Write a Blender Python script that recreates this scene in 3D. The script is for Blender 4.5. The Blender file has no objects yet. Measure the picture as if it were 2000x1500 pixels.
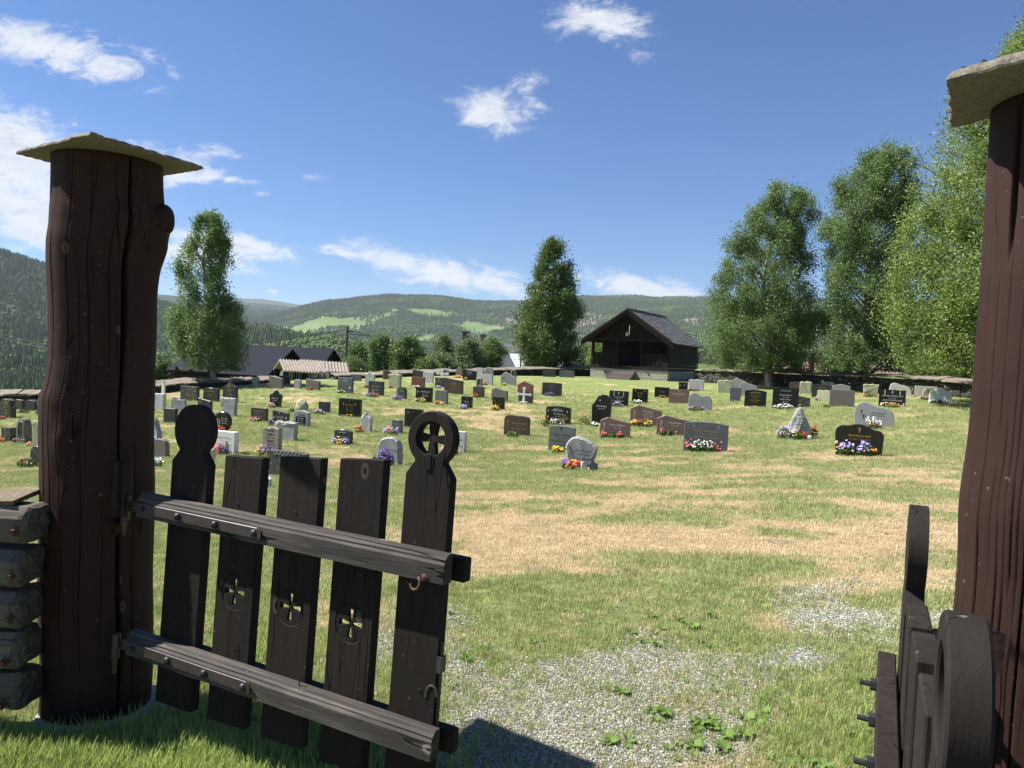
import bpy, bmesh, math, random
import numpy as np
from mathutils import Vector, Matrix, noise as mnoise
from mathutils.geometry import delaunay_2d_cdt
PI = math.pi
rnd = random.Random(7)
rng = np.random.default_rng(11)
S = bpy.context.scene
COL = S.collection

# ------------------------------------------------------------------ camera, light, exposure
EYE = 1.55
FOC = 1500.0                       # focal length in photo pixels (2000 wide)
PITCH = math.atan(50 / FOC)
ROLL = math.radians(2.8)
cf = Vector((0, math.cos(PITCH), -math.sin(PITCH)))
_r0 = Vector((1, 0, 0)); _u0 = Vector((0, math.sin(PITCH), math.cos(PITCH)))
cr = _r0 * math.cos(ROLL) + _u0 * math.sin(ROLL)
cu = -_r0 * math.sin(ROLL) + _u0 * math.cos(ROLL)
cam = bpy.data.cameras.new('camera'); cam_o = bpy.data.objects.new('camera', cam); COL.objects.link(cam_o)
cam.sensor_width = 36; cam.lens = 36 * FOC / 2000
cam.clip_start = 0.05; cam.clip_end = 60000
m = Matrix.Identity(4)
for i in range(3):
    m[i][0] = cr[i]; m[i][1] = cu[i]; m[i][2] = -cf[i]
m[2][3] = EYE
cam_o.matrix_world = m
S.camera = cam_o

SUN_EL = math.radians(52.0); SUN_AZ = math.radians(11.0)      # from the left, a little beyond square
sun_dir = Vector((-math.cos(SUN_EL) * math.cos(SUN_AZ), math.cos(SUN_EL) * math.sin(SUN_AZ), math.sin(SUN_EL)))
sl = bpy.data.lights.new('sun', 'SUN'); sl.energy = 5.0; sl.angle = math.radians(0.53); sl.color = (1.0, 0.955, 0.88)
sun_o = bpy.data.objects.new('sun', sl); COL.objects.link(sun_o)
sun_o.rotation_euler = (-sun_dir).to_track_quat('-Z', 'Y').to_euler()

W = bpy.data.worlds.new('World'); S.world = W; W.use_nodes = True
wt = W.node_tree; wt.nodes.clear()

class NB:
    """small helper for node trees"""
    def __init__(s, nt): s.nt = nt
    def new(s, t, ins=None, **kw):
        n = s.nt.nodes.new(t)
        for k, v in kw.items(): setattr(n, k, v)
        for k, v in (ins or {}).items():
            sk = n.inputs[k]
            if isinstance(v, bpy.types.NodeSocket): s.nt.links.new(v, sk)
            else: sk.default_value = v
        return n
    def math(s, op, a, b=0.0, c=0.0, clamp=False):
        return s.new('ShaderNodeMath', {0: a, 1: b, 2: c}, operation=op, use_clamp=clamp).outputs[0]
    def vmath(s, op, a, b=(0, 0, 0)):
        n = s.new('ShaderNodeVectorMath', {0: a, 1: b}, operation=op)
        return n.outputs['Value'] if op in ('LENGTH', 'DOT_PRODUCT') else n.outputs[0]
    def mapv(s, vec, loc=(0, 0, 0), rot=(0, 0, 0), scale=(1, 1, 1), kind='POINT'):
        return s.new('ShaderNodeMapping', {'Vector': vec, 'Location': loc, 'Rotation': rot, 'Scale': scale}, vector_type=kind).outputs[0]
    def noise(s, vec, scale, detail=4.0, rough=0.55, dist=0.0):
        return s.new('ShaderNodeTexNoise', {'Vector': vec, 'Scale': scale, 'Detail': detail, 'Roughness': rough, 'Distortion': dist}).outputs['Fac']
    def vor(s, vec, scale, feature='F1', out='Distance'):
        return s.new('ShaderNodeTexVoronoi', {'Vector': vec, 'Scale': scale}, feature=feature).outputs[out]
    def sstep(s, v, a, b, lo=0.0, hi=1.0):
        return s.new('ShaderNodeMapRange', {'Value': v, 'From Min': a, 'From Max': b, 'To Min': lo, 'To Max': hi}, interpolation_type='SMOOTHSTEP').outputs[0]
    def ramp(s, fac, stops):
        n = s.new('ShaderNodeValToRGB', {'Fac': fac}); e = n.color_ramp.elements
        while len(e) < len(stops): e.new(0.5)
        for k, (p, c) in enumerate(stops):
            e[k].position = p; e[k].color = (*c, 1) if len(c) == 3 else c
        return n.outputs[0]
    def mix(s, fac, a, b, blend='MIX'):
        n = s.new('ShaderNodeMix', data_type='RGBA', blend_type=blend)
        for k, v in ((0, fac), (6, a), (7, b)):
            if isinstance(v, bpy.types.NodeSocket): s.nt.links.new(v, n.inputs[k])
            else: n.inputs[k].default_value = v if k == 0 else ((*v, 1) if len(v) == 3 else v)
        return n.outputs[2]
    def bump(s, h, strength=0.5, dist=0.01, normal=None):
        d = {'Height': h, 'Strength': strength, 'Distance': dist}
        if normal is not None: d['Normal'] = normal
        return s.new('ShaderNodeBump', d).outputs[0]
    def attr(s, name):
        return s.new('ShaderNodeAttribute', attribute_name=name).outputs['Fac']

def ray(px, py):
    return cf + cr * ((px - 1000) / FOC) - cu * ((py - 750) / FOC)
def at_depth(px, py, d):
    return Vector((0, 0, EYE)) + ray(px, py) * d
def at_z(px, py, z):
    v = ray(px, py); return Vector((0, 0, EYE)) + v * ((z - EYE) / v.z)
def to_px(x, y, z):
    z = z - EYE
    dd = x * cf.x + y * cf.y + z * cf.z
    dd = np.maximum(dd, 0.05)
    return (1000 + FOC * (x * cr.x + y * cr.y + z * cr.z) / dd, 750 - FOC * (x * cu.x + y * cu.y + z * cu.z) / dd, dd)
def hor(px): return 700 + (px - 1000) * 0.0489

# sky: physical sky plus clouds laid out by direction
nb = NB(wt)
sky = nb.new('ShaderNodeTexSky', sky_type='NISHITA')
sky.sun_disc = False; sky.sun_elevation = SUN_EL
sky.sun_rotation = math.atan2(sun_dir.x, sun_dir.y)
sky.altitude = 600; sky.air_density = 1.0; sky.dust_density = 0.25; sky.ozone_density = 2.2
SKY_STR = 0.050
skyc = nb.vmath('MULTIPLY', sky.outputs[0], (SKY_STR * .62, SKY_STR * .82, SKY_STR * 1.11))   # camera white balance
geo = nb.new('ShaderNodeTexCoord').outputs['Generated']
sep = nb.new('ShaderNodeSeparateXYZ', {0: geo})
dy = nb.math('MAXIMUM', nb.math('ABSOLUTE', sep.outputs[1]), 0.12)
uu = nb.math('DIVIDE', sep.outputs[0], dy); vv = nb.math('DIVIDE', sep.outputs[2], dy)
uv = nb.new('ShaderNodeCombineXYZ', {0: uu, 1: vv, 2: nb.math('MULTIPLY', nb.sstep(sep.outputs[1], -0.05, 0.05), 1.0)}).outputs[0]
wisp = nb.noise(nb.mapv(uv, scale=(1.0, 1.9, 1)), 15.0, 9, 0.66, 0.8)
fine = nb.noise(nb.mapv(uv, loc=(3, 1, 0), scale=(1.0, 1.7, 1)), 60.0, 6, 0.65, 0.5)
# (px, py, half-width, half-height, tilt degrees, strength)
CLOUDS = [(110, 95, 215, 38, 9, 1.15), (60, 60, 110, 30, 5, .8), (230, 125, 120, 22, 10, .75),
          (1175, 45, 95, 38, 4, 1.2), (1215, 65, 60, 30, 30, .8), (1090, 48, 50, 14, -6, .6), (960, 222, 72, 33, 12, 1.35), (1035, 158, 48, 20, -20, .6), (870, 200, 30, 14, 30, .5), (1045, 205, 34, 12, 20, .5), (915, 120, 20, 8, 0, .35),
          (30, 290, 190, 75, 12, 1.3), (60, 400, 170, 60, 6, 1.25), (40, 350, 160, 70, 5, 1.2), (60, 240, 130, 30, 14, .8), (50, 455, 140, 30, 5, 1.0), (330, 310, 110, 26, 6, .8), (360, 345, 110, 18, -8, .9), (440, 300, 60, 14, 12, .55), (450, 350, 60, 9, 3, .8), (510, 378, 18, 7, 0, .8), (610, 345, 50, 10, -3, .55),
          (440, 475, 150, 22, 3, 1.3), (380, 500, 110, 30, 0, 1.1), (520, 500, 60, 14, 6, .9), (640, 494, 40, 7, 0, .9), (560, 470, 30, 6, 5, .6),
          (680, 495, 60, 13, 4, 1.0), (780, 512, 95, 26, 8, 1.35), (870, 535, 125, 26, 8, 1.3), (960, 556, 95, 18, 6, 1.0), (960, 525, 80, 14, 8, .75), (1250, 560, 115, 24, 6, 1.35), (1170, 545, 50, 13, 10, .7), (1330, 570, 60, 14, 2, .9), (530, 568, 20, 5, 0, .8), (525, 574, 30, 4, 0, .5), (100, 520, 14, 4, 0, .8),
          (2500, 500, 300, 40, -4, .8), (-600, 250, 420, 90, 8, 1.0), (-500, 480, 350, 50, 2, .9), (2700, 150, 200, 50, -6, .7)]
cl = None
for (px, py, hw, hh, tilt, stg) in CLOUDS:
    d = ray(px, py); u0, v0 = d.x / d.y, d.z / d.y
    loc = nb.mapv(uv, loc=(u0, v0, 1), rot=(0, 0, -math.radians(tilt) - ROLL), scale=(hw / FOC * 1.55, hh / FOC * 1.75, 1), kind='TEXTURE')
    q = nb.math('MULTIPLY_ADD', nb.vmath('LENGTH', loc), -stg, stg)
    cl = q if cl is None else nb.math('MAXIMUM', cl, q)
ncl = nb.math('ADD', nb.math('MULTIPLY_ADD', wisp, 2.9, -1.45), nb.math('MULTIPLY_ADD', fine, 0.9, -0.45))
dens = nb.math('ADD', cl, nb.math('MULTIPLY_ADD', ncl, 0.75, -0.36))
front = nb.sstep(sep.outputs[1], 0.02, 0.1)
cmask = nb.math('MULTIPLY', nb.sstep(dens, -0.12, 0.72), front)
cmask = nb.math('MULTIPLY', cmask, 0.93)
shade = nb.noise(nb.mapv(uv, loc=(0, 0.012, 0), scale=(1.0, 3.0, 1)), 20.0, 5, 0.6)
core = nb.math('MULTIPLY', nb.sstep(dens, 0.35, 1.1), nb.sstep(shade, 0.38, 0.62, 1.0, 0.0))
ccol = nb.mix(core, (0.39, 0.40, 0.42), (0.27, 0.30, 0.345))
wcol = nb.mix(cmask, skyc, ccol)
bg = nb.new('ShaderNodeBackground', {'Color': wcol, 'Strength': 1.0})
wt.links.new(bg.outputs[0], nb.new('ShaderNodeOutputWorld').inputs[0])

S.view_settings.view_transform = 'Standard'; S.view_settings.look = 'None'
S.view_settings.exposure = 1.25; S.view_settings.gamma = 1.0; S.view_settings.use_curve_mapping = False
S.cycles.max_bounces = 6; S.cycles.diffuse_bounces = 3; S.cycles.glossy_bounces = 3
S.cycles.transmission_bounces = 4; S.cycles.volume_bounces = 0; S.cycles.transparent_max_bounces = 8
S.cycles.use_denoising = True
S.cycles.sample_clamp_indirect = 4

# ------------------------------------------------------------------ helpers
def tag(o, label=None, cat=None, group=None, kind=None):
    if label: o['label'] = label
    if cat: o['category'] = cat
    if group: o['group'] = group
    if kind: o['kind'] = kind
    return o
def empty(name, loc, rz=0.0, label=None, cat=None, group=None):
    o = bpy.data.objects.new(name, None); COL.objects.link(o); o.empty_display_size = 0.2
    o.location = loc; o.rotation_euler = (0, 0, rz)
    return tag(o, label, cat, group)
def link(name, me, parent=None, mat=None, smooth=False, **kw):
    o = bpy.data.objects.new(name, me); COL.objects.link(o)
    if mat is not None and len(me.materials) == 0: me.materials.append(mat)
    if parent is not None: o.parent = parent
    if smooth: me.polygons.foreach_set('use_smooth', [True] * len(me.polygons))
    return tag(o, **kw)
def mesh_np(name, V, F4, attrs=None, mats=()):
    """V (n,3), F4 (m,k) constant k"""
    V = np.asarray(V, dtype=np.float32); F4 = np.asarray(F4, dtype=np.int32)
    me = bpy.data.meshes.new(name)
    me.vertices.add(len(V)); me.vertices.foreach_set('co', V.ravel())
    k = F4.shape[1]
    me.loops.add(F4.size); me.loops.foreach_set('vertex_index', F4.ravel())
    me.polygons.add(len(F4)); me.polygons.foreach_set('loop_start', np.arange(0, F4.size, k, dtype=np.int32))
    for an, (dom, arr) in (attrs or {}).items():
        a = me.attributes.new(an, 'FLOAT', dom); a.data.foreach_set('value', np.asarray(arr, dtype=np.float32))
    for mt in mats: me.materials.append(mt)
    me.update(calc_edges=True)
    return me
class MB:
    def __init__(s): s.v = []; s.f = []
    def quad(s, a, b, c, d): n = len(s.v); s.v += [a, b, c, d]; s.f.append((n, n + 1, n + 2, n + 3))
    def box(s, x0, x1, y0, y1, z0, z1, j=0.0):
        n = len(s.v)
        for z in (z0, z1):
            for (x, y) in ((x0, y0), (x1, y0), (x1, y1), (x0, y1)):
                s.v.append((x + rnd.uniform(-j, j), y + rnd.uniform(-j, j), z + rnd.uniform(-j, j)))
        s.f += [(n + 3, n + 2, n + 1, n), (n + 4, n + 5, n + 6, n + 7), (n, n + 1, n + 5, n + 4), (n + 1, n + 2, n + 6, n + 5), (n + 2, n + 3, n + 7, n + 6), (n + 3, n, n + 4, n + 7)]
        return s
    def tube(s, pts, rad, seg=8, cap=True):
        pts = [Vector(p) for p in pts]; n0 = len(s.v)
        for i, p in enumerate(pts):
            t = (pts[min(i + 1, len(pts) - 1)] - pts[max(i - 1, 0)]).normalized()
            a = t.orthogonal().normalized() if i == 0 else (s._a - t * s._a.dot(t)).normalized()
            s._a = a; b = t.cross(a)
            r = rad[i] if isinstance(rad, (list, tuple)) else rad
            for k in range(seg):
                th = 2 * PI * k / seg
                s.v.append(tuple(p + (a * math.cos(th) + b * math.sin(th)) * r))
        for i in range(len(pts) - 1):
            for k in range(seg):
                k2 = (k + 1) % seg
                s.f.append((n0 + i * seg + k, n0 + i * seg + k2, n0 + (i + 1) * seg + k2, n0 + (i + 1) * seg + k))
        if cap:
            s.f.append(tuple(n0 + k for k in reversed(range(seg))))
            s.f.append(tuple(n0 + (len(pts) - 1) * seg + k for k in range(seg)))
        return s
    def prism(s, poly, z0, z1, axis='y', bevel=0.0):
        """extrude 2D poly (list of (a,b)) between z0 and z1 along an axis; poly lies in xz when axis=='y'"""
        def P(a, b, c): return (a, c, b) if axis == 'y' else ((a, b, c) if axis == 'z' else (c, a, b))
        cx = sum(p[0] for p in poly) / len(poly); cy = sum(p[1] for p in poly) / len(poly)
        def inset(p):
            dx, dy = cx - p[0], cy - p[1]; l = math.hypot(dx, dy) or 1
            return (p[0] + dx / l * bevel, p[1] + dy / l * bevel)
        n = len(poly); rings = []
        lv = [(z0, 0), (z1, 0)] if not bevel else [(z0, 1), (z0 + bevel, 0), (z1 - bevel, 0), (z1, 1)]
        for (z, ins) in lv:
            rings.append(len(s.v))
            for p in poly:
                q = inset(p) if ins else p
                s.v.append(P(q[0], q[1], z))
        for a, b in zip(rings, rings[1:]):
            for k in range(n):
                k2 = (k + 1) % n; s.f.append((a + k, a + k2, b + k2, b + k))
        s.f.append(tuple(rings[0] + k for k in reversed(range(n)))); s.f.append(tuple(rings[-1] + k for k in range(n)))
        return s
    def disc(s, c, nrm, r, seg=6, cup=0.0):
        c = Vector(c); nrm = Vector(nrm).normalized(); a = nrm.orthogonal().normalized(); b = nrm.cross(a)
        n = len(s.v); s.v.append(tuple(c - nrm * cup))
        for k in range(seg):
            th = 2 * PI * k / seg; s.v.append(tuple(c + (a * math.cos(th) + b * math.sin(th)) * r))
        for k in range(seg): s.f.append((n, n + 1 + k, n + 1 + (k + 1) % seg))
        return s
    def mesh(s, name):
        me = bpy.data.meshes.new(name); me.from_pydata([tuple(v) for v in s.v], [], s.f); me.update(); return me
    def build(s, name, mat, parent=None, smooth=False, fix=True, **kw):
        me = s.mesh(name)
        if fix:
            bm = bmesh.new(); bm.from_mesh(me); bmesh.ops.recalc_face_normals(bm, faces=bm.faces); bm.to_mesh(me); bm.free()
        return link(name, me, parent, mat, smooth, **kw)
def plate(outline, holes, t0, t1):
    """board with holes: outline and holes are 2D (x,z) loops; thickness along y from t0 to t1"""
    pts = []; edges = []
    for lp in [outline] + list(holes):
        n = len(pts); pts += [Vector(p) for p in lp]
        edges += [(n + k, n + (k + 1) % len(lp)) for k in range(len(lp))]
    vo, eo, fo, _, _, _ = delaunay_2d_cdt(pts, edges, [], 0, 1e-6)
    def inside(p, poly):
        c = False; j = len(poly) - 1
        for i in range(len(poly)):
            if (poly[i][1] > p[1]) != (poly[j][1] > p[1]) and p[0] < (poly[j][0] - poly[i][0]) * (p[1] - poly[i][1]) / (poly[j][1] - poly[i][1]) + poly[i][0]: c = not c
            j = i
        return c
    mb = MB(); nv = len(vo)
    mb.v = [(v.x, t0, v.y) for v in vo] + [(v.x, t1, v.y) for v in vo]
    cnt = {}
    for f in fo:
        c = sum((vo[i] for i in f), Vector((0, 0))) / len(f)
        if not inside(c, outline) or any(inside(c, h) for h in holes): continue
        mb.f.append(tuple(f)); mb.f.append(tuple(nv + i for i in reversed(f)))
        for k in range(len(f)):
            e = tuple(sorted((f[k], f[(k + 1) % len(f)]))); cnt[e] = cnt.get(e, 0) + 1
    for (a, b), n in cnt.items():
        if n == 1: mb.f.append((a, b, nv + b, nv + a))
    return mb

# ------------------------------------------------------------------ materials
def new_mat(name, rough=0.7, spec=0.3):
    mt = bpy.data.materials.new(name); mt.use_nodes = True
    b = NB(mt.node_tree); b.p = mt.node_tree.nodes['Principled BSDF']
    b.p.inputs['Roughness'].default_value = rough; b.p.inputs['Specular IOR Level'].default_value = spec
    b.m = mt; b.obj = b.new('ShaderNodeTexCoord').outputs['Object']
    def col(c): mt.node_tree.links.new(c, b.p.inputs['Base Color']) if isinstance(c, bpy.types.NodeSocket) else setattr(b.p.inputs['Base Color'], 'default_value', (*c, 1))
    def nrm(c): mt.node_tree.links.new(c, b.p.inputs['Normal'])
    b.col, b.nrm = col, nrm
    return b
def scalec(c, k): return tuple(min(1, x * k) for x in c)
def mat_wood(name, c, axis='z', light=1.7, dark=0.45, cracks=0.5, rough=0.75, bumpd=0.004, grain=1.0, knots=False):
    b = new_mat(name, rough, 0.12)
    sc = {'z': (22, 22, 1.4), 'x': (1.4, 22, 22), 'y': (22, 1.4, 22)}[axis]
    rndv = b.new('ShaderNodeObjectInfo').outputs['Random']
    off = b.new('ShaderNodeCombineXYZ', {0: b.math('MULTIPLY', rndv, 31.0), 1: b.math('MULTIPLY', rndv, 17.0), 2: b.math('MULTIPLY', rndv, 23.0)}).outputs[0]
    v0 = b.vmath('ADD', b.obj, off)
    v = b.mapv(v0, scale=tuple(x * grain for x in sc))
    g1 = b.noise(v, 1.0, 5, 0.6, 0.3); g2 = b.noise(v, 5.0, 4, 0.6)
    big = b.noise(v0, 2.3, 4, 0.6)
    base = b.ramp(b.math('ADD', b.math('MULTIPLY', g1, 0.65), b.math('MULTIPLY', g2, 0.35)), [(0.25, scalec(c, dark)), (0.5, c), (0.78, scalec(c, light))])
    base = b.mix(b.sstep(big, 0.35, 0.75), base, scalec(c, 0.7))
    cv = b.mapv(v0, scale=tuple(x * 0.55 for x in sc))
    cn = b.noise(cv, 1.0, 2, 0.5, 0.15)
    line = b.sstep(b.math('ABSOLUTE', b.math('SUBTRACT', cn, 0.5)), 0.0, 0.012)
    msk = b.sstep(b.noise(cv, 0.6, 2), 0.42, 0.6)
    line = b.math('MAXIMUM', line, b.math('SUBTRACT', 1.0, b.math('MULTIPLY', msk, cracks * 2, clamp=True)))
    base = b.mix(line, scalec(c, 0.12), base)
    fle = b.sstep(b.noise(v0, 55.0, 2, 0.5), 0.70, 0.76)
    base = b.mix(b.math('MULTIPLY', fle, 0.35), base, (0.24, 0.22, 0.18))
    if knots:
        ks = {'z': (5.5, 5.5, 3.2), 'x': (3.2, 5.5, 5.5), 'y': (5.5, 3.2, 5.5)}[axis]
        kd = b.vor(b.mapv(v0, scale=ks), 1.0); kr = b.math('MULTIPLY', b.sstep(kd, 0.10, 0.075), b.sstep(kd, 0.02, 0.05))
        base = b.mix(b.math('MULTIPLY', kr, 0.75), base, scalec(c, 3.6)); base = b.mix(b.sstep(kd, 0.045, 0.03), base, scalec(c, 0.3))
    b.col(base)
    h = b.math('ADD', b.math('MULTIPLY', g2, 0.35), b.math('ADD', b.math('MULTIPLY', g1, 0.3), b.math('MULTIPLY', line, 0.6)))
    b.nrm(b.bump(h, 0.7, bumpd))
    return b.m
def mat_plain(name, c, rough=0.6, var=0.25, scale=12.0, bumpd=0.0, metal=0.0, spec=0.4):
    b = new_mat(name, rough, spec)
    n = b.noise(b.obj, scale, 5, 0.6)
    b.col(b.mix(b.sstep(n, 0.3, 0.7), scalec(c, 1 - var), scalec(c, 1 + var)))
    b.p.inputs['Metallic'].default_value = metal
    if bumpd: b.nrm(b.bump(b.noise(b.obj, scale * 3, 5, 0.65), 0.6, bumpd))
    return b.m
def mat_stone(name, c, rough=0.6, speck=0.3, lichen=0.0, bumpd=0.002, spec=0.4, lc=(0.34, 0.36, 0.16), stain=0.25):
    b = new_mat(name, rough, spec)
    wp = b.new('ShaderNodeNewGeometry').outputs['Position']
    sp = b.noise(wp, 90.0, 3, 0.7)
    base = b.ramp(sp, [(0.35, scalec(c, 1 - speck)), (0.5, c), (0.65, scalec(c, 1 + speck))])
    st = b.noise(wp, 3.2, 6, 0.65)
    base = b.mix(b.math('MULTIPLY', b.sstep(st, 0.45, 0.7), stain), base, scalec(c, 0.5))
    if lichen:
        l1 = b.sstep(b.noise(wp, 9.0, 7, 0.7, 0.5), 0.62 - 0.3 * lichen, 0.70 - 0.22 * lichen)
        base = b.mix(b.math('MULTIPLY', l1, 0.85), base, lc)
        l2 = b.sstep(b.noise(wp, 14.0, 6, 0.7), 0.66, 0.72)
        base = b.mix(l2, base, (0.07, 0.07, 0.055))
    b.col(base)
    b.nrm(b.bump(b.math('ADD', b.noise(wp, 18.0, 7, 0.65), b.math('MULTIPLY', sp, 0.3)), 0.7, bumpd))
    return b.m
def mat_leaf(name, c1, c2, trans=0.35, hue=None):
    b = new_mat(name, 0.5, 0.35)
    r = b.attr('rnd')
    wp = b.new('ShaderNodeNewGeometry').outputs['Position']
    big = b.sstep(b.noise(wp, 0.9, 3, 0.6), 0.35, 0.65)
    col = b.mix(r, c1, c2)
    col = b.mix(b.math('MULTIPLY', big, 0.45), col, scalec(c2, 1.15))
    b.col(col)
    tr = b.new('ShaderNodeBsdfTranslucent', {'Color': b.mix(0.5, col, (0.15, 0.25, 0.045))})
    mx = b.new('ShaderNodeMixShader', {0: trans, 1: b.p.outputs[0], 2: tr.outputs[0]})
    b.nt.links.new(mx.outputs[0], b.nt.nodes['Material Output'].inputs[0])
    return b.m

M = {}
M['post'] = mat_wood('brown_stained_log', (0.037, 0.0190, 0.0155), 'z', 1.35, 0.68, 0.9, 0.75, 0.004, 1.6, True)
M['gate'] = mat_wood('dark_gate_board', (0.022, 0.0175, 0.0155), 'z', 1.5, 0.6, 0.45, 0.8, 0.003, 1.6, True)
M['rail'] = mat_wood('weathered_gate_rail', (0.062, 0.055, 0.050), 'x', 2.6, 0.3, 0.9, 0.7, 0.005, 1.3, True)
M['log'] = mat_wood('grey_weathered_log', (0.145, 0.125, 0.10), 'x', 1.5, 0.4, 0.8, 0.85, 0.007)
M['logend'] = mat_stone('log_end_grain', (0.085, 0.073, 0.058), 0.9, 0.5, 0.1, 0.008, lc=(0.2, 0.18, 0.14))
M['iron'] = mat_plain('painted_iron', (0.045, 0.034, 0.034), 0.45, 0.2, 30, 0.0006, 0.0)
M['rust'] = mat_plain('rusty_iron', (0.11, 0.055, 0.035), 0.7, 0.4, 60, 0.001, 0.3)
M['bolt'] = mat_plain('grey_bolt', (0.035, 0.036, 0.042), 0.5, 0.3, 50, 0.0008, 0.5)
M['cap'] = mat_stone('slate_cap', (0.135, 0.12, 0.095), 0.85, 0.4, 0.15, 0.006, lc=(0.19, 0.175, 0.12))
M['concrete'] = mat_stone('concrete', (0.33, 0.32, 0.29), 0.9, 0.2, 0.2, 0.004)
M['black'] = mat_stone('polished_black_granite', (0.011, 0.012, 0.011), 0.22, 0.3, 0, 0.0002, 0.5, stain=0.1)
M['dark'] = mat_stone('dark_granite', (0.035, 0.035, 0.034), 0.4, 0.5, 0, 0.0006, 0.4)
M['darkl'] = mat_stone('dark_granite_lichen', (0.05, 0.05, 0.044), 0.7, 0.5, 0.25, 0.003)
M['blue'] = mat_stone('blue_grey_granite', (0.10, 0.105, 0.115), 0.4, 0.6, 0, 0.0006)
M['grey'] = mat_stone('grey_granite', (0.27, 0.27, 0.265), 0.65, 0.4, 0.0, 0.002)
M['lgrey'] = mat_stone('light_grey_granite', (0.42, 0.42, 0.41), 0.65, 0.3, 0.0, 0.002)
M['green'] = mat_stone('green_grey_slate', (0.13, 0.145, 0.13), 0.6, 0.25, 0.0, 0.001)
M['brown'] = mat_stone('brown_granite', (0.15, 0.095, 0.078), 0.45, 0.25, 0, 0.0006)
M['dbrown'] = mat_stone('dark_brown_granite', (0.065, 0.045, 0.035), 0.45, 0.3, 0, 0.0006)
M['red'] = mat_stone('red_granite', (0.19, 0.075, 0.052), 0.5, 0.35, 0, 0.0006)
M['gbrown'] = mat_stone('grey_brown_granite', (0.16, 0.135, 0.115), 0.7, 0.3, 0.0, 0.002)
M['lichen'] = mat_stone('lichen_covered_stone', (0.30, 0.30, 0.265), 0.9, 0.35, 0.75, 0.012, lc=(0.36, 0.37, 0.20))
M['rock'] = mat_stone('rough_field_stone', (0.31, 0.31, 0.29), 0.9, 0.35, 0.3, 0.012)
M['pink'] = mat_stone('pinkish_grey_granite', (0.26, 0.225, 0.20), 0.8, 0.45, 0.15, 0.004)
M['white'] = mat_stone('white_marble', (0.66, 0.66, 0.64), 0.5, 0.08, 0, 0.0005, stain=0.1)
M['ltwhite'] = mat_stone('pale_granite', (0.48, 0.49, 0.48), 0.6, 0.15, 0, 0.001)
M['rockface'] = mat_stone('grey_stone_rough_edge', (0.30, 0.30, 0.29), 0.8, 0.4, 0.12, 0.006)
M['gold'] = mat_plain('gold_lettering', (0.42, 0.27, 0.07), 0.4, 0.1, 30, 0, 0.3)
M['wtext'] = mat_plain('white_lettering', (0.55, 0.55, 0.52), 0.6, 0.1)
M['gtext'] = mat_plain('grey_lettering', (0.24, 0.24, 0.23), 0.6, 0.1)
M['btext'] = mat_plain('black_lettering', (0.012, 0.012, 0.012), 0.5, 0.1)
M['whitep'] = mat_plain('white_paint', (0.72, 0.72, 0.70), 0.5, 0.06)
M['hutwood'] = mat_wood('tarred_hut_wood', (0.020, 0.0135, 0.012), 'z', 1.6, 0.5, 0.4, 0.7, 0.004)
M['hutbeam'] = mat_wood('tarred_hut_beam', (0.030, 0.021, 0.019), 'x', 1.6, 0.5, 0.4, 0.7, 0.004)
M['slate'] = mat_stone('roof_slate', (0.115, 0.118, 0.12), 0.7, 0.35, 0.15, 0.004, lc=(0.17, 0.17, 0.14))
def mat_slate():
    b = new_mat('roof_slates', .7, .3); r = b.new('ShaderNodeNewGeometry').outputs['Random Per Island']; wp = b.new('ShaderNodeNewGeometry').outputs['Position']
    c = b.ramp(r, [(0, (.05, .052, .055)), (.5, (.10, .103, .105)), (1, (.17, .17, .165))]); b.col(b.mix(b.math('MULTIPLY', b.sstep(b.noise(wp, 6, 5, .7), .5, .65), .5), c, (.16, .155, .11))); b.nrm(b.bump(b.noise(wp, 30, 4, .6), .5, .004)); return b.m
M['slates'] = mat_slate()
M['foundation'] = mat_stone('foundation_block', (0.36, 0.335, 0.27), 0.9, 0.25, 0.0, 0.006)
M['wallstone'] = mat_stone('dry_wall_stone', (0.035, 0.033, 0.030), 0.9, 0.4, 0.2, 0.02)  # near-black: shade on the wall's face is put into the stone colour
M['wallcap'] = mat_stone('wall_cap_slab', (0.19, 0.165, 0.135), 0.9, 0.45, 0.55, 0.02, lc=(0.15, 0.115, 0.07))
M['roofdark'] = mat_stone('dark_sheet_roof', (0.018, 0.021, 0.030), 0.9, 0.12, 0, 0.001, 0.1)
M['tileroof'] = mat_plain('pale_ribbed_roof', (0.25, 0.215, 0.18), 0.7, 0.15, 3)
M['barnroof'] = mat_plain('light_metal_roof', (0.50, 0.53, 0.56), 0.5, 0.05)
M['redwall'] = mat_plain('red_brown_wall', (0.10, 0.03, 0.022), 0.8, 0.2)
M['pole'] = mat_wood('grey_pole_wood', (0.11, 0.10, 0.085), 'z')
M['redpole'] = mat_wood('red_brown_pole', (0.085, 0.033, 0.024), 'z')
M['wire'] = mat_plain('cable', (0.02, 0.02, 0.02), 0.6)
M['glass'] = mat_plain('dark_window_glass', (0.02, 0.025, 0.03), 0.1, 0.1)
M['brick'] = mat_stone('chimney_brick', (0.20, 0.10, 0.07), 0.9, 0.3, 0, 0.004)
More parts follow.
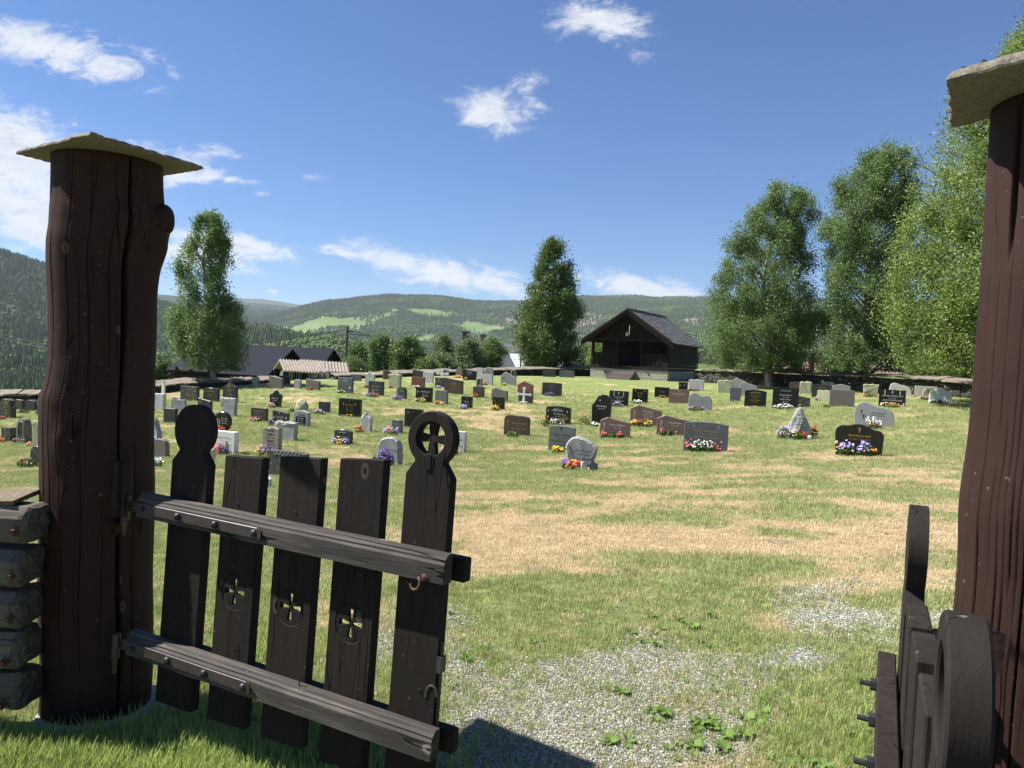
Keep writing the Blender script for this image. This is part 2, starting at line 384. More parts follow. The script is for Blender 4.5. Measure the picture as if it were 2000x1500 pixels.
# ------------------------------------------------------------------ terrain
# ground heights known at (photo column, row, distance) triples
CTRL = [(200, 1250, None), (0, 0, None)]
CP = []
for x, y in ((-3, -4), (3, -4), (0, -2), (-6, 0), (6, 0), (-2, 1), (2, 1), (-1.7, 3), (0, 3), (1.7, 2.6), (0, 4.2), (2.4, 3.6), (-1.9, 3.6), (-4, 2.2), (-4, 3.2), (5, 2.5), (3.6, 5.0), (1, 5.2)):
    CP.append((x, y, 0.0 - 0.01 * max(0, y - 3)))
for px, py, d in [(1135, 915, 15.7), (1377, 881, 19), (1675, 888, 18.5), (1558, 856, 21.5), (1707, 835, 24), (1525, 796, 29), (1470, 793, 29.5), (1741, 793, 29), (1835, 787, 31),
                  (1700, 768, 37), (1900, 775, 34), (1400, 748, 40), (1096, 880, 20), (1008, 850, 23.5), (1090, 826, 26.5), (1173, 826, 26), (1077, 772, 37), (1200, 854, 22.5), (1207, 792, 33),
                  (1325, 788, 34), (1360, 762, 39), (760, 908, 17.5), (889, 883, 19.5), (715, 842, 23), (670, 866, 21), (683, 813, 27), (530, 880, 19), (558, 858, 21), (438, 885, 18.5), (435, 844, 22),
                  (447, 812, 26), (448, 784, 30), (538, 794, 29), (540, 758, 35), (675, 767, 33), (735, 772, 33), (827, 784, 31.5), (886, 768, 34), (861, 789, 31), (972, 799, 29.5), (975, 782, 32), (1026, 786, 31.5),
                  (990, 750, 38), (950, 750, 38), (916, 740, 40), (770, 756, 36), (722, 752, 37), (600, 745, 38), (500, 754, 35.5), (307, 799, 27), (370, 782, 30), (303, 860, 21), (312, 892, 18.5), (345, 825, 24),
                  (14, 815, 27), (60, 802, 28.5), (17, 861, 22.5), (45, 864, 22), (75, 872, 21.5), (70, 908, 18.5), (1152, 736, 50), (1303, 751, 47), (1060, 735, 47), (930, 733, 45), (700, 742, 42), (330, 775, 33),
                  (40, 785, 32), (1000, 1000, 8.6), (1300, 1000, 8.6), (1700, 1000, 9.0), (1850, 1100, 6.2), (1000, 1150, 5.5), (1500, 1150, 5.4), (600, 1000, 8.5), (50, 960, 11.5), (1000, 940, 13), (1450, 930, 13.5), (1850, 940, 13), (650, 940, 13.5),
                  (1300, 830, 25.5), (1650, 830, 25), (1850, 850, 21)]:
    P = at_depth(px, py, d); CP.append(tuple(P))
for x, y, z in ((-45, 32, -3.2), (-50, 10, -3), (-35, -10, -2), (0, -30, 0.4), (40, -10, 1.5), (55, 30, 2.2), (50, 60, 2.2), (20, 62, 1.3), (0, 62, 0.0), (-20, 58, -1.6), (-40, 52, -4.0)):
    CP.append((x, y, z))
CP = np.array(CP)
def _phi(d): return d * d * np.log(d + 1e-9)
def _fit():
    n = len(CP); d = np.hypot(CP[:, None, 0] - CP[None, :, 0], CP[:, None, 1] - CP[None, :, 1])
    A = np.zeros((n + 3, n + 3)); rr = np.hypot(CP[:, 0], CP[:, 1])
    A[:n, :n] = _phi(d) + np.diag(2.0 + 1.5 * rr)
    A[:n, n] = 1; A[:n, n + 1:] = CP[:, :2]; A[n, :n] = 1; A[n + 1:, :n] = CP[:, :2].T
    b = np.zeros(n + 3); b[:n] = CP[:, 2]
    return np.linalg.solve(A, b)
TW = _fit()
def gz_arr(x, y):
    x = np.asarray(x, float).ravel(); y = np.asarray(y, float).ravel(); out = np.empty(len(x))
    for s in range(0, len(x), 20000):
        xs, ys = x[s:s + 20000], y[s:s + 20000]
        d = np.hypot(xs[:, None] - CP[None, :, 0], ys[:, None] - CP[None, :, 1])
        out[s:s + 20000] = _phi(d) @ TW[:-3] + TW[-3] + TW[-2] * xs + TW[-1] * ys
    return out
def gz(x, y): return float(gz_arr([x], [y])[0])
def foot(px, py, dmax=62.0):
    """where the line of sight through a photo point meets the ground"""
    ds = np.exp(np.linspace(math.log(1.5), math.log(dmax), 260))
    v = ray(px, py); z = gz_arr(v.x * ds, v.y * ds) - (EYE + v.z * ds)
    k = np.argmax(z > 0) if (z > 0).any() else len(ds) - 1
    a, b = ds[max(k - 1, 0)], ds[k]
    for _ in range(18):
        c = (a + b) / 2
        if gz(v.x * c, v.y * c) > EYE + v.z * c: b = c
        else: a = c
    return Vector((v.x * b, v.y * b, gz(v.x * b, v.y * b))), b

def fbm2(x, y, seed=0, octaves=4, lac=2.1, gain=0.5):
    """value-noise fbm, vectorised"""
    out = 0; amp = 1.0; tot = 0
    for o in range(octaves):
        xi = np.floor(x).astype(np.int64); yi = np.floor(y).astype(np.int64); fx = x - xi; fy = y - yi
        fx = fx * fx * (3 - 2 * fx); fy = fy * fy * (3 - 2 * fy)
        def h(a, b):
            n = (a * 374761393 + b * 668265263 + (seed + o) * 974634777) & 0xffffffff
            n = ((n ^ (n >> 13)) * 1274126177) & 0xffffffff
            return ((n ^ (n >> 16)) & 0xffff) / 65535.0
        v = (h(xi, yi) * (1 - fx) + h(xi + 1, yi) * fx) * (1 - fy) + (h(xi, yi + 1) * (1 - fx) + h(xi + 1, yi + 1) * fx) * fy
        out = out + amp * v; tot += amp; amp *= gain; x = x * lac + 5.2; y = y * lac + 1.3
    return out / tot

# blobs of worn turf, told by where the photo shows them (column, row, spread, spread, amount)
STRAW = [(1300, 955, 280, 30, .9), (1650, 945, 160, 26, .6), (1000, 1025, 170, 40, 1), (1350, 1050, 380, 50, .95), (1780, 1085, 200, 70, .9), (1520, 1125, 260, 38, .85), (1900, 960, 90, 60, .6), (930, 1085, 150, 28, .9),
         (700, 1010, 60, 50, .5), (420, 900, 60, 60, .3), (980, 815, 70, 9, .8), (1080, 785, 60, 6, .6), (935, 838, 70, 8, .8), (1010, 868, 90, 7, .7), (800, 800, 60, 8, .7), (620, 905, 160, 14, .7), (1190, 780, 60, 5, .5),
         (1400, 800, 120, 6, .5), (1450, 850, 140, 10, .45), (1700, 860, 150, 8, .3), (960, 900, 100, 9, .5), (1290, 900, 160, 10, .6), (1560, 905, 160, 10, .5), (1850, 780, 80, 5, .6), (600, 770, 40, 4, .5), (330, 775, 60, 8, .7), (560, 1100, 120, 60, .35), (1100, 1050, 200, 40, .6), (1420, 880, 100, 8, .5), (1800, 915, 100, 12, .5), (560,760,30,3,.6), (880, 1010, 60, 40, .8)]
GRAVEL = [(900, 1490, 330, 50, 1), (1130, 1440, 200, 50, .95), (1180, 1350, 170, 45, .5), (880, 1330, 120, 60, .65), (860, 1200, 60, 35, .75), (1450, 1380, 130, 60, .5), (1720, 1205, 150, 26, .75), (1540, 1150, 140, 20, .7), (1600, 1300, 90, 45, .6),
          (1350, 1185, 150, 24, .35), (660, 1440, 110, 60, .9), (560, 1330, 110, 50, .55), (1250, 1290, 200, 50, .45), (1380, 1460, 130, 50, .6), (1850, 1240, 60, 30, .6), (1060, 1400, 160, 30, .8), (750, 1260, 120, 50, .5), (1180, 1060, 60, 8, .4), (1600,1200,90,25,.6)]
GREEN = [(1060, 1135, 150, 32, .8), (1690, 1370, 110, 90, 1.0), (1640, 1470, 120, 60, .9), (1120, 1250, 150, 40, .4), (1330, 1170, 150, 35, .55), (1250, 1235, 90, 22, .6), (1450, 990, 260, 8, .3), (1640, 925, 120, 8, .6), (200, 1460, 260, 60, 1.2), (420, 1130, 200, 90, .5), (1100, 985, 90, 8, .5), (1560, 1000, 60, 6, .5), (1400, 1260, 110, 30, .5), (1860, 1300, 80, 40, .6), (470,1240,90,70,.6)]
def masks(x, y, z):
    px, py, dd = to_px(x, y, z)
    n1 = fbm2(x * 0.55, y * 0.55, 3, 5); n2 = fbm2(x * 2.3, y * 2.3, 9, 4); n3 = fbm2(x * 0.22 + 3, y * 0.5, 21, 4)
    wx = px + (n2 - .5) * 160; wy = py + (n1 - .5) * np.clip((py - 700) * .35, 4, 90)
    def blobs(B):
        s = np.zeros_like(px)
        for cx, cy, sx, sy, a in B: s += a * np.exp(-(((wx - cx) / sx) ** 2 + ((wy - cy) / sy) ** 2))
        return s
    st = blobs(STRAW); gr = blobs(GRAVEL); gn = blobs(GREEN)
    inview = (y > 1.2)
    st = np.where(inview, st, 0.25); gr = np.where(inview, gr, np.where(np.hypot(x, y) < 5, 1.0, 0.0))
    streak = fbm2(x * 0.35 + y * .2, y * 1.6 - x * .4, 33, 5)
    n4 = fbm2(x * 1.1 + 9, y * 1.9, 63, 5)
    straw = np.clip(0.10 + st * 0.60 + (streak - .5) * 1.3 + (n4 - .5) * 1.8 + (n2 - .5) * .5 - gn * .5, 0, 1)
    straw = np.clip((straw - .08) * 1.08 + (n2 - .5) * .5 * (st > .3), 0, 1)
    thin = .24 * np.exp(-(((wx - 1200) / 420) ** 2 + ((wy - 1340) / 170) ** 2) ** 2)
    gravel = np.clip(gr * .8 + np.where(inview, thin, 0) + (n2 - .5) * 1.25 + (n1 - .5) * .5 - gn * .45 - .12, 0, 1)
    return straw, gravel, px, py

def polar_grid(az, rad, hfun):
    A, Rr = np.meshgrid(az, rad); x = np.sin(A) * Rr; y = np.cos(A) * Rr
    z = hfun(x.ravel(), y.ravel(), A.ravel(), Rr.ravel())
    na, nr = len(az), len(rad)
    V = np.stack([x.ravel(), y.ravel(), z], 1)
    i = np.arange(nr - 1)[:, None] * na + np.arange(na - 1)[None, :]
    Fq = np.stack([i, i + 1, i + 1 + na, i + na], -1).reshape(-1, 4)[:, ::-1]
    return V, Fq
AZF = np.radians(np.concatenate([np.linspace(-180, -44, 46)[:-1], np.linspace(-44, 44, 521), np.linspace(44, 180, 46)[1:]]))

# far relief: height above the eye as photo rows above the horizon, by column and distance
RK = np.array([64, 130, 300, 600, 900, 1300, 1700, 2100, 2600, 3200, 3800, 4400, 5500, 8000, 12000, 15000], float)
COLS = {
    -1500: [-60, -110, -150, -150, -90, -20, 60, 120, 190, 170, 150, 120, 100, 90, 80, 60],
    -400:  [-110, -170, -190, -170, -110, -45, 30, 110, 190, 170, 150, 130, 110, 90, 80, 60],
    0:     [-118, -180, -200, -178, -118, -55, 10, 75, 159, 120, 90, 80, 70, 80, 80, 60],
    110:   [-108, -170, -190, -168, -112, -55, 0, 60, 131, 90, 70, 70, 70, 80, 84, 60],
    220:   [-95, -150, -175, -155, -100, -50, -5, 45, 102, 60, 60, 60, 70, 84, 86, 60],
    310:   [-90, -140, -160, -140, -92, -45, -8, 35, 76, 40, 50, 60, 70, 86, 90, 60],
    420:   [-80, -125, -145, -120, -75, -25, 15, 52, 40, 20, 40, 55, 66, 80, 88, 60],
    500:   [-72, -115, -130, -100, -60, -5, 36, 20, -5, 5, 30, 52, 62, 78, 92, 60],
    640:   [-52, -95, -110, -85, -40, 18, 5, -20, -15, 40, 66, 92, 70, 70, 80, 60],
    750:   [-40, -80, -95, -70, -35, -4, -25, -25, -5, 50, 84, 107, 80, 60, 60, 50],
    850:   [-30, -70, -85, -60, -35, -22, -30, -25, 5, 55, 88, 110, 80, 60, 60, 50],
    930:   [-24, -60, -75, -52, -38, -28, -28, -20, 8, 55, 85, 104, 80, 60, 60, 50],
    1000:  [-18, -50, -66, -48, -38, -30, -25, -10, 20, 60, 85, 108, 80, 60, 60, 50],
    1140:  [-10, -30, -48, -42, -36, -30, -20, 0, 40, 80, 104, 123, 90, 60, 60, 50],
    1250:  [2, -8, -26, -30, -28, -22, -10, 15, 55, 92, 116, 131, 90, 60, 60, 50],
    1370:  [8, 4, -6, -14, -14, -8, 5, 35, 75, 108, 126, 136, 90, 60, 60, 50],
    1560:  [14, 22, 14, 4, 2, 6, 20, 50, 85, 110, 128, 138, 90, 60, 60, 50],
    1750:  [14, 20, 16, 8, 8, 14, 30, 60, 95, 120, 135, 145, 90, 60, 60, 50],
    2100:  [16, 22, 26, 24, 24, 34, 50, 80, 110, 135, 150, 160, 100, 60, 60, 50],
    3600:  [20, 30, 40, 40, 40, 50, 60, 90, 120, 140, 150, 160, 100, 60, 60, 50]}
CX = np.array(sorted(COLS)); CE = np.array([COLS[c] for c in CX], float)
CA = np.arctan((CX - 1000) / FOC)
def relief(az, r):
    """elevation as rows above horizon, cosine-smoothed between knots"""
    a = np.clip(az, CA[0], CA[-1])
    ia = np.clip(np.searchsorted(CA, a) - 1, 0, len(CA) - 2); ta = (a - CA[ia]) / (CA[ia + 1] - CA[ia]); ta = ta * ta * (3 - 2 * ta) * .5 + ta * .5
    lr = np.log(np.clip(r, RK[0], RK[-1])); LK = np.log(RK)
    ir = np.clip(np.searchsorted(LK, lr) - 1, 0, len(LK) - 2); tr = (lr - LK[ir]) / (LK[ir + 1] - LK[ir]); tr = tr * tr * (3 - 2 * tr)
    e0 = CE[ia, ir] * (1 - tr) + CE[ia, ir + 1] * tr; e1 = CE[ia + 1, ir] * (1 - tr) + CE[ia + 1, ir + 1] * tr
    return e0 * (1 - ta) + e1 * ta
def far_z(x, y, az, r):
    dep = r * np.maximum(np.cos(az), 0.45)
    z = EYE + relief(az, r) / FOC * dep
    amp = np.clip((r - 150) * 0.02, 0, 38)
    n = fbm2(x / 420.0, y / 420.0, 5, 5) - 0.5
    n2 = fbm2(x / 90.0, y / 90.0, 8, 3) - 0.5
    return z + n * amp + n2 * np.clip((r - 200) * .004, 0, 9) - amp * 0.05
def hfun(x, y, az, r):
    w = np.clip((r - 50) / 26, 0, 1); w = w * w * (3 - 2 * w)
    near = np.zeros(len(x)); k = w < 1
    near[k] = gz_arr(x[k], y[k]); zf = far_z(x, y, az, r)
    return near * (1 - w) + zf * w
rad_near = np.concatenate([[0.05, 0.5, 1.0], np.exp(np.linspace(math.log(1.5), math.log(80), 330))])
V, Fq = polar_grid(AZF, rad_near, hfun)
straw, gravel, gpx, gpy = masks(V[:, 0], V[:, 1], V[:, 2])
GR_MASK = (straw, gravel)

def ground_mat():
    b = new_mat('lawn_and_gravel', 0.9, 0.15)
    wp = b.new('ShaderNodeNewGeometry').outputs['Position']
    st = b.attr('straw'); gr = b.attr('gravel'); yd = b.attr('yard')
    n0 = b.noise(wp, 38.0, 5, 0.7); n1 = b.noise(wp, 6.0, 5, 0.65); n2 = b.noise(b.mapv(wp, rot=(0, 0, .35), scale=(0.5, 1.6, 1)), 1.3, 5, 0.6)
    g = b.ramp(n0, [(0.3, (0.12, 0.15, 0.045)), (0.5, (0.20, 0.235, 0.078)), (0.72, (0.30, 0.33, 0.13))])
    g = b.mix(b.math('MULTIPLY', b.sstep(n2, 0.35, 0.7), 0.5), g, (0.15, 0.20, 0.06))
    s = b.ramp(n0, [(0.28, (0.25, 0.175, 0.10)), (0.5, (0.46, 0.345, 0.20)), (0.75, (0.62, 0.50, 0.32))])
    sf = b.sstep(b.math('ADD', st, b.math('MULTIPLY_ADD', n1, 0.7, -0.35)), 0.22, 0.72)
    c = b.mix(sf, g, s)
    vc = b.new('ShaderNodeTexVoronoi', {'Vector': wp, 'Scale': 105.0}); vd = b.vor(wp, 105.0)
    pc = b.ramp(b.new('ShaderNodeSeparateColor', {0: vc.outputs['Color']}).outputs[0], [(0, (0.20, 0.195, 0.18)), (0.5, (0.36, 0.35, 0.325)), (1, (0.52, 0.51, 0.48))])
    pc = b.mix(b.sstep(vd, 0.25, 0.6), pc, (0.17, 0.165, 0.135))
    gf = b.sstep(b.math('ADD', gr, b.math('MULTIPLY_ADD', n1, 0.8, -0.4)), 0.3, 0.55)
    c = b.mix(gf, c, pc)
    mid = b.noise(b.mapv(wp, rot=(0, 0, .25), scale=(.7, 2.2, 1)), 3.4, 6, 0.72); c = b.mix(b.math('MULTIPLY', b.sstep(mid, 0.42, 0.62), 0.40), c, (0.075, 0.11, 0.025)); c = b.mix(b.math('MULTIPLY', b.sstep(b.noise(b.mapv(wp, loc=(7, 3, 0), scale=(.8, 2.0, 1)), 5.0, 6, .72), 0.54, 0.68), 0.45), c, (0.50, 0.44, 0.22))
    # open country past the wall
    fs = b.noise(wp, 0.35, 6, 0.6)
    fld = b.ramp(fs, [(0.3, (0.06, 0.10, 0.025)), (0.7, (0.12, 0.17, 0.05))])
    fld = b.mix(b.attr('soil'), fld, (0.20, 0.15, 0.115))
    c = b.mix(yd, fld, c)
    b.col(c)
    h = b.math('ADD', b.noise(wp, 60.0, 5, 0.7), b.math('MULTIPLY', n1, 1.5))
    b.nrm(b.bump(h, 0.8, 0.03))
    return b.m
M['ground'] = ground_mat()
rr = np.hypot(V[:, 0], V[:, 1])
yard = np.clip((56 - rr) / 6, 0, 1)
soil = ((gpx > 1500) & (gpx < 1850) & (gpy < 735) & (rr > 50)).astype(float)
me = mesh_np('ground', V, Fq, {'straw': ('POINT', straw), 'gravel': ('POINT', gravel), 'yard': ('POINT', yard), 'soil': ('POINT', soil)}, [M['ground']])
me.polygons.foreach_set('use_smooth', [True] * len(me.polygons))
link('ground', me, kind='structure')

# far hills
rad_far = np.exp(np.linspace(math.log(79.9), math.log(15000), 330))
V, Fq = polar_grid(AZF, rad_far, hfun)
def field_mask(x, y, z):
    px, py, _ = to_px(x, y, z); r = np.hypot(x, y)
    n = (fbm2(x / 130, y / 130, 41, 3) - .5)
    wx = px + n * 70; wy = py + n * 22
    f = np.zeros(len(x)); fwd = y > 0
    def poly(pts, rmin, rmax):
        ins = np.zeros(len(x), bool); j = len(pts) - 1
        for i in range(len(pts)):
            yi, yj = pts[i][1], pts[j][1]
            with np.errstate(divide='ignore', invalid='ignore'):
                c = ((yi > wy) != (yj > wy)) & (wx < (pts[j][0] - pts[i][0]) * (wy - yi) / (yj - yi + 1e-9) + pts[i][0])
            ins ^= c; j = i
        return ins & (r > rmin) & (r < rmax) & fwd
    for pts in FIELDS: f[poly(pts, 2000, 5200)] = 1
    rock = np.zeros(len(x))
    for pts in ROCKS: rock[poly(pts, 2000, 5200)] = 1
    near = (r < 240) & (x > 12)
    f[near] = 1
    soil = near & (px > 1480) & (px < 1850) & (r < 230)
    return f, rock, soil.astype(float)
FIELDS = [[(560, 640), (600, 632), (640, 620), (690, 618), (740, 612), (765, 618), (735, 628), (760, 632), (700, 645), (660, 640), (610, 655), (540, 650)], [(700, 612), (740, 608), (760, 604), (800, 598), (800, 606), (770, 610), (745, 618)],
          [(800, 608), (860, 608), (905, 612), (915, 622), (860, 624), (820, 616)], [(890, 640), (930, 632), (990, 640), (990, 650), (930, 652)], [(560, 598), (590, 600), (560, 604), (530, 603)], [(1255, 588), (1300, 586), (1300, 592), (1262, 592)], [(800, 656), (850, 652), (860, 658), (800, 664)], [(660, 604), (700, 600), (720, 606), (680, 610)]]
ROCKS = [[(968, 634), (985, 622), (1000, 613), (1060, 616), (1180, 614), (1165, 634), (1000, 638)], [(1330, 632), (1352, 618), (1380, 622), (1400, 650), (1360, 650)]]
zf0 = V[:, 2]
fm, rk, so = field_mask(V[:, 0], V[:, 1], V[:, 2])
def hill_mat():
    b = new_mat('far_hillside', 0.95, 0.05)
    wp = b.new('ShaderNodeNewGeometry').outputs['Position']
    n = b.noise(wp, 0.012, 6, 0.65); n2 = b.noise(wp, 0.12, 4, 0.7)
    fo = b.ramp(b.math('ADD', b.math('MULTIPLY', n, 0.4), b.math('MULTIPLY', n2, 0.6)), [(0.35, (0.022, 0.038, 0.02)), (0.65, (0.045, 0.068, 0.034))])  # woodland tone darkened to stand in for missing tree shadows
    fl = b.ramp(b.noise(wp, 0.006, 3, 0.5), [(0.4, (0.085, 0.13, 0.04)), (0.6, (0.145, 0.18, 0.07))])
    fl = b.mix(b.math('MULTIPLY', b.sstep(n2, 0.4, 0.7), 0.35), fl, (0.10, 0.15, 0.035))
    ro = b.ramp(n2, [(0.3, (0.08, 0.07, 0.055)), (0.7, (0.22, 0.18, 0.15))])
    c = b.mix(b.attr('field'), fo, fl); c = b.mix(b.attr('rock'), c, ro); c = b.mix(b.attr('soil'), c, (0.20, 0.15, 0.115))
    b.col(c); return b.m
me = mesh_np('hills', V, Fq, {'field': ('POINT', fm), 'rock': ('POINT', rk), 'soil': ('POINT', so)}, [hill_mat()])
me.polygons.foreach_set('use_smooth', [True] * len(me.polygons))
link('hills', me, kind='structure')

# ------------------------------------------------------------------ scattering of stuff (geometry nodes)
PROTO = bpy.data.collections.new('prototypes')
def scatter(name, pts, scl, rotz, proto_meshes, pick=None, tilt=None, link_kw=None):
    me = bpy.data.meshes.new(name); n = len(pts)
    me.vertices.add(n); me.vertices.foreach_set('co', np.asarray(pts, np.float32).ravel())
    a = me.attributes.new('scl', 'FLOAT', 'POINT'); a.data.foreach_set('value', np.asarray(scl, np.float32))
    a = me.attributes.new('rz', 'FLOAT', 'POINT'); a.data.foreach_set('value', np.asarray(rotz, np.float32))
    a = me.attributes.new('tl', 'FLOAT', 'POINT'); a.data.foreach_set('value', np.asarray(tilt if tilt is not None else np.zeros(n), np.float32))
    a = me.attributes.new('pk', 'INT', 'POINT'); a.data.foreach_set('value', np.asarray(pick if pick is not None else rng.integers(0, len(proto_meshes), n), np.int32))
    for pm in proto_meshes:
        for mt in pm.materials:
            if mt.name not in me.materials: me.materials.append(mt)
    o = bpy.data.objects.new(name, me); COL.objects.link(o)
    col = bpy.data.collections.new(name + '_pieces')
    for k, pm in enumerate(proto_meshes):
        po = bpy.data.objects.new('%s_piece_%02d' % (name, k), pm); col.objects.link(po)
    g = bpy.data.node_groups.new(name + '_scatter', 'GeometryNodeTree')
    g.interface.new_socket('Geometry', in_out='INPUT', socket_type='NodeSocketGeometry')
    g.interface.new_socket('Geometry', in_out='OUTPUT', socket_type='NodeSocketGeometry')
    N = g.nodes.new; L = g.links.new
    gi = N('NodeGroupInput'); go = N('NodeGroupOutput')
    ci = N('GeometryNodeCollectionInfo'); ci.inputs['Collection'].default_value = col; ci.inputs['Separate Children'].default_value = True
    ci.transform_space = 'ORIGINAL'
    ip = N('GeometryNodeInstanceOnPoints'); ip.inputs['Pick Instance'].default_value = True
    def na(nm, t='FLOAT'):
        k = N('GeometryNodeInputNamedAttribute'); k.data_type = t; k.inputs[0].default_value = nm
        return [s for s in k.outputs if s.enabled][0]
    cx = N('ShaderNodeCombineXYZ'); L(na('tl'), cx.inputs[0]); L(na('rz'), cx.inputs[2])
    L(gi.outputs[0], ip.inputs['Points']); L(ci.outputs[0], ip.inputs['Instance']); L(na('pk', 'INT'), ip.inputs['Instance Index'])
    L(cx.outputs[0], ip.inputs['Rotation']); L(na('scl'), ip.inputs['Scale']); L(ip.outputs[0], go.inputs[0])
    md = o.modifiers.new('scatter', 'NODES'); md.node_group = g
    return tag(o, **(link_kw or {'kind': 'stuff'}))

# conifer and leafy prototypes for the far woods
def conifer_mesh(seed, mt):
    r = random.Random(seed); mb = MB(); H = 1.0
    tiers = 5
    for t in range(tiers):
        z0 = 0.08 + 0.8 * t / tiers; z1 = min(1.0, z0 + 0.34); rad0 = 0.20 * (1 - t / tiers) + 0.035; k = 7
        n = len(mb.v)
        for q in range(k):
            th = 2 * PI * q / k + t; rr_ = rad0 * r.uniform(.7, 1.25)
            mb.v.append((math.cos(th) * rr_, math.sin(th) * rr_, z0 + r.uniform(-.03, .03)))
        mb.v.append((r.uniform(-.01, .01), r.uniform(-.01, .01), z1))
        for q in range(k): mb.f.append((n + q, n + (q + 1) % k, n + k))
    me = mb.mesh('conifer'); me.materials.append(mt); return me
def leafy_mesh(seed, mt):
    r = random.Random(seed); bm = bmesh.new(); bmesh.ops.create_icosphere(bm, subdivisions=2, radius=0.5)
    for v in bm.verts:
        v.co *= r.uniform(.72, 1.2); v.co.x *= .72; v.co.y *= .72; v.co.z = v.co.z * .95 + .5
    me = bpy.data.meshes.new('leafy'); bm.to_mesh(me); bm.free(); me.materials.append(mt); return me
def forest_mat(name, c1, c2):
    b = new_mat(name, 0.9, 0.1); r = b.new('ShaderNodeObjectInfo').outputs['Random']
    wp = b.new('ShaderNodeNewGeometry').outputs['Position']
    n = b.noise(wp, 0.004, 3, 0.6)
    b.col(b.mix(b.math('MULTIPLY_ADD', n, 0.6, b.math('MULTIPLY_ADD', r, .7, -.2), clamp=True), c1, c2)); return b.m
fm1 = forest_mat('spruce_green', (0.036, 0.064, 0.022), (0.095, 0.135, 0.042)); fm2 = forest_mat('far_birch_green', (0.075, 0.115, 0.03), (0.13, 0.18, 0.05))
protos = [conifer_mesh(s, fm1) for s in (1, 2, 3)] + [leafy_mesh(s, fm2) for s in (4, 5)]
def forest_points(n, azlo, azhi, rlo, rhi, seed):
    g = np.random.default_rng(seed)
    a = np.radians(g.uniform(azlo, azhi, n)); r = np.sqrt(g.uniform(0, 1, n) * (rhi ** 2 - rlo ** 2) + rlo ** 2)
    x = np.sin(a) * r; y = np.cos(a) * r; z = hfun(x, y, a, r)
    f, k, s = field_mask(x, y, z)
    clump = fbm2(x / 160, y / 160, 77, 3)
    keep = (f < .5) & ((k < .5) | (g.uniform(0, 1, n) < .3)) & (z > -400)
    # sparse trees and hedges along the fields
    keep |= (f > .5) & (r > 300) & (clump > .62) & (g.uniform(0, 1, n) < .35)
    leafy = fbm2(x / 140, y / 140, 55, 3) + g.uniform(-.18, .18, n) > np.where(r < 1300, .47, .60)
    return np.stack([x, y, z - .3], 1)[keep], leafy[keep], r[keep]
P, L_, Rr_ = [], [], []
for args in ((26000, -44, 3, 260, 1000, 1), (60000, -44, 40, 1000, 2900, 2), (95000, -24, 40, 2300, 4700, 3), (30000, -26, 5, 4700, 8500, 5)):
    p_, l_, r_ = forest_points(*args); P.append(p_); L_.append(l_); Rr_.append(r_)
P = np.concatenate(P); L_ = np.concatenate(L_); Rr_ = np.concatenate(Rr_)
n = len(P); pk = np.where(L_, rng.integers(3, 5, n), rng.integers(0, 3, n))
scl = np.where(L_, rng.uniform(7, 11, n), rng.uniform(9, 18, n)) * np.clip(1 + (Rr_ - 3000) / 6000, 1, 1.5)
scatter('forest', P, scl, rng.uniform(0, 6.28, n), protos, pk)

# haze: one closed box of thin air round everything
mb = MB(); mb.box(-16500, 16500, -16500, 16500, -170, 520)
hz = bpy.data.materials.new('haze_air'); hz.use_nodes = True; hz.node_tree.nodes.clear()
hb = NB(hz.node_tree)
pv = hb.new('ShaderNodeVolumePrincipled', {'Color': (0.80, 0.88, 1.0, 1), 'Density': 4.8e-5, 'Anisotropy': 0.0})
hz.node_tree.links.new(pv.outputs[0], hb.new('ShaderNodeOutputMaterial').inputs['Volume'])
mb.build('haze', hz, kind='stuff')
# ------------------------------------------------------------------ gate posts
def log_mesh(name, rows, seg, cracks, knots, seed):
    """rows: (z, cx, cy, r); cracks: (angle, z0, z1, width, depth, wobble); knots: (angle, z, size, height)"""
    r = random.Random(seed); V = []; nz = len(rows)
    ph = [r.uniform(0, 6.28) for _ in range(6)]
    for (z, cx, cy, rad) in rows:
        for k in range(seg):
            th = 2 * PI * k / seg
            q = rad * (1 + .008 * math.sin(3 * th + ph[0] + z * .6) + .004 * math.sin(7 * th + ph[1] - z * .8) + .0015 * math.sin(23 * th + ph[2] + z * .5))
            for (a, z0, z1, w, d, wob) in cracks:
                if z0 <= z <= z1:
                    ca = a + wob * math.sin(z * 3.1 + a * 7) + wob * .5 * math.sin(z * 8.3 + a * 3)
                    da = abs((th - ca + PI) % (2 * PI) - PI) * rad
                    e = min(1, (z - z0) * 6, (z1 - z) * 6)
                    ww = w * (0.7 + .3 * math.sin(z * 5 + a))
                    if da < ww: q -= d * e * (1 - da / ww)
            for (a, kz, s, h) in knots:
                da = ((th - a + PI) % (2 * PI) - PI) * rad; dz = z - kz
                q += h * math.exp(-(da * da / (s * s) + dz * dz / (s * s * 3)))
                dd = math.hypot(da, dz)
                if h > 0 and dd < s * .45: q -= h * .5 * (1 - dd / (s * .45))
            V.append((cx + math.cos(th) * q, cy + math.sin(th) * q, z))
    F = [(i * seg + k, i * seg + (k + 1) % seg, (i + 1) * seg + (k + 1) % seg, (i + 1) * seg + k) for i in range(nz - 1) for k in range(seg)]
    F.append(tuple((nz - 1) * seg + k for k in range(seg)))
    me = bpy.data.meshes.new(name); me.from_pydata(V, [], F); me.update()
    me.polygons.foreach_set('use_smooth', [True] * len(F)); return me
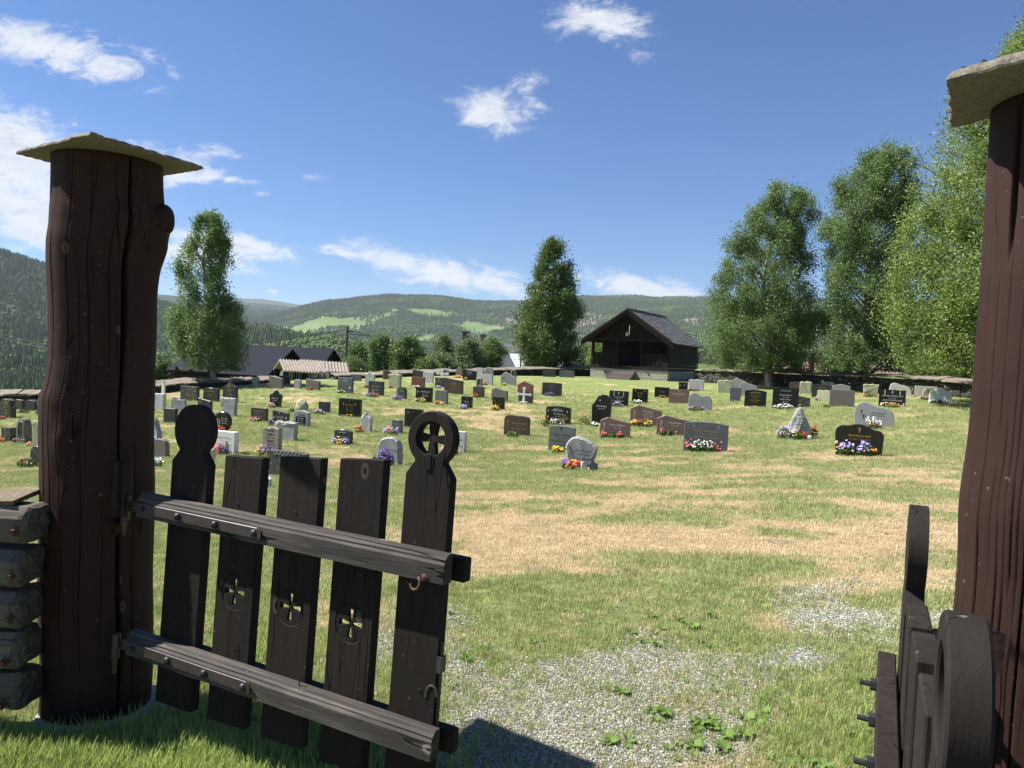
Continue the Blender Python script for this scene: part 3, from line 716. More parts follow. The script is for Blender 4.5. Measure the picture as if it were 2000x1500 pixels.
def knot(parent, c, nrm, r, depth=.03):
    """a sawn branch stub on the post"""
    mb = MB(); c = Vector(c); nrm = Vector(nrm).normalized(); n = 14
    a = nrm.orthogonal().normalized(); b_ = nrm.cross(a)
    for (off, k) in ((-.05, 1.5), (-.01, 1.22), (depth * .6, 1.02), (depth, .86), (depth * 1.02, .5), (depth * .96, .12)):
        for q in range(n):
            th = 2 * PI * q / n; rr_ = r * k * (1 + .07 * math.sin(3 * th + off * 40))
            mb.v.append(tuple(c + nrm * off + (a * math.cos(th) + b_ * math.sin(th)) * rr_))
    for i in range(5):
        for q in range(n): mb.f.append((i * n + q, i * n + (q + 1) % n, (i + 1) * n + (q + 1) % n, (i + 1) * n + q))
    mb.f.append(tuple(5 * n + q for q in range(n)))
    return mb.build('knot', M['post'], parent, smooth=True)

PL = Vector((-1.70, 3.20, 0))
prof = [(262, 118, 316), (340, 118, 316), (400, 117, 313), (425, 116, 318), (450, 115, 316), (480, 110, 311), (520, 108, 304), (600, 107, 301), (700, 105, 297), (745, 99, 297), (780, 90, 296), (850, 87, 293), (1000, 82, 289), (1200, 78, 285), (1340, 76, 279), (1410, 72, 275), (1480, 70, 273)]
rowz = []
DPL = PL.y * cf.y
for (py, xl, xr) in prof:
    pa = at_depth(xl, py, 3.20); pb = at_depth(xr, py, 3.20)
    # tangent lines of a round log seen from the eye: shrink slightly
    c = (pa + pb) / 2; rad = (pb - pa).length / 2 * .972
    rowz.append((c.z, c.x, 3.20, rad))
rowz.sort()
zs = np.linspace(-0.12, 2.285, 130)
rz_ = np.array(rowz)
rows = [(z, float(np.interp(z, rz_[:, 0], rz_[:, 1])) + .004 * math.sin(z * 9), 3.20 + 0.0, float(np.interp(z, rz_[:, 0], rz_[:, 3]))) for z in zs]
view = math.atan2(-3.20, 1.70)                        # angle from post centre to the eye
def pa_(px_off):                                      # share of half-width seen from the eye -> angle on the log
    return view + math.asin(max(-.98, min(.98, px_off)))
post = empty('gate_post', (0, 0, 0), 0, 'thick dark brown log gate post beside the grey log wall, capped by a thin slate', 'gate post', 'log posts of the churchyard gateway')
crk = [(pa_(.36), -.2, 2.4, .014, .075, .02), (pa_(-.62), .2, 2.3, .0035, .016, .018), (pa_(-.28), 0.0, 2.3, .003, .014, .018), (pa_(-.8), .1, 1.4, .004, .012, .02), (pa_(.05), .3, 1.0, .003, .01, .03), (pa_(-.45), .9, 1.9, .003, .012, .03), (pa_(.6), 0, 1.2, .004, .012, .02), (pa_(.12), 1.3, 2.2, .003, .01, .02), (pa_(-.9), .5, 2.0, .004, .012, .03)]
me = log_mesh('log', rows, 520, crk, [(pa_(-.12), 1.62, .05, .012), (pa_(-.55), 1.12, .05, .016), (pa_(-.5), .93, .04, .012), (pa_(-.66), .78, .035, .01), (pa_(0.0), 1.95, .04, .008), (pa_(1.0), 1.98, .09, .035)], 3)
link('log', me, post, M['post'])
k_ = at_depth(322, 428, 3.2); kn = Vector((1, -.1, .1)).normalized()
knot(post, k_ + Vector((-.012, 0, -.0)), kn, .058, .03)
k_ = Vector((rows[41][1], 3.2, 0)); an = pa_(.22); knot(post, (k_.x + math.cos(an) * .2, 3.2 + math.sin(an) * .2, at_depth(205, 1040, 3.0).z), (math.cos(an), math.sin(an), -.15), .036, .022)

def slate(parent, corners, z, th, name='cap_slab', seed=1, tilt=(0, 0)):
    """rough-edged stone slab from four ground-plan corners"""
    r = random.Random(seed); n = 26; loop = []
    for i in range(4):
        a = Vector(corners[i]); b_ = Vector(corners[(i + 1) % 4])
        for k in range(n):
            p = a.lerp(b_, k / n); j = .004 if k else 0
            p = p + Vector((r.uniform(-j, j), r.uniform(-j, j)))
            loop.append(p)
    c = sum(loop, Vector((0, 0))) / len(loop); mb = MB(); m_ = len(loop)
    lev = [(z + .0, .985), (z + th * .25, 1.0), (z + th * .6, .993), (z + th, .972)]
    for (zz, k) in lev:
        for p in loop:
            q = c + (p - c) * (k + r.uniform(-.004, .004)); 
            mb.v.append((q.x, q.y, zz + (q.x - c.x) * tilt[0] + (q.y - c.y) * tilt[1] + r.uniform(-.002, .002)))
    for i in range(3):
        for k in range(m_): mb.f.append((i * m_ + k, i * m_ + (k + 1) % m_, (i + 1) * m_ + (k + 1) % m_, (i + 1) * m_ + k))
    mb.f.append(tuple(reversed(range(m_)))); mb.f.append(tuple(3 * m_ + k for k in range(m_)))
    return mb.build(name, M['cap'], parent)
nearc = Vector((-1.559, 2.785)); lc = Vector((-2.055, 3.138)); rc = Vector((-1.335, 3.248)); fc = lc + rc - nearc
slate(post, [nearc, rc, fc, lc], 2.278, .015, seed=3)
# concrete collar round the foot of the post
mb = MB(); loop = []
for k in range(40):
    th = 2 * PI * k / 40; loop.append((PL.x + .07 + math.cos(th) * .25, 3.15 + math.sin(th) * .27))
mb.prism(loop, -.1, gz(PL.x, 3.0) + .015, 'z', .01)
mb.build('footing', M['concrete'], post, smooth=False)

# right post
PR = Vector((1.435, 2.02, 0))
post2 = empty('gate_post', (0, 0, 0), 0, 'reddish brown log gate post with rough square slab on top, behind the edge-on gate leaf', 'gate post', 'log posts of the churchyard gateway')
rows = []
for z in np.linspace(-.12, 2.285, 130):
    dx = .010 * math.exp(-((z - 1.22) / .12) ** 2) + .006 * math.sin(z * 2.4 + .6)
    rows.append((z, PR.x - dx * .5, PR.y, .205 + dx * .5 - .004 * z))
v2 = math.atan2(-PR.y, -PR.x)
def pb_(s): return v2 + math.asin(s)
crk = [(pb_(-.72), .0, 1.85, .004, .022, .008), (pb_(-.62), 1.85, 2.29, .009, .04, .01), (pb_(-.35), 1.0, 2.43, .003, .016, .01), (pb_(-.5), .2, 1.6, .0025, .010, .008), (pb_(-.2), 0, 2.2, .003, .018, .01), (pb_(0), .3, 2.0, .003, .014, .01), (pb_(-.85), .4, 2.0, .0025, .008, .006), (pb_(-.42), .4, 2.2, .0025, .008, .01), (pb_(-.58), 1.0, 2.2, .002, .007, .008), (pb_(-.28), .9, 1.9, .002, .007, .008)]
me = log_mesh('log', rows, 520, crk, [(pb_(-.38), 1.86, .025, .006), (pb_(-.2), 2.0, .03, .008)], 5)
link('log', me, post2, M['post'])
a0 = at_z(1850, 157, 2.285).xy; e1 = (at_z(1856, 242, 2.28).xy - a0).normalized() * .40; e2 = (at_z(2000, 115, 2.285).xy - a0).normalized() * .62
slate(post2, [a0, a0 + e2, a0 + e1 + e2, a0 + e1], 2.28, .026, seed=9)
rr0 = random.Random(4); mb = MB()
for k in range(26):                                    # moss and bark crumbs on the slab's edge
    t_ = rr0.uniform(0.02, .75); p = a0 + e2 * t_ + e1 * rr0.uniform(.02, .2); s_ = rr0.uniform(.003, .009)
    n = len(mb.v); mb.box(p.x - s_, p.x + s_, p.y - s_, p.y + s_, 2.298, 2.306 + s_ * 1.1, .003)
mb.build('moss', mat_stone('dry_moss', (0.055, 0.045, 0.03), .95, .5, 0, .004), post2, kind='stuff')

# ------------------------------------------------------------------ the gate leaves
UG = Vector((.88580, -.46396, -.00989)); VG = Vector((.02528, .02697, .99932))
OG = Vector((-1.44125, 2.98164, .94933))
RAIL_T = (-.086, .004); RAIL_B = (-.628, -.540)
BOARDS = [(.225, .098, 'solid', .19, -.795), (.505, .095, 'cross', (.196, .206), -.787), (.777, .095, 'cross', (.222, .236), -.778), (1.045, .093, 'cross', (.246, .262), -.785), (1.310, .086, 'wheel', .275, -.79)]
def circ(cx, cz, r, n=40, a0=0.0, a1=2 * PI): return [(cx + r * math.cos(a0 + (a1 - a0) * k / n), cz + r * math.sin(a0 + (a1 - a0) * k / n)) for k in range(n)]
def petal(cx, cz, ang, r0, r1, w):
    pts = []
    for k in range(12):
        t = k / 11; pts.append((r0 + (r1 - r0) * t, w * (.25 + .75 * t ** .8) if t < .92 else w * .6))
    loop = pts + [(a, -b_) for a, b_ in reversed(pts)]
    c, s = math.cos(ang), math.sin(ang)
    return [(cx + a * c - b_ * s, cz + a * s + b_ * c) for a, b_ in loop]
def gate_leaf(origin, u, v, sgn, label, metal='iron'):
    g = empty('gate_leaf', (0, 0, 0), 0, label, 'gate', 'leaves of the wooden churchyard gate')
    u = u.normalized(); back = Vector((-u.y, u.x, 0)).normalized() * sgn
    w = u.cross(Vector(v)).normalized(); yb = Vector(v).cross(u).normalized()
    # right-handed frame (u, y, v); y points to the back for sgn=+1, to the front for -1
    mt_ = Matrix.Identity(4)
    for i in range(3): mt_[i][0] = u[i]; mt_[i][1] = yb[i]; mt_[i][2] = v[i]
    mt_.translation = origin
    g.matrix_world = mt_
    def Y(a): return a * sgn
    def bx(name, x0, x1, y0, y1, z0, z1, mat, par=g, j=0):
        mb = MB(); a, b_ = sorted((Y(y0), Y(y1))); mb.box(x0, x1, a, b_, z0, z1, j); o = mb.build(name, M[mat], par)
        bv = o.modifiers.new('edge', 'BEVEL'); bv.width = .003; bv.segments = 1; return o
    T0, T1 = .048, .086                                  # board front and back
    for (c, hw, kind, top, bot) in BOARDS:
        if kind == 'cross':
            hc = -.297
            outl = [(c - hw, bot), (c + hw, bot + .008), (c + hw, top[1]), (c - hw, top[0])]
            mb = plate(outl, [circ(c, hc, .0625, 48)], *sorted((Y(T0), Y(T1))))
            o = mb.build('picket', M['gate'], g)
            mb = plate(circ(c, hc, .0612, 48), [petal(c, hc, a, .005, .049, .0118) for a in (0, PI / 2, PI, 3 * PI / 2)], *sorted((Y(T0 + .0015), Y(T0 + .014))))
            mb.build('carved_disc', M['gate'], o)
        else:
            R_ = .098 if kind == 'solid' else .0875
            hz_ = top + .088 if kind == 'solid' else top + .088
            neck = hw * .62
            ang = math.acos(min(1, neck / R_))
            hz_ = top + .004 + R_ * math.sin(ang)
            arc = circ(c, hz_, R_, 60, -ang, PI + ang) + [(c - neck, top)]
            outl = [(c - hw, bot), (c + hw, bot + .006), (c + hw, top - .045)] + [(c + neck, top)] + arc[1:-1] + [(c - neck, top), (c - hw, top - .045)]
            if kind == 'wheel':
                ri = .0535
                holes = []
                for q in range(4):
                    a = q * PI / 2 + PI / 4; lp = []
                    # quadrant opening between flared cross arms
                    n = 14
                    for k in range(n + 1):
                        th = a - PI / 4 + .30 + (PI / 2 - .60) * k / n; lp.append((c + ri * math.cos(th), hz_ + ri * math.sin(th)))
                    i0 = .0095; lp.append((c + i0 * math.sqrt(2) * math.cos(a), hz_ + i0 * math.sqrt(2) * math.sin(a)))
                    holes.append(lp)
                # ring and board, opening first, then a recessed cross set in it
                mb = plate(outl, [circ(c, hz_, ri + .0005, 60)], *sorted((Y(T0), Y(T1))))
                o = mb.build('picket', M['gate'], g)
                mb = plate(circ(c, hz_, ri, 60), holes, *sorted((Y(T0 + .010), Y(T1 - .008))))
                mb.build('wheel_cross', M['gate'], o)
                for dx in (-.016, .016):
                    bx('groove_bead', c + dx - .003, c + dx + .003, T0 - .002, T0 + .001, hz_ - .088, hz_ - ri - .002, 'gate', o)
                bx('cross_foot', c - .012, c + .012, T0 - .004, T0 + .001, hz_ - .100, hz_ - ri + .006, 'gate', o)
            else:
                mb = plate(outl, [], *sorted((Y(T0), Y(T1))))
                o = mb.build('picket', M['gate'], g)
        bv = o.modifiers.new('edge', 'BEVEL'); bv.width = .003; bv.segments = 1; bv.limit_method = 'ANGLE'
        for q in range(3):                                # nail heads
            mb = MB(); zz = rnd.choice([RAIL_T[0] - rnd.uniform(.02, .05), RAIL_T[1] + rnd.uniform(.02, .06), RAIL_B[0] - .03, RAIL_B[1] + rnd.uniform(.02, .1)]); xx = c + rnd.uniform(-.6, .6) * hw
            mb.disc((xx, Y(T0 - .002), zz), (0, -sgn, 0), .005, 8, -.002); mb.build('nail_head', M['bolt'], o, fix=False)
    L = 1.425
    for (z0, z1, x0) in ((RAIL_T[0], RAIL_T[1], 0.0), (RAIL_B[0], RAIL_B[1], -.005)):
        # moulded front rail: face, step and sloped top
        prof_ = [(0.0, z0), (0.0, z1 - .030), (.006, z1 - .022), (.006, z1 - .016), (.014, z1 - .010), (.018, z1 - .002), (.026, z1), (.047, z1), (.047, z0)]
        mb = MB(); n = len(prof_); segs = 12; rr_ = random.Random(int(z0 * 1000))
        for i in range(segs + 1):
            xx = x0 + (L - x0) * i / segs
            for (a, b_) in prof_: mb.v.append((xx, Y(a + rr_.uniform(-.0008, .0008)), b_ + rr_.uniform(-.001, .001)))
        for i in range(segs):
            for k in range(n): mb.f.append((i * n + k, i * n + (k + 1) % n, (i + 1) * n + (k + 1) % n, (i + 1) * n + k))
        mb.f.append(tuple(range(n))); mb.f.append(tuple(segs * n + k for k in range(n)))
        mb.build('rail', M['rail'], g)
        o = bx('back_rail', .10, L + .022, .090, .130, z0 - .008, z1 - .022, 'gate')
        zc = (z0 + z1) / 2 - .010
        st = bx('hinge_strap', -.045 if sgn > 0 else -.03, .662, -.0045, -.0005, zc - .020, zc + .020, metal)
        for q, bxx in enumerate((.045, .245, .443, .640)):
            if q == 0: rad_ = .009
            else: rad_ = .0145
            mb = MB(); n = 12
            for (yy, k) in ((-.0045, 1.0), (-.012, .96), (-.017, .7), (-.0195, .3)):
                for t in range(n): mb.v.append((bxx + math.cos(2 * PI * t / n) * rad_ * k, Y(yy), zc + math.sin(2 * PI * t / n) * rad_ * k))
            for i in range(3):
                for t in range(n): mb.f.append((i * n + t, i * n + (t + 1) % n, (i + 1) * n + (t + 1) % n, (i + 1) * n + t))
            mb.f.append(tuple(3 * n + t for t in range(n)))
            mb.build('bolt_head', M['bolt'], st, smooth=True)
            if q:                                        # threaded end and nut on the back
                mb = MB(); mb.tube([(bxx, Y(.13), zc), (bxx, Y(.165), zc)], .006, 8)
                mb.tube([(bxx, Y(.1305), zc), (bxx, Y(.143), zc)], .014, 6); mb.build('bolt_end', M['bolt'], st)
        mb = MB(); n = 6                                   # square washer plate at the strap's tip
        mb.prism([(.655, zc - .024), (.672, zc - .016), (.672, zc + .016), (.655, zc + .024), (.648, zc + .01), (.648, zc - .01)], *sorted((Y(-.0095), Y(-.0066))), axis='y')
        mb.build('strap_tip', M[metal], st)
        mb = MB(); mb.tube([(-.045, Y(-.012), zc - .055), (-.045, Y(-.012), zc + .04)], .015, 12); mb.build('hinge_knuckle', M['iron'], st)
        mb = MB(); mb.tube([(-.045, Y(-.012), zc - .115), (-.045, Y(-.012), zc - .055)], .008, 10); mb.tube([(-.045, Y(-.012), zc - .075), (-.085, Y(.01), zc - .08), (-.12, Y(.03), zc - .08)], .010, 8); mb.build('hinge_pin', M['rust'], st)
    # ring hook near the free end
    cx, cz = 1.362, RAIL_T[0] + .012
    pts = [(cx + .016 * math.sin(a) - .01, Y(-.012 - .016 * math.sin(a * .5)), cz + .018 * math.cos(a)) for a in np.linspace(.2, 4.6, 14)]
    pts = [(p[0] - .012, p[1], p[2] - .018) for p in pts]
    mb = MB(); mb.tube(pts, .0042, 7); mb.disc((cx - .004, Y(-.003), cz + .001), (0, -sgn, 0), .012, 10, -.003); mb.build('hook', M['rust'], g)
    # drop bolt on the free edge
    mb = MB(); mb.tube([(1.404, Y(.06), -.63), (1.404, Y(.06), -.28)], .006, 8)
    hk = [(1.404 + .02 * math.cos(a) - .02, Y(.05), -.45 + .03 * math.sin(a)) for a in np.linspace(0, PI, 10)] + [(1.364, Y(.05), -.462)]
    mb.tube(hk, .0055, 8); mb.box(1.396, 1.412, *sorted((Y(.045), Y(.075))), -.375, -.325); mb.build('drop_bolt', M['iron'], g)
    if sgn > 0:
        mb = MB(); mb.tube([(.868, .022, RAIL_B[1]), (.868, .022, RAIL_B[1] + .038)], .0025, 6); mb.build('bent_nail', M['bolt'], g)
    return g
gate_leaf(OG, UG, VG, 1, 'dark slatted gate leaf hung on the thick log post, cross-shaped cut-outs facing us, wheel-cross head')
Pf = at_depth(1795, 985, 1.735); Pn = at_depth(1884, 1165, .775)
d_ = Pn - Pf; uh = Vector((d_.x, d_.y, 0)).normalized(); a_ = math.atan2(d_.z, math.hypot(d_.x, d_.y)) - math.atan2(.079, 1.085)
ur = uh * math.cos(a_) + Vector((0, 0, math.sin(a_))); vr = Vector((0, 0, math.cos(a_))) - uh * math.sin(a_)
gate_leaf(Pf - ur * .225 - vr * .372 + vr.cross(ur).normalized() * .068, ur, vr, -1, 'dark slatted gate leaf seen edge-on, swung open in front of the reddish post', 'rust')
# hinge post plates and pipe socket
mb = MB(); o1 = OG + Vector((-.035, -.02, 0)); mb.box(o1.x - .050, o1.x - .002, o1.y - .005, o1.y + .06, .86, 1.075); mb.build('hinge_block', M['post'], post)
q = at_depth(1829, 1272, 1.72); mb = MB(); mb.tube([q, q - Vector((0, 0, .10))], .0165, 16, cap=False); mb.tube([q, q - Vector((0, 0, .10))], .013, 16, cap=False); mb.tube([q - Vector((0, 0, .05)), q + Vector((.20, .14, -.05))], .012, 8); mb.build('pipe_socket', M['bolt'], post2)
q = at_depth(1842, 1268, 1.74); mb = MB(); mb.box(q.x - .02, q.x + .16, q.y + .03, q.y + .05, q.z - .06, q.z + .03); mb.build('hinge_plate', M['rust'], post2)

# ------------------------------------------------------------------ grey log wall left of the post
lw = empty('log_wall', (-2.0, 2.96, 0), 0, 'low wall of stacked grey weathered logs with bolted ends beside the thick post', 'log wall')
LOGS = [(90, 990, 1068), (78, 1075, 1152), (72, 1158, 1236), (64, 1242, 1320), (62, 1326, 1405)]
for i, (xr, yt, yb) in enumerate(LOGS):
    d = 2.90
    pT = at_depth(xr, yt, d); pB = at_depth(xr, yb, d); zc = (pT.z + pB.z) / 2; hh = (pT.z - pB.z) / 2
    x1 = (pT.x + pB.x) / 2 + 2.0 - .085; r_ = random.Random(20 + i); mb = MB(); seg = 20; n = 15
    oct_ = [(-1, -.75), (-1, .35), (-.62, .95), (.5, 1), (1, .6), (1, -.7), (.7, -1), (-.75, -1)]
    ring = []
    for k in range(len(oct_)):
        a = oct_[k]; b_ = oct_[(k + 1) % len(oct_)]
        ring += [a, ((a[0] + b_[0]) / 2, (a[1] + b_[1]) / 2)]
    n = len(ring)
    for s_ in range(seg + 1):
        xx = -2.6 + (x1 + 2.6) * s_ / seg
        for k, (a, b_) in enumerate(ring):
            w_ = 1 + .05 * math.sin(s_ * .9 + k + i) + r_.uniform(-.03, .03)
            e = 0
            mb.v.append((xx + e, a * .085 * w_ - .0 + .01 * math.sin(s_ * .5 + i), zc + b_ * hh * .93 * w_))
    for s_ in range(seg):
        for k in range(n): mb.f.append((s_ * n + k, s_ * n + (k + 1) % n, (s_ + 1) * n + (k + 1) % n, (s_ + 1) * n + k))
    lg = mb.build('log', M['log'], lw)
    last = lg.data.vertices[-n:]; mb = MB(); lc_ = [Vector(v.co) for v in last]; cc_ = sum(lc_, Vector()) / n
    for (kk, dx_) in ((1.015, -.02), (1.02, .004), (.9, .016), (.55, .02)):
        for q_ in lc_: w_ = cc_ + (q_ - cc_) * kk; mb.v.append((w_.x + dx_ + r_.uniform(-.006, .006), w_.y + r_.uniform(-.003, .003), w_.z + r_.uniform(-.003, .003)))
    mb.v.append((cc_.x + .018, cc_.y, cc_.z))
    for a_ in range(3):
        for k in range(n): mb.f.append((a_ * n + k, a_ * n + (k + 1) % n, (a_ + 1) * n + (k + 1) % n, (a_ + 1) * n + k))
    for k in range(n): mb.f.append((3 * n + k, 3 * n + (k + 1) % n, 4 * n))
    mb.build('sawn_end', M['logend'], lg)
    bx_ = [(33, 1036), (26, 1124), (21, 1208), (8, 1294), (2, 1378)][i]; q = at_depth(*bx_, 2.9); q = Vector((q.x + 2.0, 0, q.z))
    mb = MB(); mb.prism([(q.x, q.z - .022), (q.x + .018, q.z), (q.x, q.z + .022), (q.x - .018, q.z)], -.103, -.094, 'y')
    mb.tube([(q.x, -.118, q.z), (q.x, -.10, q.z)], .010, 6); mb.build('bolt', M['rust'], lg)
mb = MB(); pt = at_depth(40, 984, 2.96)
for s_ in range(15):
    xx = -2.6 + (pt.x + 2.0 + .0 + 2.6) * s_ / 14; e = .012 * math.sin(s_ * 1.7)
    for (a, b_) in ((-.05, -.004), (-.055, .012), (.12, .03), (.12, .01)): mb.v.append((xx, a + e, pt.z + .002 + b_ + .008 * math.sin(s_ * 2.3)))
for s_ in range(14):
    for k in range(4): mb.f.append((s_ * 4 + k, s_ * 4 + (k + 1) % 4, s_ * 4 + 4 + (k + 1) % 4, s_ * 4 + 4 + k))
mb.f.append((0, 1, 2, 3)); mb.f.append((56, 57, 58, 59))
mb.build('cap_board', mat_stone('mossy_board', (0.12, 0.095, 0.06), .9, .5, .4, .008, lc=(.16, .15, .07)), lw)
# ------------------------------------------------------------------ churchyard wall
def wall_run(name, pts, label, seed, slab_len=(.7, 1.5), h_front=None, capw=.95, lighten=1.0):
    """dry stone wall with slab top along photo points (column, foot row, top row, distance)"""
    r = random.Random(seed); root = empty(name, tuple(at_depth(pts[0][0], pts[0][1], pts[0][3])), 0, label, 'stone wall')
    base = Vector(root.location); W3 = []
    for (px, pf, pt, d) in pts:
        b_ = at_depth(px, pf, d); t_ = at_depth(px, pt, d); W3.append((b_ - base, (t_ - b_).z))
    body = MB(); Ls = [0]
    for i in range(len(W3) - 1): Ls.append(Ls[-1] + (W3[i + 1][0] - W3[i][0]).length)
    def at(s):
        i = max(k for k in range(len(Ls)) if Ls[k] <= s + 1e-6); i = min(i, len(W3) - 2)
        t = (s - Ls[i]) / max(1e-6, Ls[i + 1] - Ls[i]); a, b_ = W3[i], W3[i + 1]
        p = a[0].lerp(b_[0], t); h = a[1] * (1 - t) + b_[1] * t
        d_ = (b_[0] - a[0]); d_.z = 0; d_.normalize(); return p, h, d_, Vector((-d_.y, d_.x, 0))
    tot = Ls[-1]
    # stones of the face, several courses, irregular
    s = 0.0
    p0, h0, dd, nn = at(0)
    sgn = -1 if (p0 + base + nn).length > (p0 + base - nn).length else 1    # nn*sgn points to the eye
    while s < tot - .05:
        L_ = r.uniform(.28, .6); e = min(tot, s + L_); p, h, dd, nn = at(s); q, h2, _, _ = at(e - .015)
        z = -.35; hh = (h + h2) / 2 - .1
        while z < hh:
            ch = r.uniform(.13, .26); zt = min(hh, z + ch); o = r.uniform(-.04, .03)
            n = len(body.v)
            for zz in (z + .012, zt - .006):
                for (pt, k) in ((p, 0), (q, 0), (q, 1), (p, 1)):
                    v = pt + nn * sgn * ((.32 + o) if k == 0 else -.4) + Vector((r.uniform(-.015, .015), r.uniform(-.015, .015), 0))
                    body.v.append((v.x, v.y, v.z + zz + r.uniform(-.015, .015)))
            body.f += [(n + 3, n + 2, n + 1, n), (n + 4, n + 5, n + 6, n + 7), (n, n + 1, n + 5, n + 4), (n + 1, n + 2, n + 6, n + 5), (n + 2, n + 3, n + 7, n + 6), (n + 3, n, n + 4, n + 7)]
            z = zt
        s = e
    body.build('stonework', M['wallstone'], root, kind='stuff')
    s = -.1; k = 0
    while s < tot:
        L_ = r.uniform(*slab_len); e = min(s + L_, tot + .1); p, h, dd, nn = at(max(0, s)); q, h2, _, _ = at(min(tot, max(0, e - .02)))
        mb = MB(); th = r.uniform(.05, .09); tl = r.uniform(.0, .10); lift = r.uniform(0, .06); n = 0
        fr = capw * r.uniform(.45, .56); bk = capw * r.uniform(.5, .62); m_ = 5
        rows_ = []
        for j in range(m_ + 1):
            t = j / m_; c = p.lerp(q, t); hz_ = h * (1 - t) + h2 * t
            a = c + nn * sgn * (fr + r.uniform(-.05, .05)); b_ = c - nn * sgn * (bk + r.uniform(-.05, .05))
            za = hz_ - .1 + lift; zb = za + .06 + tl
            rows_.append([(a.x, a.y, c.z + za), (a.x, a.y, c.z + za + th), (b_.x, b_.y, c.z + zb + th), (b_.x, b_.y, c.z + zb)])
        for rw in rows_: mb.v += [(x + r.uniform(-.04, .04), y + r.uniform(-.04, .04), z + r.uniform(-.018, .018)) for x, y, z in rw]
        for j in range(m_):
            for q_ in range(4): mb.f.append((j * 4 + q_, j * 4 + (q_ + 1) % 4, j * 4 + 4 + (q_ + 1) % 4, j * 4 + 4 + q_))
        mb.f.append((0, 1, 2, 3)); mb.f.append((m_ * 4, m_ * 4 + 1, m_ * 4 + 2, m_ * 4 + 3))
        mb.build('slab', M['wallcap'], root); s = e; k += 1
    return root
wall_run('stone_wall', [(1990, 812, 768, 30), (1900, 783, 744, 33.5), (1800, 775, 738, 35.5), (1700, 769, 732, 37.5), (1600, 764, 729, 39.5), (1500, 757, 725, 42), (1400, 750, 722, 45), (1362, 748, 721, 47)], 'dark dry-stone wall with slab top running behind the right-hand trees beside the hut', 1, (.9, 1.8))
wall_run('stone_wall', [(1156, 738, 719, 54), (1100, 738, 718, 53), (1060, 738, 719, 52), (1000, 738, 720, 50), (940, 738, 722, 48.5), (880, 740, 724, 47), (800, 742, 727, 45), (740, 744, 730, 43.5), (650, 748, 733, 42)], 'sunlit slab-topped wall running from the hut past the low headstones', 2, (1.2, 2.6))
wall_run('stone_wall', [(560, 752, 740, 40), (500, 755, 741, 39), (450, 765, 742, 38), (380, 776, 744, 36), (330, 780, 748, 35), (290, 785, 752, 34), (180, 790, 762, 33), (90, 797, 768, 32), (0, 800, 769, 31.5), (-120, 815, 780, 30), (-300, 845, 800, 27)], 'mossy low stone wall along the left edge of the lawn under the lone birch', 3, (.5, 1.3))

# ------------------------------------------------------------------ the dark wooden hut
HA = at_depth(1153, 735, 50.0); HB = at_depth(1303, 750, 47.4)
hd = (HB - HA); hd.z = 0; HW = hd.length; HL = 5.9
HZ0 = min(HA.z, HB.z) - .15
hut = empty('hut', (HA.x, HA.y, HA.z), math.atan2(hd.y, hd.x), 'small tarred wooden hut with open porch, slate roof and stone footing', 'hut')
FZ = at_depth(1153, 717, 50).z - HA.z            # top of stone footing
EZ = at_depth(1153, 657, 50).z - HA.z            # eaves at the wall
PZ = at_depth(1229, 604, 48.7).z - HA.z          # ridge
zb0 = -.6
def hp(name, mat, *boxes, par=hut, j=0.0, bev=0.0, **kw):
    mb = MB()
    for b_ in boxes: mb.box(*b_, j)
    o = mb.build(name, M[mat], par, **kw)
    return o
# footing: course stones front and right side
r = random.Random(5)
core = hp('footing', 'wallstone', (.06, HW - .06, .06, HL - .06, zb0, FZ - .02))
z = zb0; c_ = 0
while z < FZ - .03:
    ch = .17; x = 0.0 - (c_ % 2) * .2
    while x < HW:
        L_ = r.uniform(.38, .62); x0, x1 = max(0, x), min(HW, x + L_ - .012)
        if x1 - x0 > .06:
            o = r.uniform(0, .015); mb = MB(); mb.box(x0, x1, -.02 - o, .055, z + .006, min(FZ, z + ch) - .006, .004); mb.build('block', M['foundation'], core)
        x += L_
    y = -(c_ % 2) * .2 + .06
    while y < HL:
        L_ = r.uniform(.5, .9); y0, y1 = max(.06, y), min(HL, y + L_ - .012)
        if y1 - y0 > .06:
            mb = MB(); mb.box(HW - .055, HW + .02 + r.uniform(0, .015), y0, y1, z + .006, min(FZ, z + ch) - .006, .004); mb.build('block', M['foundation'], core)
        y += L_
    z += ch; c_ += 1
for vx in (1.0, 3.9): hp('vent', 'btext', (vx, vx + .11, -.045, -.036, FZ - .30, FZ - .20), par=core)
BZ = FZ + .17
hp('sill_beam', 'hutbeam', (-.06, HW + .06, -.07, .12, FZ, BZ), (HW - .12, HW + .061, .12, HL, FZ, BZ - .001), (-.061, .12, .12, HL, FZ, BZ - .001))
hp('porch_floor', 'hutbeam', (0, HW, .12, 1.7, BZ - .05, BZ - .002))
PX = [0.0, 1.62, 3.02, HW - .16]
PX = [0.0, HW * .33, HW * .645, HW - .17]
for k, x in enumerate(PX): hp('post', 'hutwood', (x, x + .16, -.03, .13, BZ, EZ - .22))
hp('porch_beam', 'hutbeam', (-.04, HW + .04, -.05, .15, EZ - .22, EZ - .07))
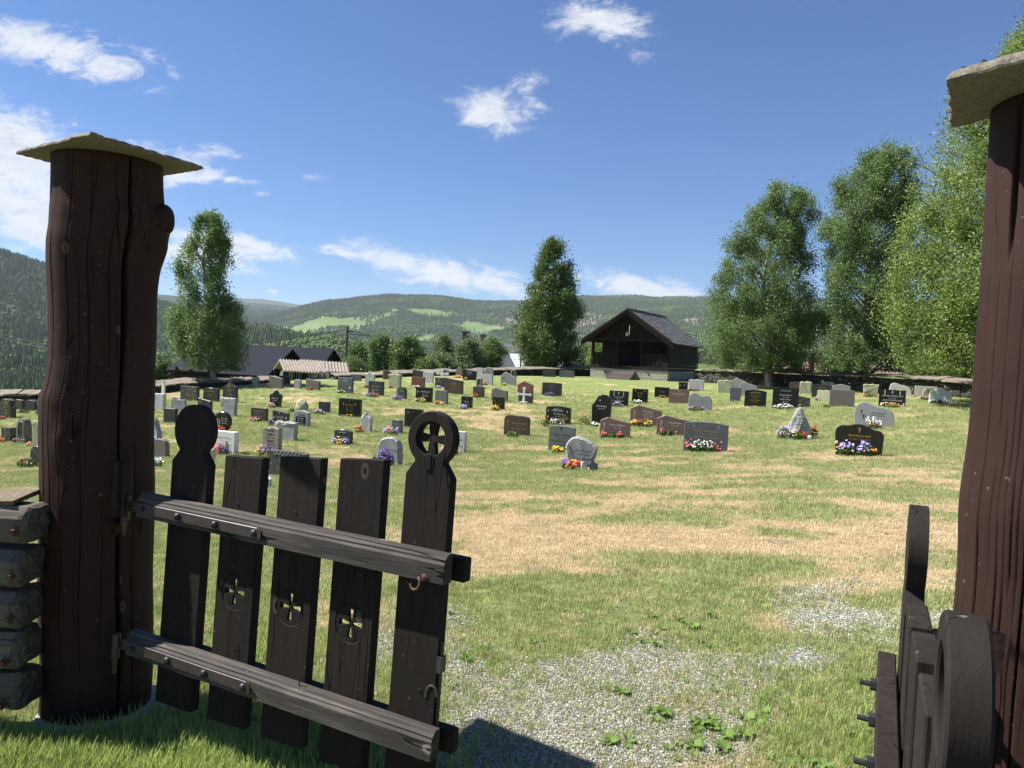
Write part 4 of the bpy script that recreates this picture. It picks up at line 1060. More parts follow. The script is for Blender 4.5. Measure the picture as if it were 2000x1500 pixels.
# gable panelling inside the bargeboards
mb = MB(); mb.prism([(.12, EZ - .069), (HW - .12, EZ - .069), (HW / 2, PZ - .30)], .05, .10, 'y'); mb.build('gable_panel', M['hutwood'], hut)
for (xa, xb) in ((PX[0] + .16, PX[1]), (PX[2] + .16, PX[3])):
    n = 9; w = (xb - xa) / n
    for k in range(n): hp('rail_board', 'hutwood', (xa + k * w + .006, xa + (k + 1) * w - .006, .02 + (k % 2) * .018, .05 + (k % 2) * .018, BZ + .02, BZ + .76))
    hp('hand_rail', 'hutbeam', (xa, xb, -.02, .10, BZ + .761, BZ + .83)); hp('bottom_rail', 'hutbeam', (xa, xb, -.04, .11, BZ + .001, BZ + .045))
# room behind the porch, log courses
yb_ = 1.7
def courses(x0, x1, y0, y1, ztop):
    z = BZ; 
    while z < ztop - .05:
        zt = min(ztop, z + .21); hp('wall_log', 'hutbeam', (x0, x1, y0, y1, z + .006, zt - .003), j=.003); z = zt
for (a, b_) in ((.0, HW * .40), (HW * .62, HW)): courses(a, b_, yb_, yb_ + .15, EZ - .09)
mb = MB(); mb.prism([(.05, EZ - .09), (HW - .05, EZ - .09), (HW / 2, PZ - .26)], yb_, yb_ + .12, 'y'); mb.build('inner_gable', M['hutwood'], hut)
courses(HW - .12, HW + .03, 0.14, HL, EZ - .10); courses(-.03, .12, yb_ + .151, HL, EZ - .10)
courses(0.13, HW - .13, HL - .15, HL, EZ - .10)
door = hp('door', 'hutwood', (HW * .40, HW * .62, yb_ + .04, yb_ + .09, BZ, EZ - .09))
for k in range(5):
    w = HW * .22 / 5; hp('door_board', 'hutwood', (HW * .40 + k * w + .008, HW * .40 + (k + 1) * w - .008, yb_ + .01, yb_ + .039, BZ + .02, EZ - .1), par=door)
hp('door_handle', 'bolt', (HW * .60 - .04, HW * .60 - .01, yb_ - .04, yb_ + .009, BZ + .85, BZ + 1.08), par=door)
# roof: two slopes with slates in rows, layered bargeboards
OV = .46; yF, yB = -.62, HL + .45
xe = HW / 2 + OV; slope = (PZ - EZ - .05) / (HW / 2 + .05)
def rz(x): return PZ - slope * abs(x - HW / 2)
roof = hp('roof', 'hutbeam', (HW / 2 - .04, HW / 2 + .04, yF + .02, yB - .02, PZ - .24, PZ - .14))
for s_ in (-1, 1):
    mb = MB(); x1 = HW / 2 + s_ * xe
    a = [(HW / 2, PZ - .07), (x1, rz(x1) - .07), (x1, rz(x1) - .12), (HW / 2, PZ - .13)]
    mb.prism(a, yF, yB, 'y'); mb.build('roof_deck', M['hutwood'], roof)
    rows_n = 17; mbs = MB(); rs = random.Random(8 + s_)
    for k in range(rows_n):
        t0, t1 = k / rows_n, min(1.02, (k + 1.35) / rows_n)
        xa, xb = HW / 2 + s_ * xe * t0, HW / 2 + s_ * xe * t1
        y = yF - .02 - (k % 2) * .14
        while y < yB:
            w = rs.uniform(.24, .32); y0, y1 = max(y, yF - .03), min(yB + .02, y + w - .012)
            if y1 - y0 > .04:
                o = rs.uniform(0, .012); n = len(mbs.v); za, zb = rz(xa) - .062 + o * .3, rz(xb) - .035 + o
                mbs.v += [(xa, y0, za), (xb, y0, zb), (xb, y1, zb), (xa, y1, za), (xa, y0, za + .014), (xb, y0, zb + .016), (xb, y1, zb + .016), (xa, y1, za + .014)]
                mbs.f += [(n + 3, n + 2, n + 1, n), (n + 4, n + 5, n + 6, n + 7), (n, n + 1, n + 5, n + 4), (n + 1, n + 2, n + 6, n + 5), (n + 2, n + 3, n + 7, n + 6), (n + 3, n, n + 4, n + 7)]
            y += w
    mbs.build('slates', M['slates'], roof, kind='stuff')
    for (dz, yy, th, w) in ((.03, yF - .10, .035, .13), (-.10, yF - .06, .035, .12), (-.22, yF - .02, .05, .15)):
        mb = MB(); x1 = HW / 2 + s_ * (xe + .02)
        mb.prism([(HW / 2, PZ + dz - .02), (x1, rz(x1) + dz - .02), (x1, rz(x1) + dz - .02 - w), (HW / 2, PZ + dz - .02 - w)], yy, yy + th, 'y'); mb.build('bargeboard', M['hutbeam'], roof)
hp('ridge_cap', 'slate', (HW / 2 - .09, HW / 2 + .09, yF - .04, yB + .02, PZ - .02, PZ + .03), par=roof)
gx = HW / 2 + xe + .06; gzz = rz(gx) - .06
mb = MB(); mb.tube([(gx, yF + .1, gzz), (gx, yB, gzz - .02)], .055, 8); mb.build('gutter', M['bolt'], roof)
mb = MB(); mb.tube([(gx, yB - .05, gzz - .05), (HW + .12, HL - .1, gzz - .45), (HW + .10, HL - .1, 0)], .035, 8); mb.build('downpipe', M['bolt'], roof)
lan = hp('wall_lamp', 'bolt', (HW * .46, HW * .46 + .04, -.10, .05, EZ + .36, EZ + .40))
mb = MB(); mb.tube([(HW * .468, -.12, EZ + .34), (HW * .468, -.12, EZ + .26), (HW * .468, -.12, EZ + .16), (HW * .468, -.12, EZ + .08)], [.02, .08, .09, .04], 8); mb.build('lamp_glass', M['wtext'], lan)
hp('roof_bracket', 'wtext', (HW * .53, HW * .53 + .03, -.62, -.60, EZ + .15, EZ + .75))
for k in range(4): hp('step', 'gbrown', (HW * .315 - .02 * k, HW * .60 + .02 * k, -.30 - .26 * k, -.045 - .26 * k, FZ - .16 * (k + 1) - .6, FZ - .13 * (k + 1)), j=.012)

# ------------------------------------------------------------------ generic gabled buildings seen beyond the wall
def slab4(name, mat, quad, th, par, ribs=0, ribmat=None):
    """thick roof plane from four corner points (a,b along the ridge; c,d along the eaves)"""
    a, b_, c, d = [Vector(q) for q in quad]; n = (b_ - a).cross(d - a).normalized()
    if n.z < 0: n = -n
    mb = MB(); k = 0
    mb.v = [tuple(p) for p in (a, b_, c, d)] + [tuple(p - n * th) for p in (a, b_, c, d)]
    mb.f = [(0, 1, 2, 3), (7, 6, 5, 4), (0, 4, 5, 1), (1, 5, 6, 2), (2, 6, 7, 3), (3, 7, 4, 0)]
    o = mb.build(name, M[mat], par)
    for i in range(ribs):
        t = (i + .5) / ribs; p = a.lerp(b_, t) + n * .03; q = d.lerp(c, t) + n * .03
        mb = MB(); mb.tube([p, q], .035, 6); mb.build('rib', M[ribmat or mat], o)
    return o
def gabled(name, label, cat, g_ap, ridge_vec, w, rise, wallh, roofm, wallm, ov=.5, chim=None, win=()):
    """g_ap: gable apex point; ridge_vec: horizontal vector to the other apex; w: total width"""
    rv = Vector(ridge_vec); side = Vector((rv.y, -rv.x, 0)).normalized(); L = rv.length; rd = rv.normalized()
    base = Vector((g_ap.x, g_ap.y, g_ap.z - rise - wallh))
    root = empty(name, tuple(base), 0, label, cat)
    ap = Vector((0, 0, rise + wallh)); ap2 = ap + rv
    for s_ in (-1, 1):
        e = side * s_ * (w / 2 + ov) - Vector((0, 0, rise * (1 + ov / (w / 2))))
        slab4('roof', roofm, [ap - rd * ov, ap2 + rd * ov, ap2 + rd * ov + e, ap - rd * ov + e], .12, root)
    mb = MB(); h = wallh
    for (o_, q) in ((Vector((0, 0, 0)), 0), (rv, 1)):
        n = len(mb.v)
        for p in (side * -w / 2, side * w / 2, side * w / 2 + Vector((0, 0, h)), Vector((0, 0, h + rise - .13)), side * -w / 2 + Vector((0, 0, h))): mb.v.append(tuple(o_ + p))
        mb.f.append(tuple(range(n, n + 5)))
    mb.f += [(0, 5, 9, 4), (1, 2, 7, 6), (0, 1, 6, 5), (2, 3, 8, 7), (3, 4, 9, 8)]
    wl = mb.build('wall', M[wallm], root)
    for (s_, z0, ww, hh, face) in win:                       # windows on gable (face 0) or side wall (face 1)
        if face == 0: c = side * s_ + Vector((0, 0, z0)) - rd * .03; u_ = side
        else: c = rd * s_ + side * face * (w / 2 + .03) + Vector((0, 0, z0)); u_ = rd
        nn_ = -rd if face == 0 else side * face
        for (nm, g, mt_, o_) in (('window', 1.0, 'wtext', 0.0), ('pane', .78, 'glass', .02)):
            mb = MB(); cc = c + nn_ * o_
            mb.v = [tuple(cc + u_ * sx * ww / 2 * g + Vector((0, 0, sz * hh / 2 * g)) + nn_ * dd) for dd in (0, .03) for sx, sz in ((-1, -1), (1, -1), (1, 1), (-1, 1))]
            mb.f = [(3, 2, 1, 0), (4, 5, 6, 7), (0, 1, 5, 4), (1, 2, 6, 5), (2, 3, 7, 6), (3, 0, 4, 7)]
            wo = mb.build(nm, M[mt_], wl if nm == 'window' else wo_)
            if nm == 'window': wo_ = wo
    if chim is not None:
        c = ap + rd * chim; mb = MB(); mb.box(c.x - .4, c.x + .4, c.y - .35, c.y + .35, c.z - .8, c.z + 1.1); co = mb.build('chimney', M['brick'], root)
        mb = MB(); mb.box(c.x - .48, c.x + .48, c.y - .43, c.y + .43, c.z + 1.1, c.z + 1.22); mb.build('chimney_cap', M['slate'], co)
    return root
def dirv(a_deg, L): return Vector((math.cos(math.radians(a_deg)), math.sin(math.radians(a_deg)), 0)) * L
# farm on the left below the wall
gabled('farm_building', 'long dark farm building with black sheet roof, gable end towards the pale ribbed shelters', 'farm building', at_depth(563, 681, 60), dirv(165, 8), 6.0, 1.85, 2.6, 'roofdark', 'hutwood', .4, win=[(1.0, 3.0, .8, .8, 0)])
gabled('farm_building', 'second dark farm building with long black roof rising behind the first', 'farm building', at_depth(645, 681, 74), dirv(172, 10), 8, 2.2, 2.6, 'roofdark', 'hutwood', .4)
gabled('farm_building', 'short cross-gabled black-roofed wing at the end of the farm buildings', 'farm building', at_depth(646, 681, 67), dirv(165, 1.8), 3.6, 1.4, 3.0, 'roofdark', 'hutwood', .35)
def shelter(label, pl, pr, dl, dr, group):
    """open shelter with a ribbed roof: ridge line from photo point pl to pr"""
    a = at_depth(pl[0], pl[1], dl); b_ = at_depth(pr[0], pr[1], dr); rv = b_ - a
    root = empty('open_shelter', tuple(a - Vector((0, 0, 2.2))), 0, label, 'shelter', group)
    o = Vector(root.location); A = a - o; B = b_ - o; sd = Vector((rv.y, -rv.x, 0)).normalized()
    if (a + sd).length > a.length: sd = -sd
    for s_ in (1, -1):
        e = sd * s_ * 1.7 - Vector((0, 0, .62)); slab4('roof', 'tileroof', [A, B, B + e, A + e], .07, root, 15 if s_ > 0 else 0, 'tileroof')
    for t in (0.03, .5, .97):
        for s_ in (1, -1):
            p = A.lerp(B, t) + sd * s_ * 1.45; mb = MB(); mb.box(p.x - .07, p.x + .07, p.y - .07, p.y + .07, -1.2, p.z - .6); mb.build('post', M['hutwood'], root)
    p0 = A - sd * 1.5; p1 = B - sd * 1.5; mb = MB()
    mb.v = [(p0.x, p0.y, -.8), (p1.x, p1.y, -.8), (p1.x, p1.y, p1.z - .6), (p0.x, p0.y, p0.z - .6), (p0.x - sd.x * .06, p0.y - sd.y * .06, -.8), (p1.x - sd.x * .06, p1.y - sd.y * .06, -.8), (p1.x - sd.x * .06, p1.y - sd.y * .06, p1.z - .6), (p0.x - sd.x * .06, p0.y - sd.y * .06, p0.z - .6)]
    mb.f = [(3, 2, 1, 0), (4, 5, 6, 7), (0, 1, 5, 4), (1, 2, 6, 5), (2, 3, 7, 6), (3, 0, 4, 7)]
    mb.build('back_wall', M['hutwood'], root)
    return root
shelter('low open shelter with pale ribbed roof in front, old round-topped stones leaning beneath it', (545, 702), (630, 708), 46, 47.2, 'ribbed-roof shelters by the wall')
shelter('further low shelter with pale ribbed roof, its end poking out behind the front one', (585, 702), (678, 709), 51.5, 52.5, 'ribbed-roof shelters by the wall')
# old stones leaning under the first shelter
OLD = [(552, 722, 741, 'grey', 'leftmost round grey stone leaning in the ribbed shelter'), (568, 722, 742, 'gbrown', 'brownish disc-shaped old stone leaning in the shelter'), (584, 724, 743, 'blue', 'dark old slab third along under the ribbed shelter'), (599, 724, 743, 'grey', 'grey old slab near the middle of the ribbed shelter'), (613, 722, 742, 'rock', 'pale narrow old slab right of the shelter middle'), (626, 724, 742, 'gbrown', 'small brown old slab beside the last one in the shelter'), (637, 724, 742, 'green', 'green-grey rightmost old slab under the ribbed shelter')]
for (px, yt, yf, mt_, lb) in OLD:
    d = 45.5; p = at_depth(px, yf, d); h = at_depth(px, yt, d).z - p.z; w = 13 / FOC * d; mb = MB()
    mb.prism([(-w * .45, -.4), (w * .45, -.4), (w * .5, h * .55), (w * .38, h * .86), (0, h), (-w * .38, h * .86), (-w * .5, h * .55)], -.06, .06, 'y', .015)
    o = mb.build('old_gravestone', M[mt_]); o.location = p; o.rotation_euler = (-.12, 0, -.3); tag(o, lb, 'gravestone', 'old stones leaning in the shelter')
# log house behind the shrubs, barn with light roof, sheds
gabled('log_house', 'dark log house with brown slate roof and chimney half hidden by shrubs', 'house', at_depth(866, 664, 96), dirv(28, 8), 6.4, 2.6, 2.8, 'slate', 'hutwood', .5, chim=3.0, win=[(-1.1, 3.1, .8, 1.1, 0), (1.1, 1.4, .9, 1.1, 0)])
gabled('barn', 'low red-brown barn with light metal roof behind the lone round-crowned tree', 'barn', at_depth(985, 690, 105), dirv(3, 12), 8, 2.0, 1.9, 'barnroof', 'redwall', .5)
gabled('shed', 'pale grey-roofed low shed glimpsed right of the dark hut', 'shed', at_depth(1362, 686, 88), dirv(10, 9), 6, 1.6, 2.4, 'roofdark', 'hutwood', .4)
gabled('house', 'house roof with red-brown chimney barely showing above the willow shrubs', 'house', at_depth(925, 668, 120), dirv(10, 9), 7, 2.4, 3, 'slate', 'redwall', .5, chim=1.5)
# little farmsteads on the far hillside
for (px, py, d, n_, cnt, lb) in ((765, 617, 3250, 1, 4, 'cluster of far farm buildings in the upper green fields'), (945, 634, 3000, 2, 3, 'far farm beside the lower strip of pasture near the rock face'), (773, 602, 3500, 3, 2, 'tiny pale farm at the top of the highest pasture')):
    r_ = random.Random(n_); p = at_depth(px, py, d); az = math.atan2(p.x, p.y); p.z = float(hfun(np.array([p.x]), np.array([p.y]), np.array([az]), np.array([math.hypot(p.x, p.y)]))[0])
    root = empty('far_farm', tuple(p), 0, lb, 'farm', 'farms on the far hillside')
    for k in range(cnt):
        x, y = (k - cnt / 2) * 26 + r_.uniform(-5, 5), r_.uniform(-10, 10); w, l_, h = r_.uniform(6, 9), r_.uniform(10, 16), r_.uniform(4, 6)
        mb = MB(); mb.box(x - l_ / 2, x + l_ / 2, y - w / 2, y + w / 2, -4, h); mb.build('wall', M[r_.choice(['whitep', 'redwall', 'gbrown'])], root)
        mb = MB(); mb.prism([(x - l_ / 2 - 1, h), (x + l_ / 2 + 1, h), (x + l_ / 2 + 1, h + .3), (x - l_ / 2 - 1, h + .3)], y - w / 2 - 1, y + w / 2 + 1, 'y')
        mb = MB(); mb.v = [(x - l_ / 2 - .8, y - w / 2 - .8, h), (x + l_ / 2 + .8, y - w / 2 - .8, h), (x + l_ / 2 + .8, y + w / 2 + .8, h), (x - l_ / 2 - .8, y + w / 2 + .8, h), (x - l_ / 2 - .8, y, h + 3), (x + l_ / 2 + .8, y, h + 3)]
        mb.f = [(0, 1, 5, 4), (2, 3, 4, 5), (0, 4, 3), (1, 2, 5), (0, 3, 2, 1)]; mb.build('roof', M[r_.choice(['roofdark', 'slate', 'gbrown'])], root)
# utility poles and cables
def pole(px, pt, pf, d, label, r0=.12, m_='pole', arm=True):
    a = at_depth(px, pf, d); b_ = at_depth(px + (pf - pt) * .049, pt, d)
    root = empty('utility_pole', tuple(a), 0, label, 'utility pole', 'utility poles beyond the wall'); mb = MB(); H_ = b_.z - a.z
    mb.tube([(0, 0, -3), (0, 0, H_)], [r0, r0 * .75], 10); mb.build('pole', M[m_], root)
    if arm:
        mb = MB(); mb.box(-.04, .5, -.05, .05, H_ - .45, H_ - .35); mb.build('arm', M['pole'], root)
        for x in (.2, .42):
            mb = MB(); mb.tube([(x, 0, H_ - .35), (x, 0, H_ - .22)], .035, 6); mb.build('insulator', M['whitep'], root)
    return Vector((b_.x, b_.y, b_.z - .25))
t1 = pole(675, 638, 722, 66, 'slim grey utility pole standing right of the farm buildings')
t2 = pole(1016, 690, 725, 100, 'thin dark utility pole in front of the pale-roofed barn', .14, arm=False)
t3 = pole(1376, 672, 724, 80, 'pale utility pole just right of the dark hut', .1, arm=False)
t4 = pole(1583, 690, 733, 52, 'thick red-brown pole between the two right-hand birches', .24, 'redpole', arm=False)
cb = empty('power_line', tuple(t1), 0, 'sagging double power cable crossing behind the lone birch and post', 'cable')
for (end, sag, off) in ((at_depth(-60, 632, 120), 3.0, 0), (at_depth(-60, 636, 120), 3.2, -.4), (t2 + Vector((0, 0, .4)), 1.8, 0), (at_depth(1240, 668, 140), 2.5, -.35)):
    pts = [(Vector((0, 0, off)).lerp(end - t1, t) - Vector((0, 0, 4 * sag * t * (1 - t) * (.5 if end.x > t1.x else 1)))) for t in np.linspace(0, 1, 20)]
    mb = MB(); mb.tube(pts, .028, 5); mb.build('cable', M['wire'], cb)
# garden post by the sheds on the left, dark fence under the birch
fw = empty('timber_fence', tuple(at_depth(372, 752, 42)), 0, 'dark timber rail fence left of the farm building, behind the birch', 'fence'); o0 = Vector(fw.location)
for k in range(3):
    a = at_depth(330, 722 + k * 9, 42) - o0; b_ = at_depth(412, 727 + k * 9, 42) - o0; mb = MB(); mb.tube([a, b_], .07, 6); mb.build('rail', M['hutbeam'], fw)
for px in (345, 372, 408):
    a = at_depth(px, 716, 42) - o0; b_ = at_depth(px, 757, 42) - o0; mb = MB(); mb.tube([a, b_], .09, 6); mb.build('post', M['hutbeam'], fw)

# ------------------------------------------------------------------ trees
M['bark'] = mat_stone('birch_bark', (0.30, 0.28, 0.25), .85, .5, 0.0, .01, stain=.85)
M['bark2'] = mat_stone('grey_bark', (0.12, 0.11, 0.09), .9, .5, 0.2, .01)
LEAF = {'birch': mat_leaf('birch_leaves', (0.082, 0.132, 0.048), (0.18, 0.245, 0.098), .4),
        'dark': mat_leaf('dark_green_leaves', (0.055, 0.09, 0.028), (0.125, 0.17, 0.052), .3),
        'bright': mat_leaf('bright_birch_leaves', (0.12, 0.17, 0.042), (0.24, 0.30, 0.085), .4),
        'willow': mat_leaf('grey_willow_leaves', (0.09, 0.125, 0.06), (0.18, 0.215, 0.11), .35),
        'shrub': mat_leaf('shrub_leaves', (0.065, 0.105, 0.03), (0.14, 0.19, 0.06), .35)}
def tree(name, label, cat, pfoot, d, prof, nleaf, leaf, mat, group=None, droop=.5, bark='bark', tr=.16, seed=1, twist=0.0, clump=.34, depthf=.9, nb_=None, trunk_top=.97, gap=.36, grow=1.0):
    """prof: (row, left column, right column) silhouette from top to bottom at distance d"""
    g = np.random.default_rng(seed); rr_ = random.Random(seed)
    ft = at_depth(pfoot[0], pfoot[1], d); root = empty(name, tuple(ft), 0, label, cat, group)
    ring = []
    for (py, xl, xr) in prof:
        a = at_depth(xl, py, d) - ft; b_ = at_depth(xr, py, d) - ft; ring.append(((a.z + b_.z) / 2, a.x, b_.x))
    ring.sort(); Z = np.array([q[0] for q in ring]); XL = np.array([q[1] for q in ring]); XR = np.array([q[2] for q in ring])
    H_ = Z[-1]; zlo = Z[0]
    def mid(z): return (np.interp(z, Z, XL) + np.interp(z, Z, XR)) / 2
    def rad(z):
        z = np.asarray(z, float); return (np.interp(z, Z, XR) - np.interp(z, Z, XL)) / 2
    # trunk
    tz = np.linspace(0, H_ * trunk_top, 14); w0 = np.clip(tz / max(H_ * .5, .1), 0, 1)
    tp = [Vector((float(mid(z)) * float(w) + rr_.uniform(-.04, .04) * (z > .5), rr_.uniform(-.04, .04), float(z))) for z, w in zip(tz, w0)]
    mb = MB(); mb.tube([tp[0] - Vector((0, 0, .4))] + tp, [tr * 1.35, tr * 1.15] + [max(.012, tr * (1 - z / (H_ * trunk_top)) ** .8) for z in tz[1:]], 10)
    mb.build('trunk', M[bark], root, smooth=True)
    nbr = nb_ or int(26 + H_ * 5); lim = MB(); tips = []
    for k in range(nbr):
        t = (k + rr_.random()) / nbr; zt = zlo + (H_ - zlo) * (t ** .85) * .96
        phi = k * 2.399 + rr_.uniform(-.4, .4)
        R_ = float(rad(zt)); cx = float(mid(zt)); 
        L_ = R_ * rr_.uniform(.65, 1.05)
        z0 = max(zlo * .55, zt - L_ * (0.75 if droop < .8 else .55)); z0 = min(z0, H_ * trunk_top * .97)
        bx_ = float(np.interp(z0, tz, [p.x for p in tp])); by_ = float(np.interp(z0, tz, [p.y for p in tp]))
        p0 = Vector((bx_, by_, z0)); tip = Vector((cx + math.cos(phi) * L_, math.sin(phi) * L_ * depthf, zt))
        mdp = p0.lerp(tip, .5) + Vector((0, 0, L_ * .12)); pts = [p0, mdp, tip]
        rb = max(.012, tr * .36 * (1 - zt / H_ * .7)); lim.tube(pts, [rb, rb * .6, rb * .25], 5, False)
        tips.append((p0, mdp, tip, L_))
        for q in range(3):
            s = rr_.uniform(.35, .9); a = mdp.lerp(tip, s); b_ = a + Vector((rr_.uniform(-1, 1), rr_.uniform(-1, 1), rr_.uniform(-.3, .5))) * L_ * .25
            lim.tube([a, b_], [rb * .35, rb * .12], 4, False); tips.append((a, a.lerp(b_, .5), b_, L_ * .5))
    lim.build('limbs', M['bark2'], root, kind='stuff')
    # leaf clumps: along the limbs plus across the crown's skin
    ncl_ = max(40, nleaf // 30); C = []
    for k in range(int(ncl_ * .55)):
        p0, md, tip, L_ = tips[rr_.randrange(len(tips))]; s = rr_.uniform(.25, 1.0); c = (md.lerp(tip, (s - .5) * 2) if s > .5 else p0.lerp(md, s * 2)); C.append((c.x, c.y, c.z))
    C = np.array(C) + g.normal(0, .12, (len(C), 3))
    m_ = ncl_ - len(C)
    # foliage masses: lobes hung round the crown, with gaps between them
    nm_ = int(16 + H_ * 5); mz = zlo + (H_ - zlo) * g.uniform(0, 1, nm_ * 6); acc = g.uniform(0, 1, nm_ * 6) < (rad(mz) / rad(Z).max()) ** 1.2 + .06; mz = mz[acc][:nm_]
    mph = np.arange(len(mz)) * 2.399 + g.uniform(-.5, .5, len(mz)); mq = g.uniform(.35, 1, len(mz)) ** .6 * .84; mr = (.16 + .16 * g.uniform(0, 1, len(mz))) * np.maximum(rad(mz), H_ * .06)
    MC = np.stack([mid(mz) + np.cos(mph) * rad(mz) * mq, np.sin(mph) * rad(mz) * mq * depthf, mz], 1)
    pick = g.choice(len(mz), m_, p=mr ** 1.6 / (mr ** 1.6).sum()); dd_ = g.normal(0, 1, (m_, 3)); dd_ /= np.linalg.norm(dd_, axis=1)[:, None]
    C2 = MC[pick] + dd_ * (mr[pick] * g.uniform(.2, 1, m_) ** .5)[:, None] * np.array([1.15, 1.15, 1.1])
    C = np.concatenate([C, C2])
    keep = fbm2(C[:, 0] * 1.5 + seed * 9 + C[:, 1] * .5, C[:, 2] * 1.3 + C[:, 1] * .9, seed, 3) > gap; C = C[keep]
    # stay inside the silhouette
    rr2 = np.maximum(rad(C[:, 2]), .15); dx = (C[:, 0] - mid(C[:, 2])) / rr2; aa = np.arctan2(C[:, 1], dx * rr2)
    edge = 1.34 - .50 * fbm2(aa * 1.7 + 20 + C[:, 2] * .35, C[:, 2] * 1.5 + seed * 3, seed + 3, 3) * 1.0; f_ = np.maximum(1, np.hypot(dx, C[:, 1] / (rr2 * depthf)) / edge)
    C[:, 0] = mid(C[:, 2]) + (C[:, 0] - mid(C[:, 2])) / f_; C[:, 1] /= f_
    idx = g.integers(0, len(C), nleaf); hang = g.uniform(0, 1, len(C))
    cs = clump * (.6 + .8 * g.uniform(0, 1, len(C)))
    off = g.normal(0, 1, (nleaf, 3)) * cs[idx][:, None] * np.array([.5, .5, .42])
    off[:, 2] -= np.abs(g.normal(0, 1, nleaf)) * clump * droop * (.5 + 1.4 * hang[idx])
    off[:, 0:2] *= np.where(hang[idx] > .55, 1 - .45 * droop, 1.0)[:, None]
    P_ = C[idx] + off
    P_[:, 2] = np.maximum(P_[:, 2], zlo - clump * .5 - .25 * np.abs(g.normal(0, 1, nleaf)) * clump)
    u_ = g.normal(0, 1, (nleaf, 3)); u_[:, 2] = u_[:, 2] * .8 - .35 * droop; u_ /= np.linalg.norm(u_, axis=1)[:, None]
    w_ = g.normal(0, 1, (nleaf, 3)); v_ = np.cross(u_, w_); v_ /= np.linalg.norm(v_, axis=1)[:, None] + 1e-9
    sz = leaf * g.uniform(.65, 1.3, nleaf)[:, None]
    V_ = np.stack([P_ - u_ * sz * .55, P_ + v_ * sz * .33, P_ + u_ * sz * .55, P_ - v_ * sz * .33], 1).reshape(-1, 3)
    F_ = np.arange(nleaf * 4).reshape(-1, 4)
    tone = np.clip(g.uniform(0, 1, nleaf) * .65 + g.uniform(0, 1, len(C))[idx] * .35, 0, 1)
    me = mesh_np('crown', V_, F_, {'rnd': ('FACE', tone)}, [LEAF[mat]])
    link('crown', me, root, kind='stuff')
    return root
tree('birch_tree', 'slender weeping birch standing alone on the left, just right of the thick gate post', 'birch', (418, 762), 37, [(403, 401, 414), (430, 388, 444), (460, 378, 450), (490, 352, 456), (520, 345, 456), (550, 347, 462), (575, 356, 476), (600, 352, 482), (620, 330, 500), (650, 326, 505), (680, 340, 490), (700, 345, 488), (712, 356, 474)], 62000, .085, 'birch', 'birches by the churchyard wall', .9, seed=2, tr=.15, clump=.27, gap=.43)
tree('birch_tree', 'dense dark green tree alone in the middle, between the barn and the hut', 'tree', (1068, 737), 55, [(462, 1080, 1086), (480, 1066, 1100), (510, 1050, 1112), (540, 1036, 1124), (570, 1026, 1134), (600, 1014, 1137), (630, 1006, 1140), (660, 1002, 1142), (685, 1006, 1138), (700, 1022, 1128), (712, 1040, 1115)], 80000, .12, 'dark', None, .15, 'bark', seed=3, tr=.2, clump=.42)
tree('birch_tree', 'broad birch right beside the hut, nearest of the right-hand trees to it', 'birch', (1502, 760), 41, [(352, 1520, 1560), (375, 1490, 1580), (405, 1462, 1590), (440, 1430, 1592), (480, 1412, 1594), (520, 1392, 1592), (560, 1378, 1598), (600, 1372, 1604), (640, 1366, 1606), (680, 1368, 1604), (700, 1380, 1588), (711, 1398, 1560)], 135000, .085, 'birch', 'birches by the churchyard wall', .6, seed=4, tr=.2, clump=.36)
tree('birch_tree', 'tall birch, middle one of the three on the right, straight trunk before the wall', 'birch', (1688, 772), 38, [(278, 1690, 1748), (300, 1668, 1764), (340, 1640, 1782), (390, 1622, 1792), (440, 1604, 1792), (500, 1598, 1786), (560, 1604, 1780), (620, 1594, 1772), (670, 1588, 1772), (700, 1594, 1764), (711, 1610, 1740)], 150000, .082, 'birch', 'birches by the churchyard wall', .6, seed=5, tr=.22, clump=.36)
tree('birch_tree', 'large bright green birch at the far right, partly behind the reddish gate post', 'birch', (1912, 790), 29, [(-120, 2010, 2090), (20, 1985, 2180), (110, 1935, 2230), (200, 1880, 2270), (250, 1850, 2290), (320, 1785, 2300), (400, 1742, 2310), (470, 1724, 2320), (550, 1718, 2320), (620, 1726, 2300), (680, 1750, 2280), (716, 1775, 2240)], 330000, .088, 'bright', 'birches by the churchyard wall', .55, seed=6, tr=.24, clump=.40, bark='bark2')
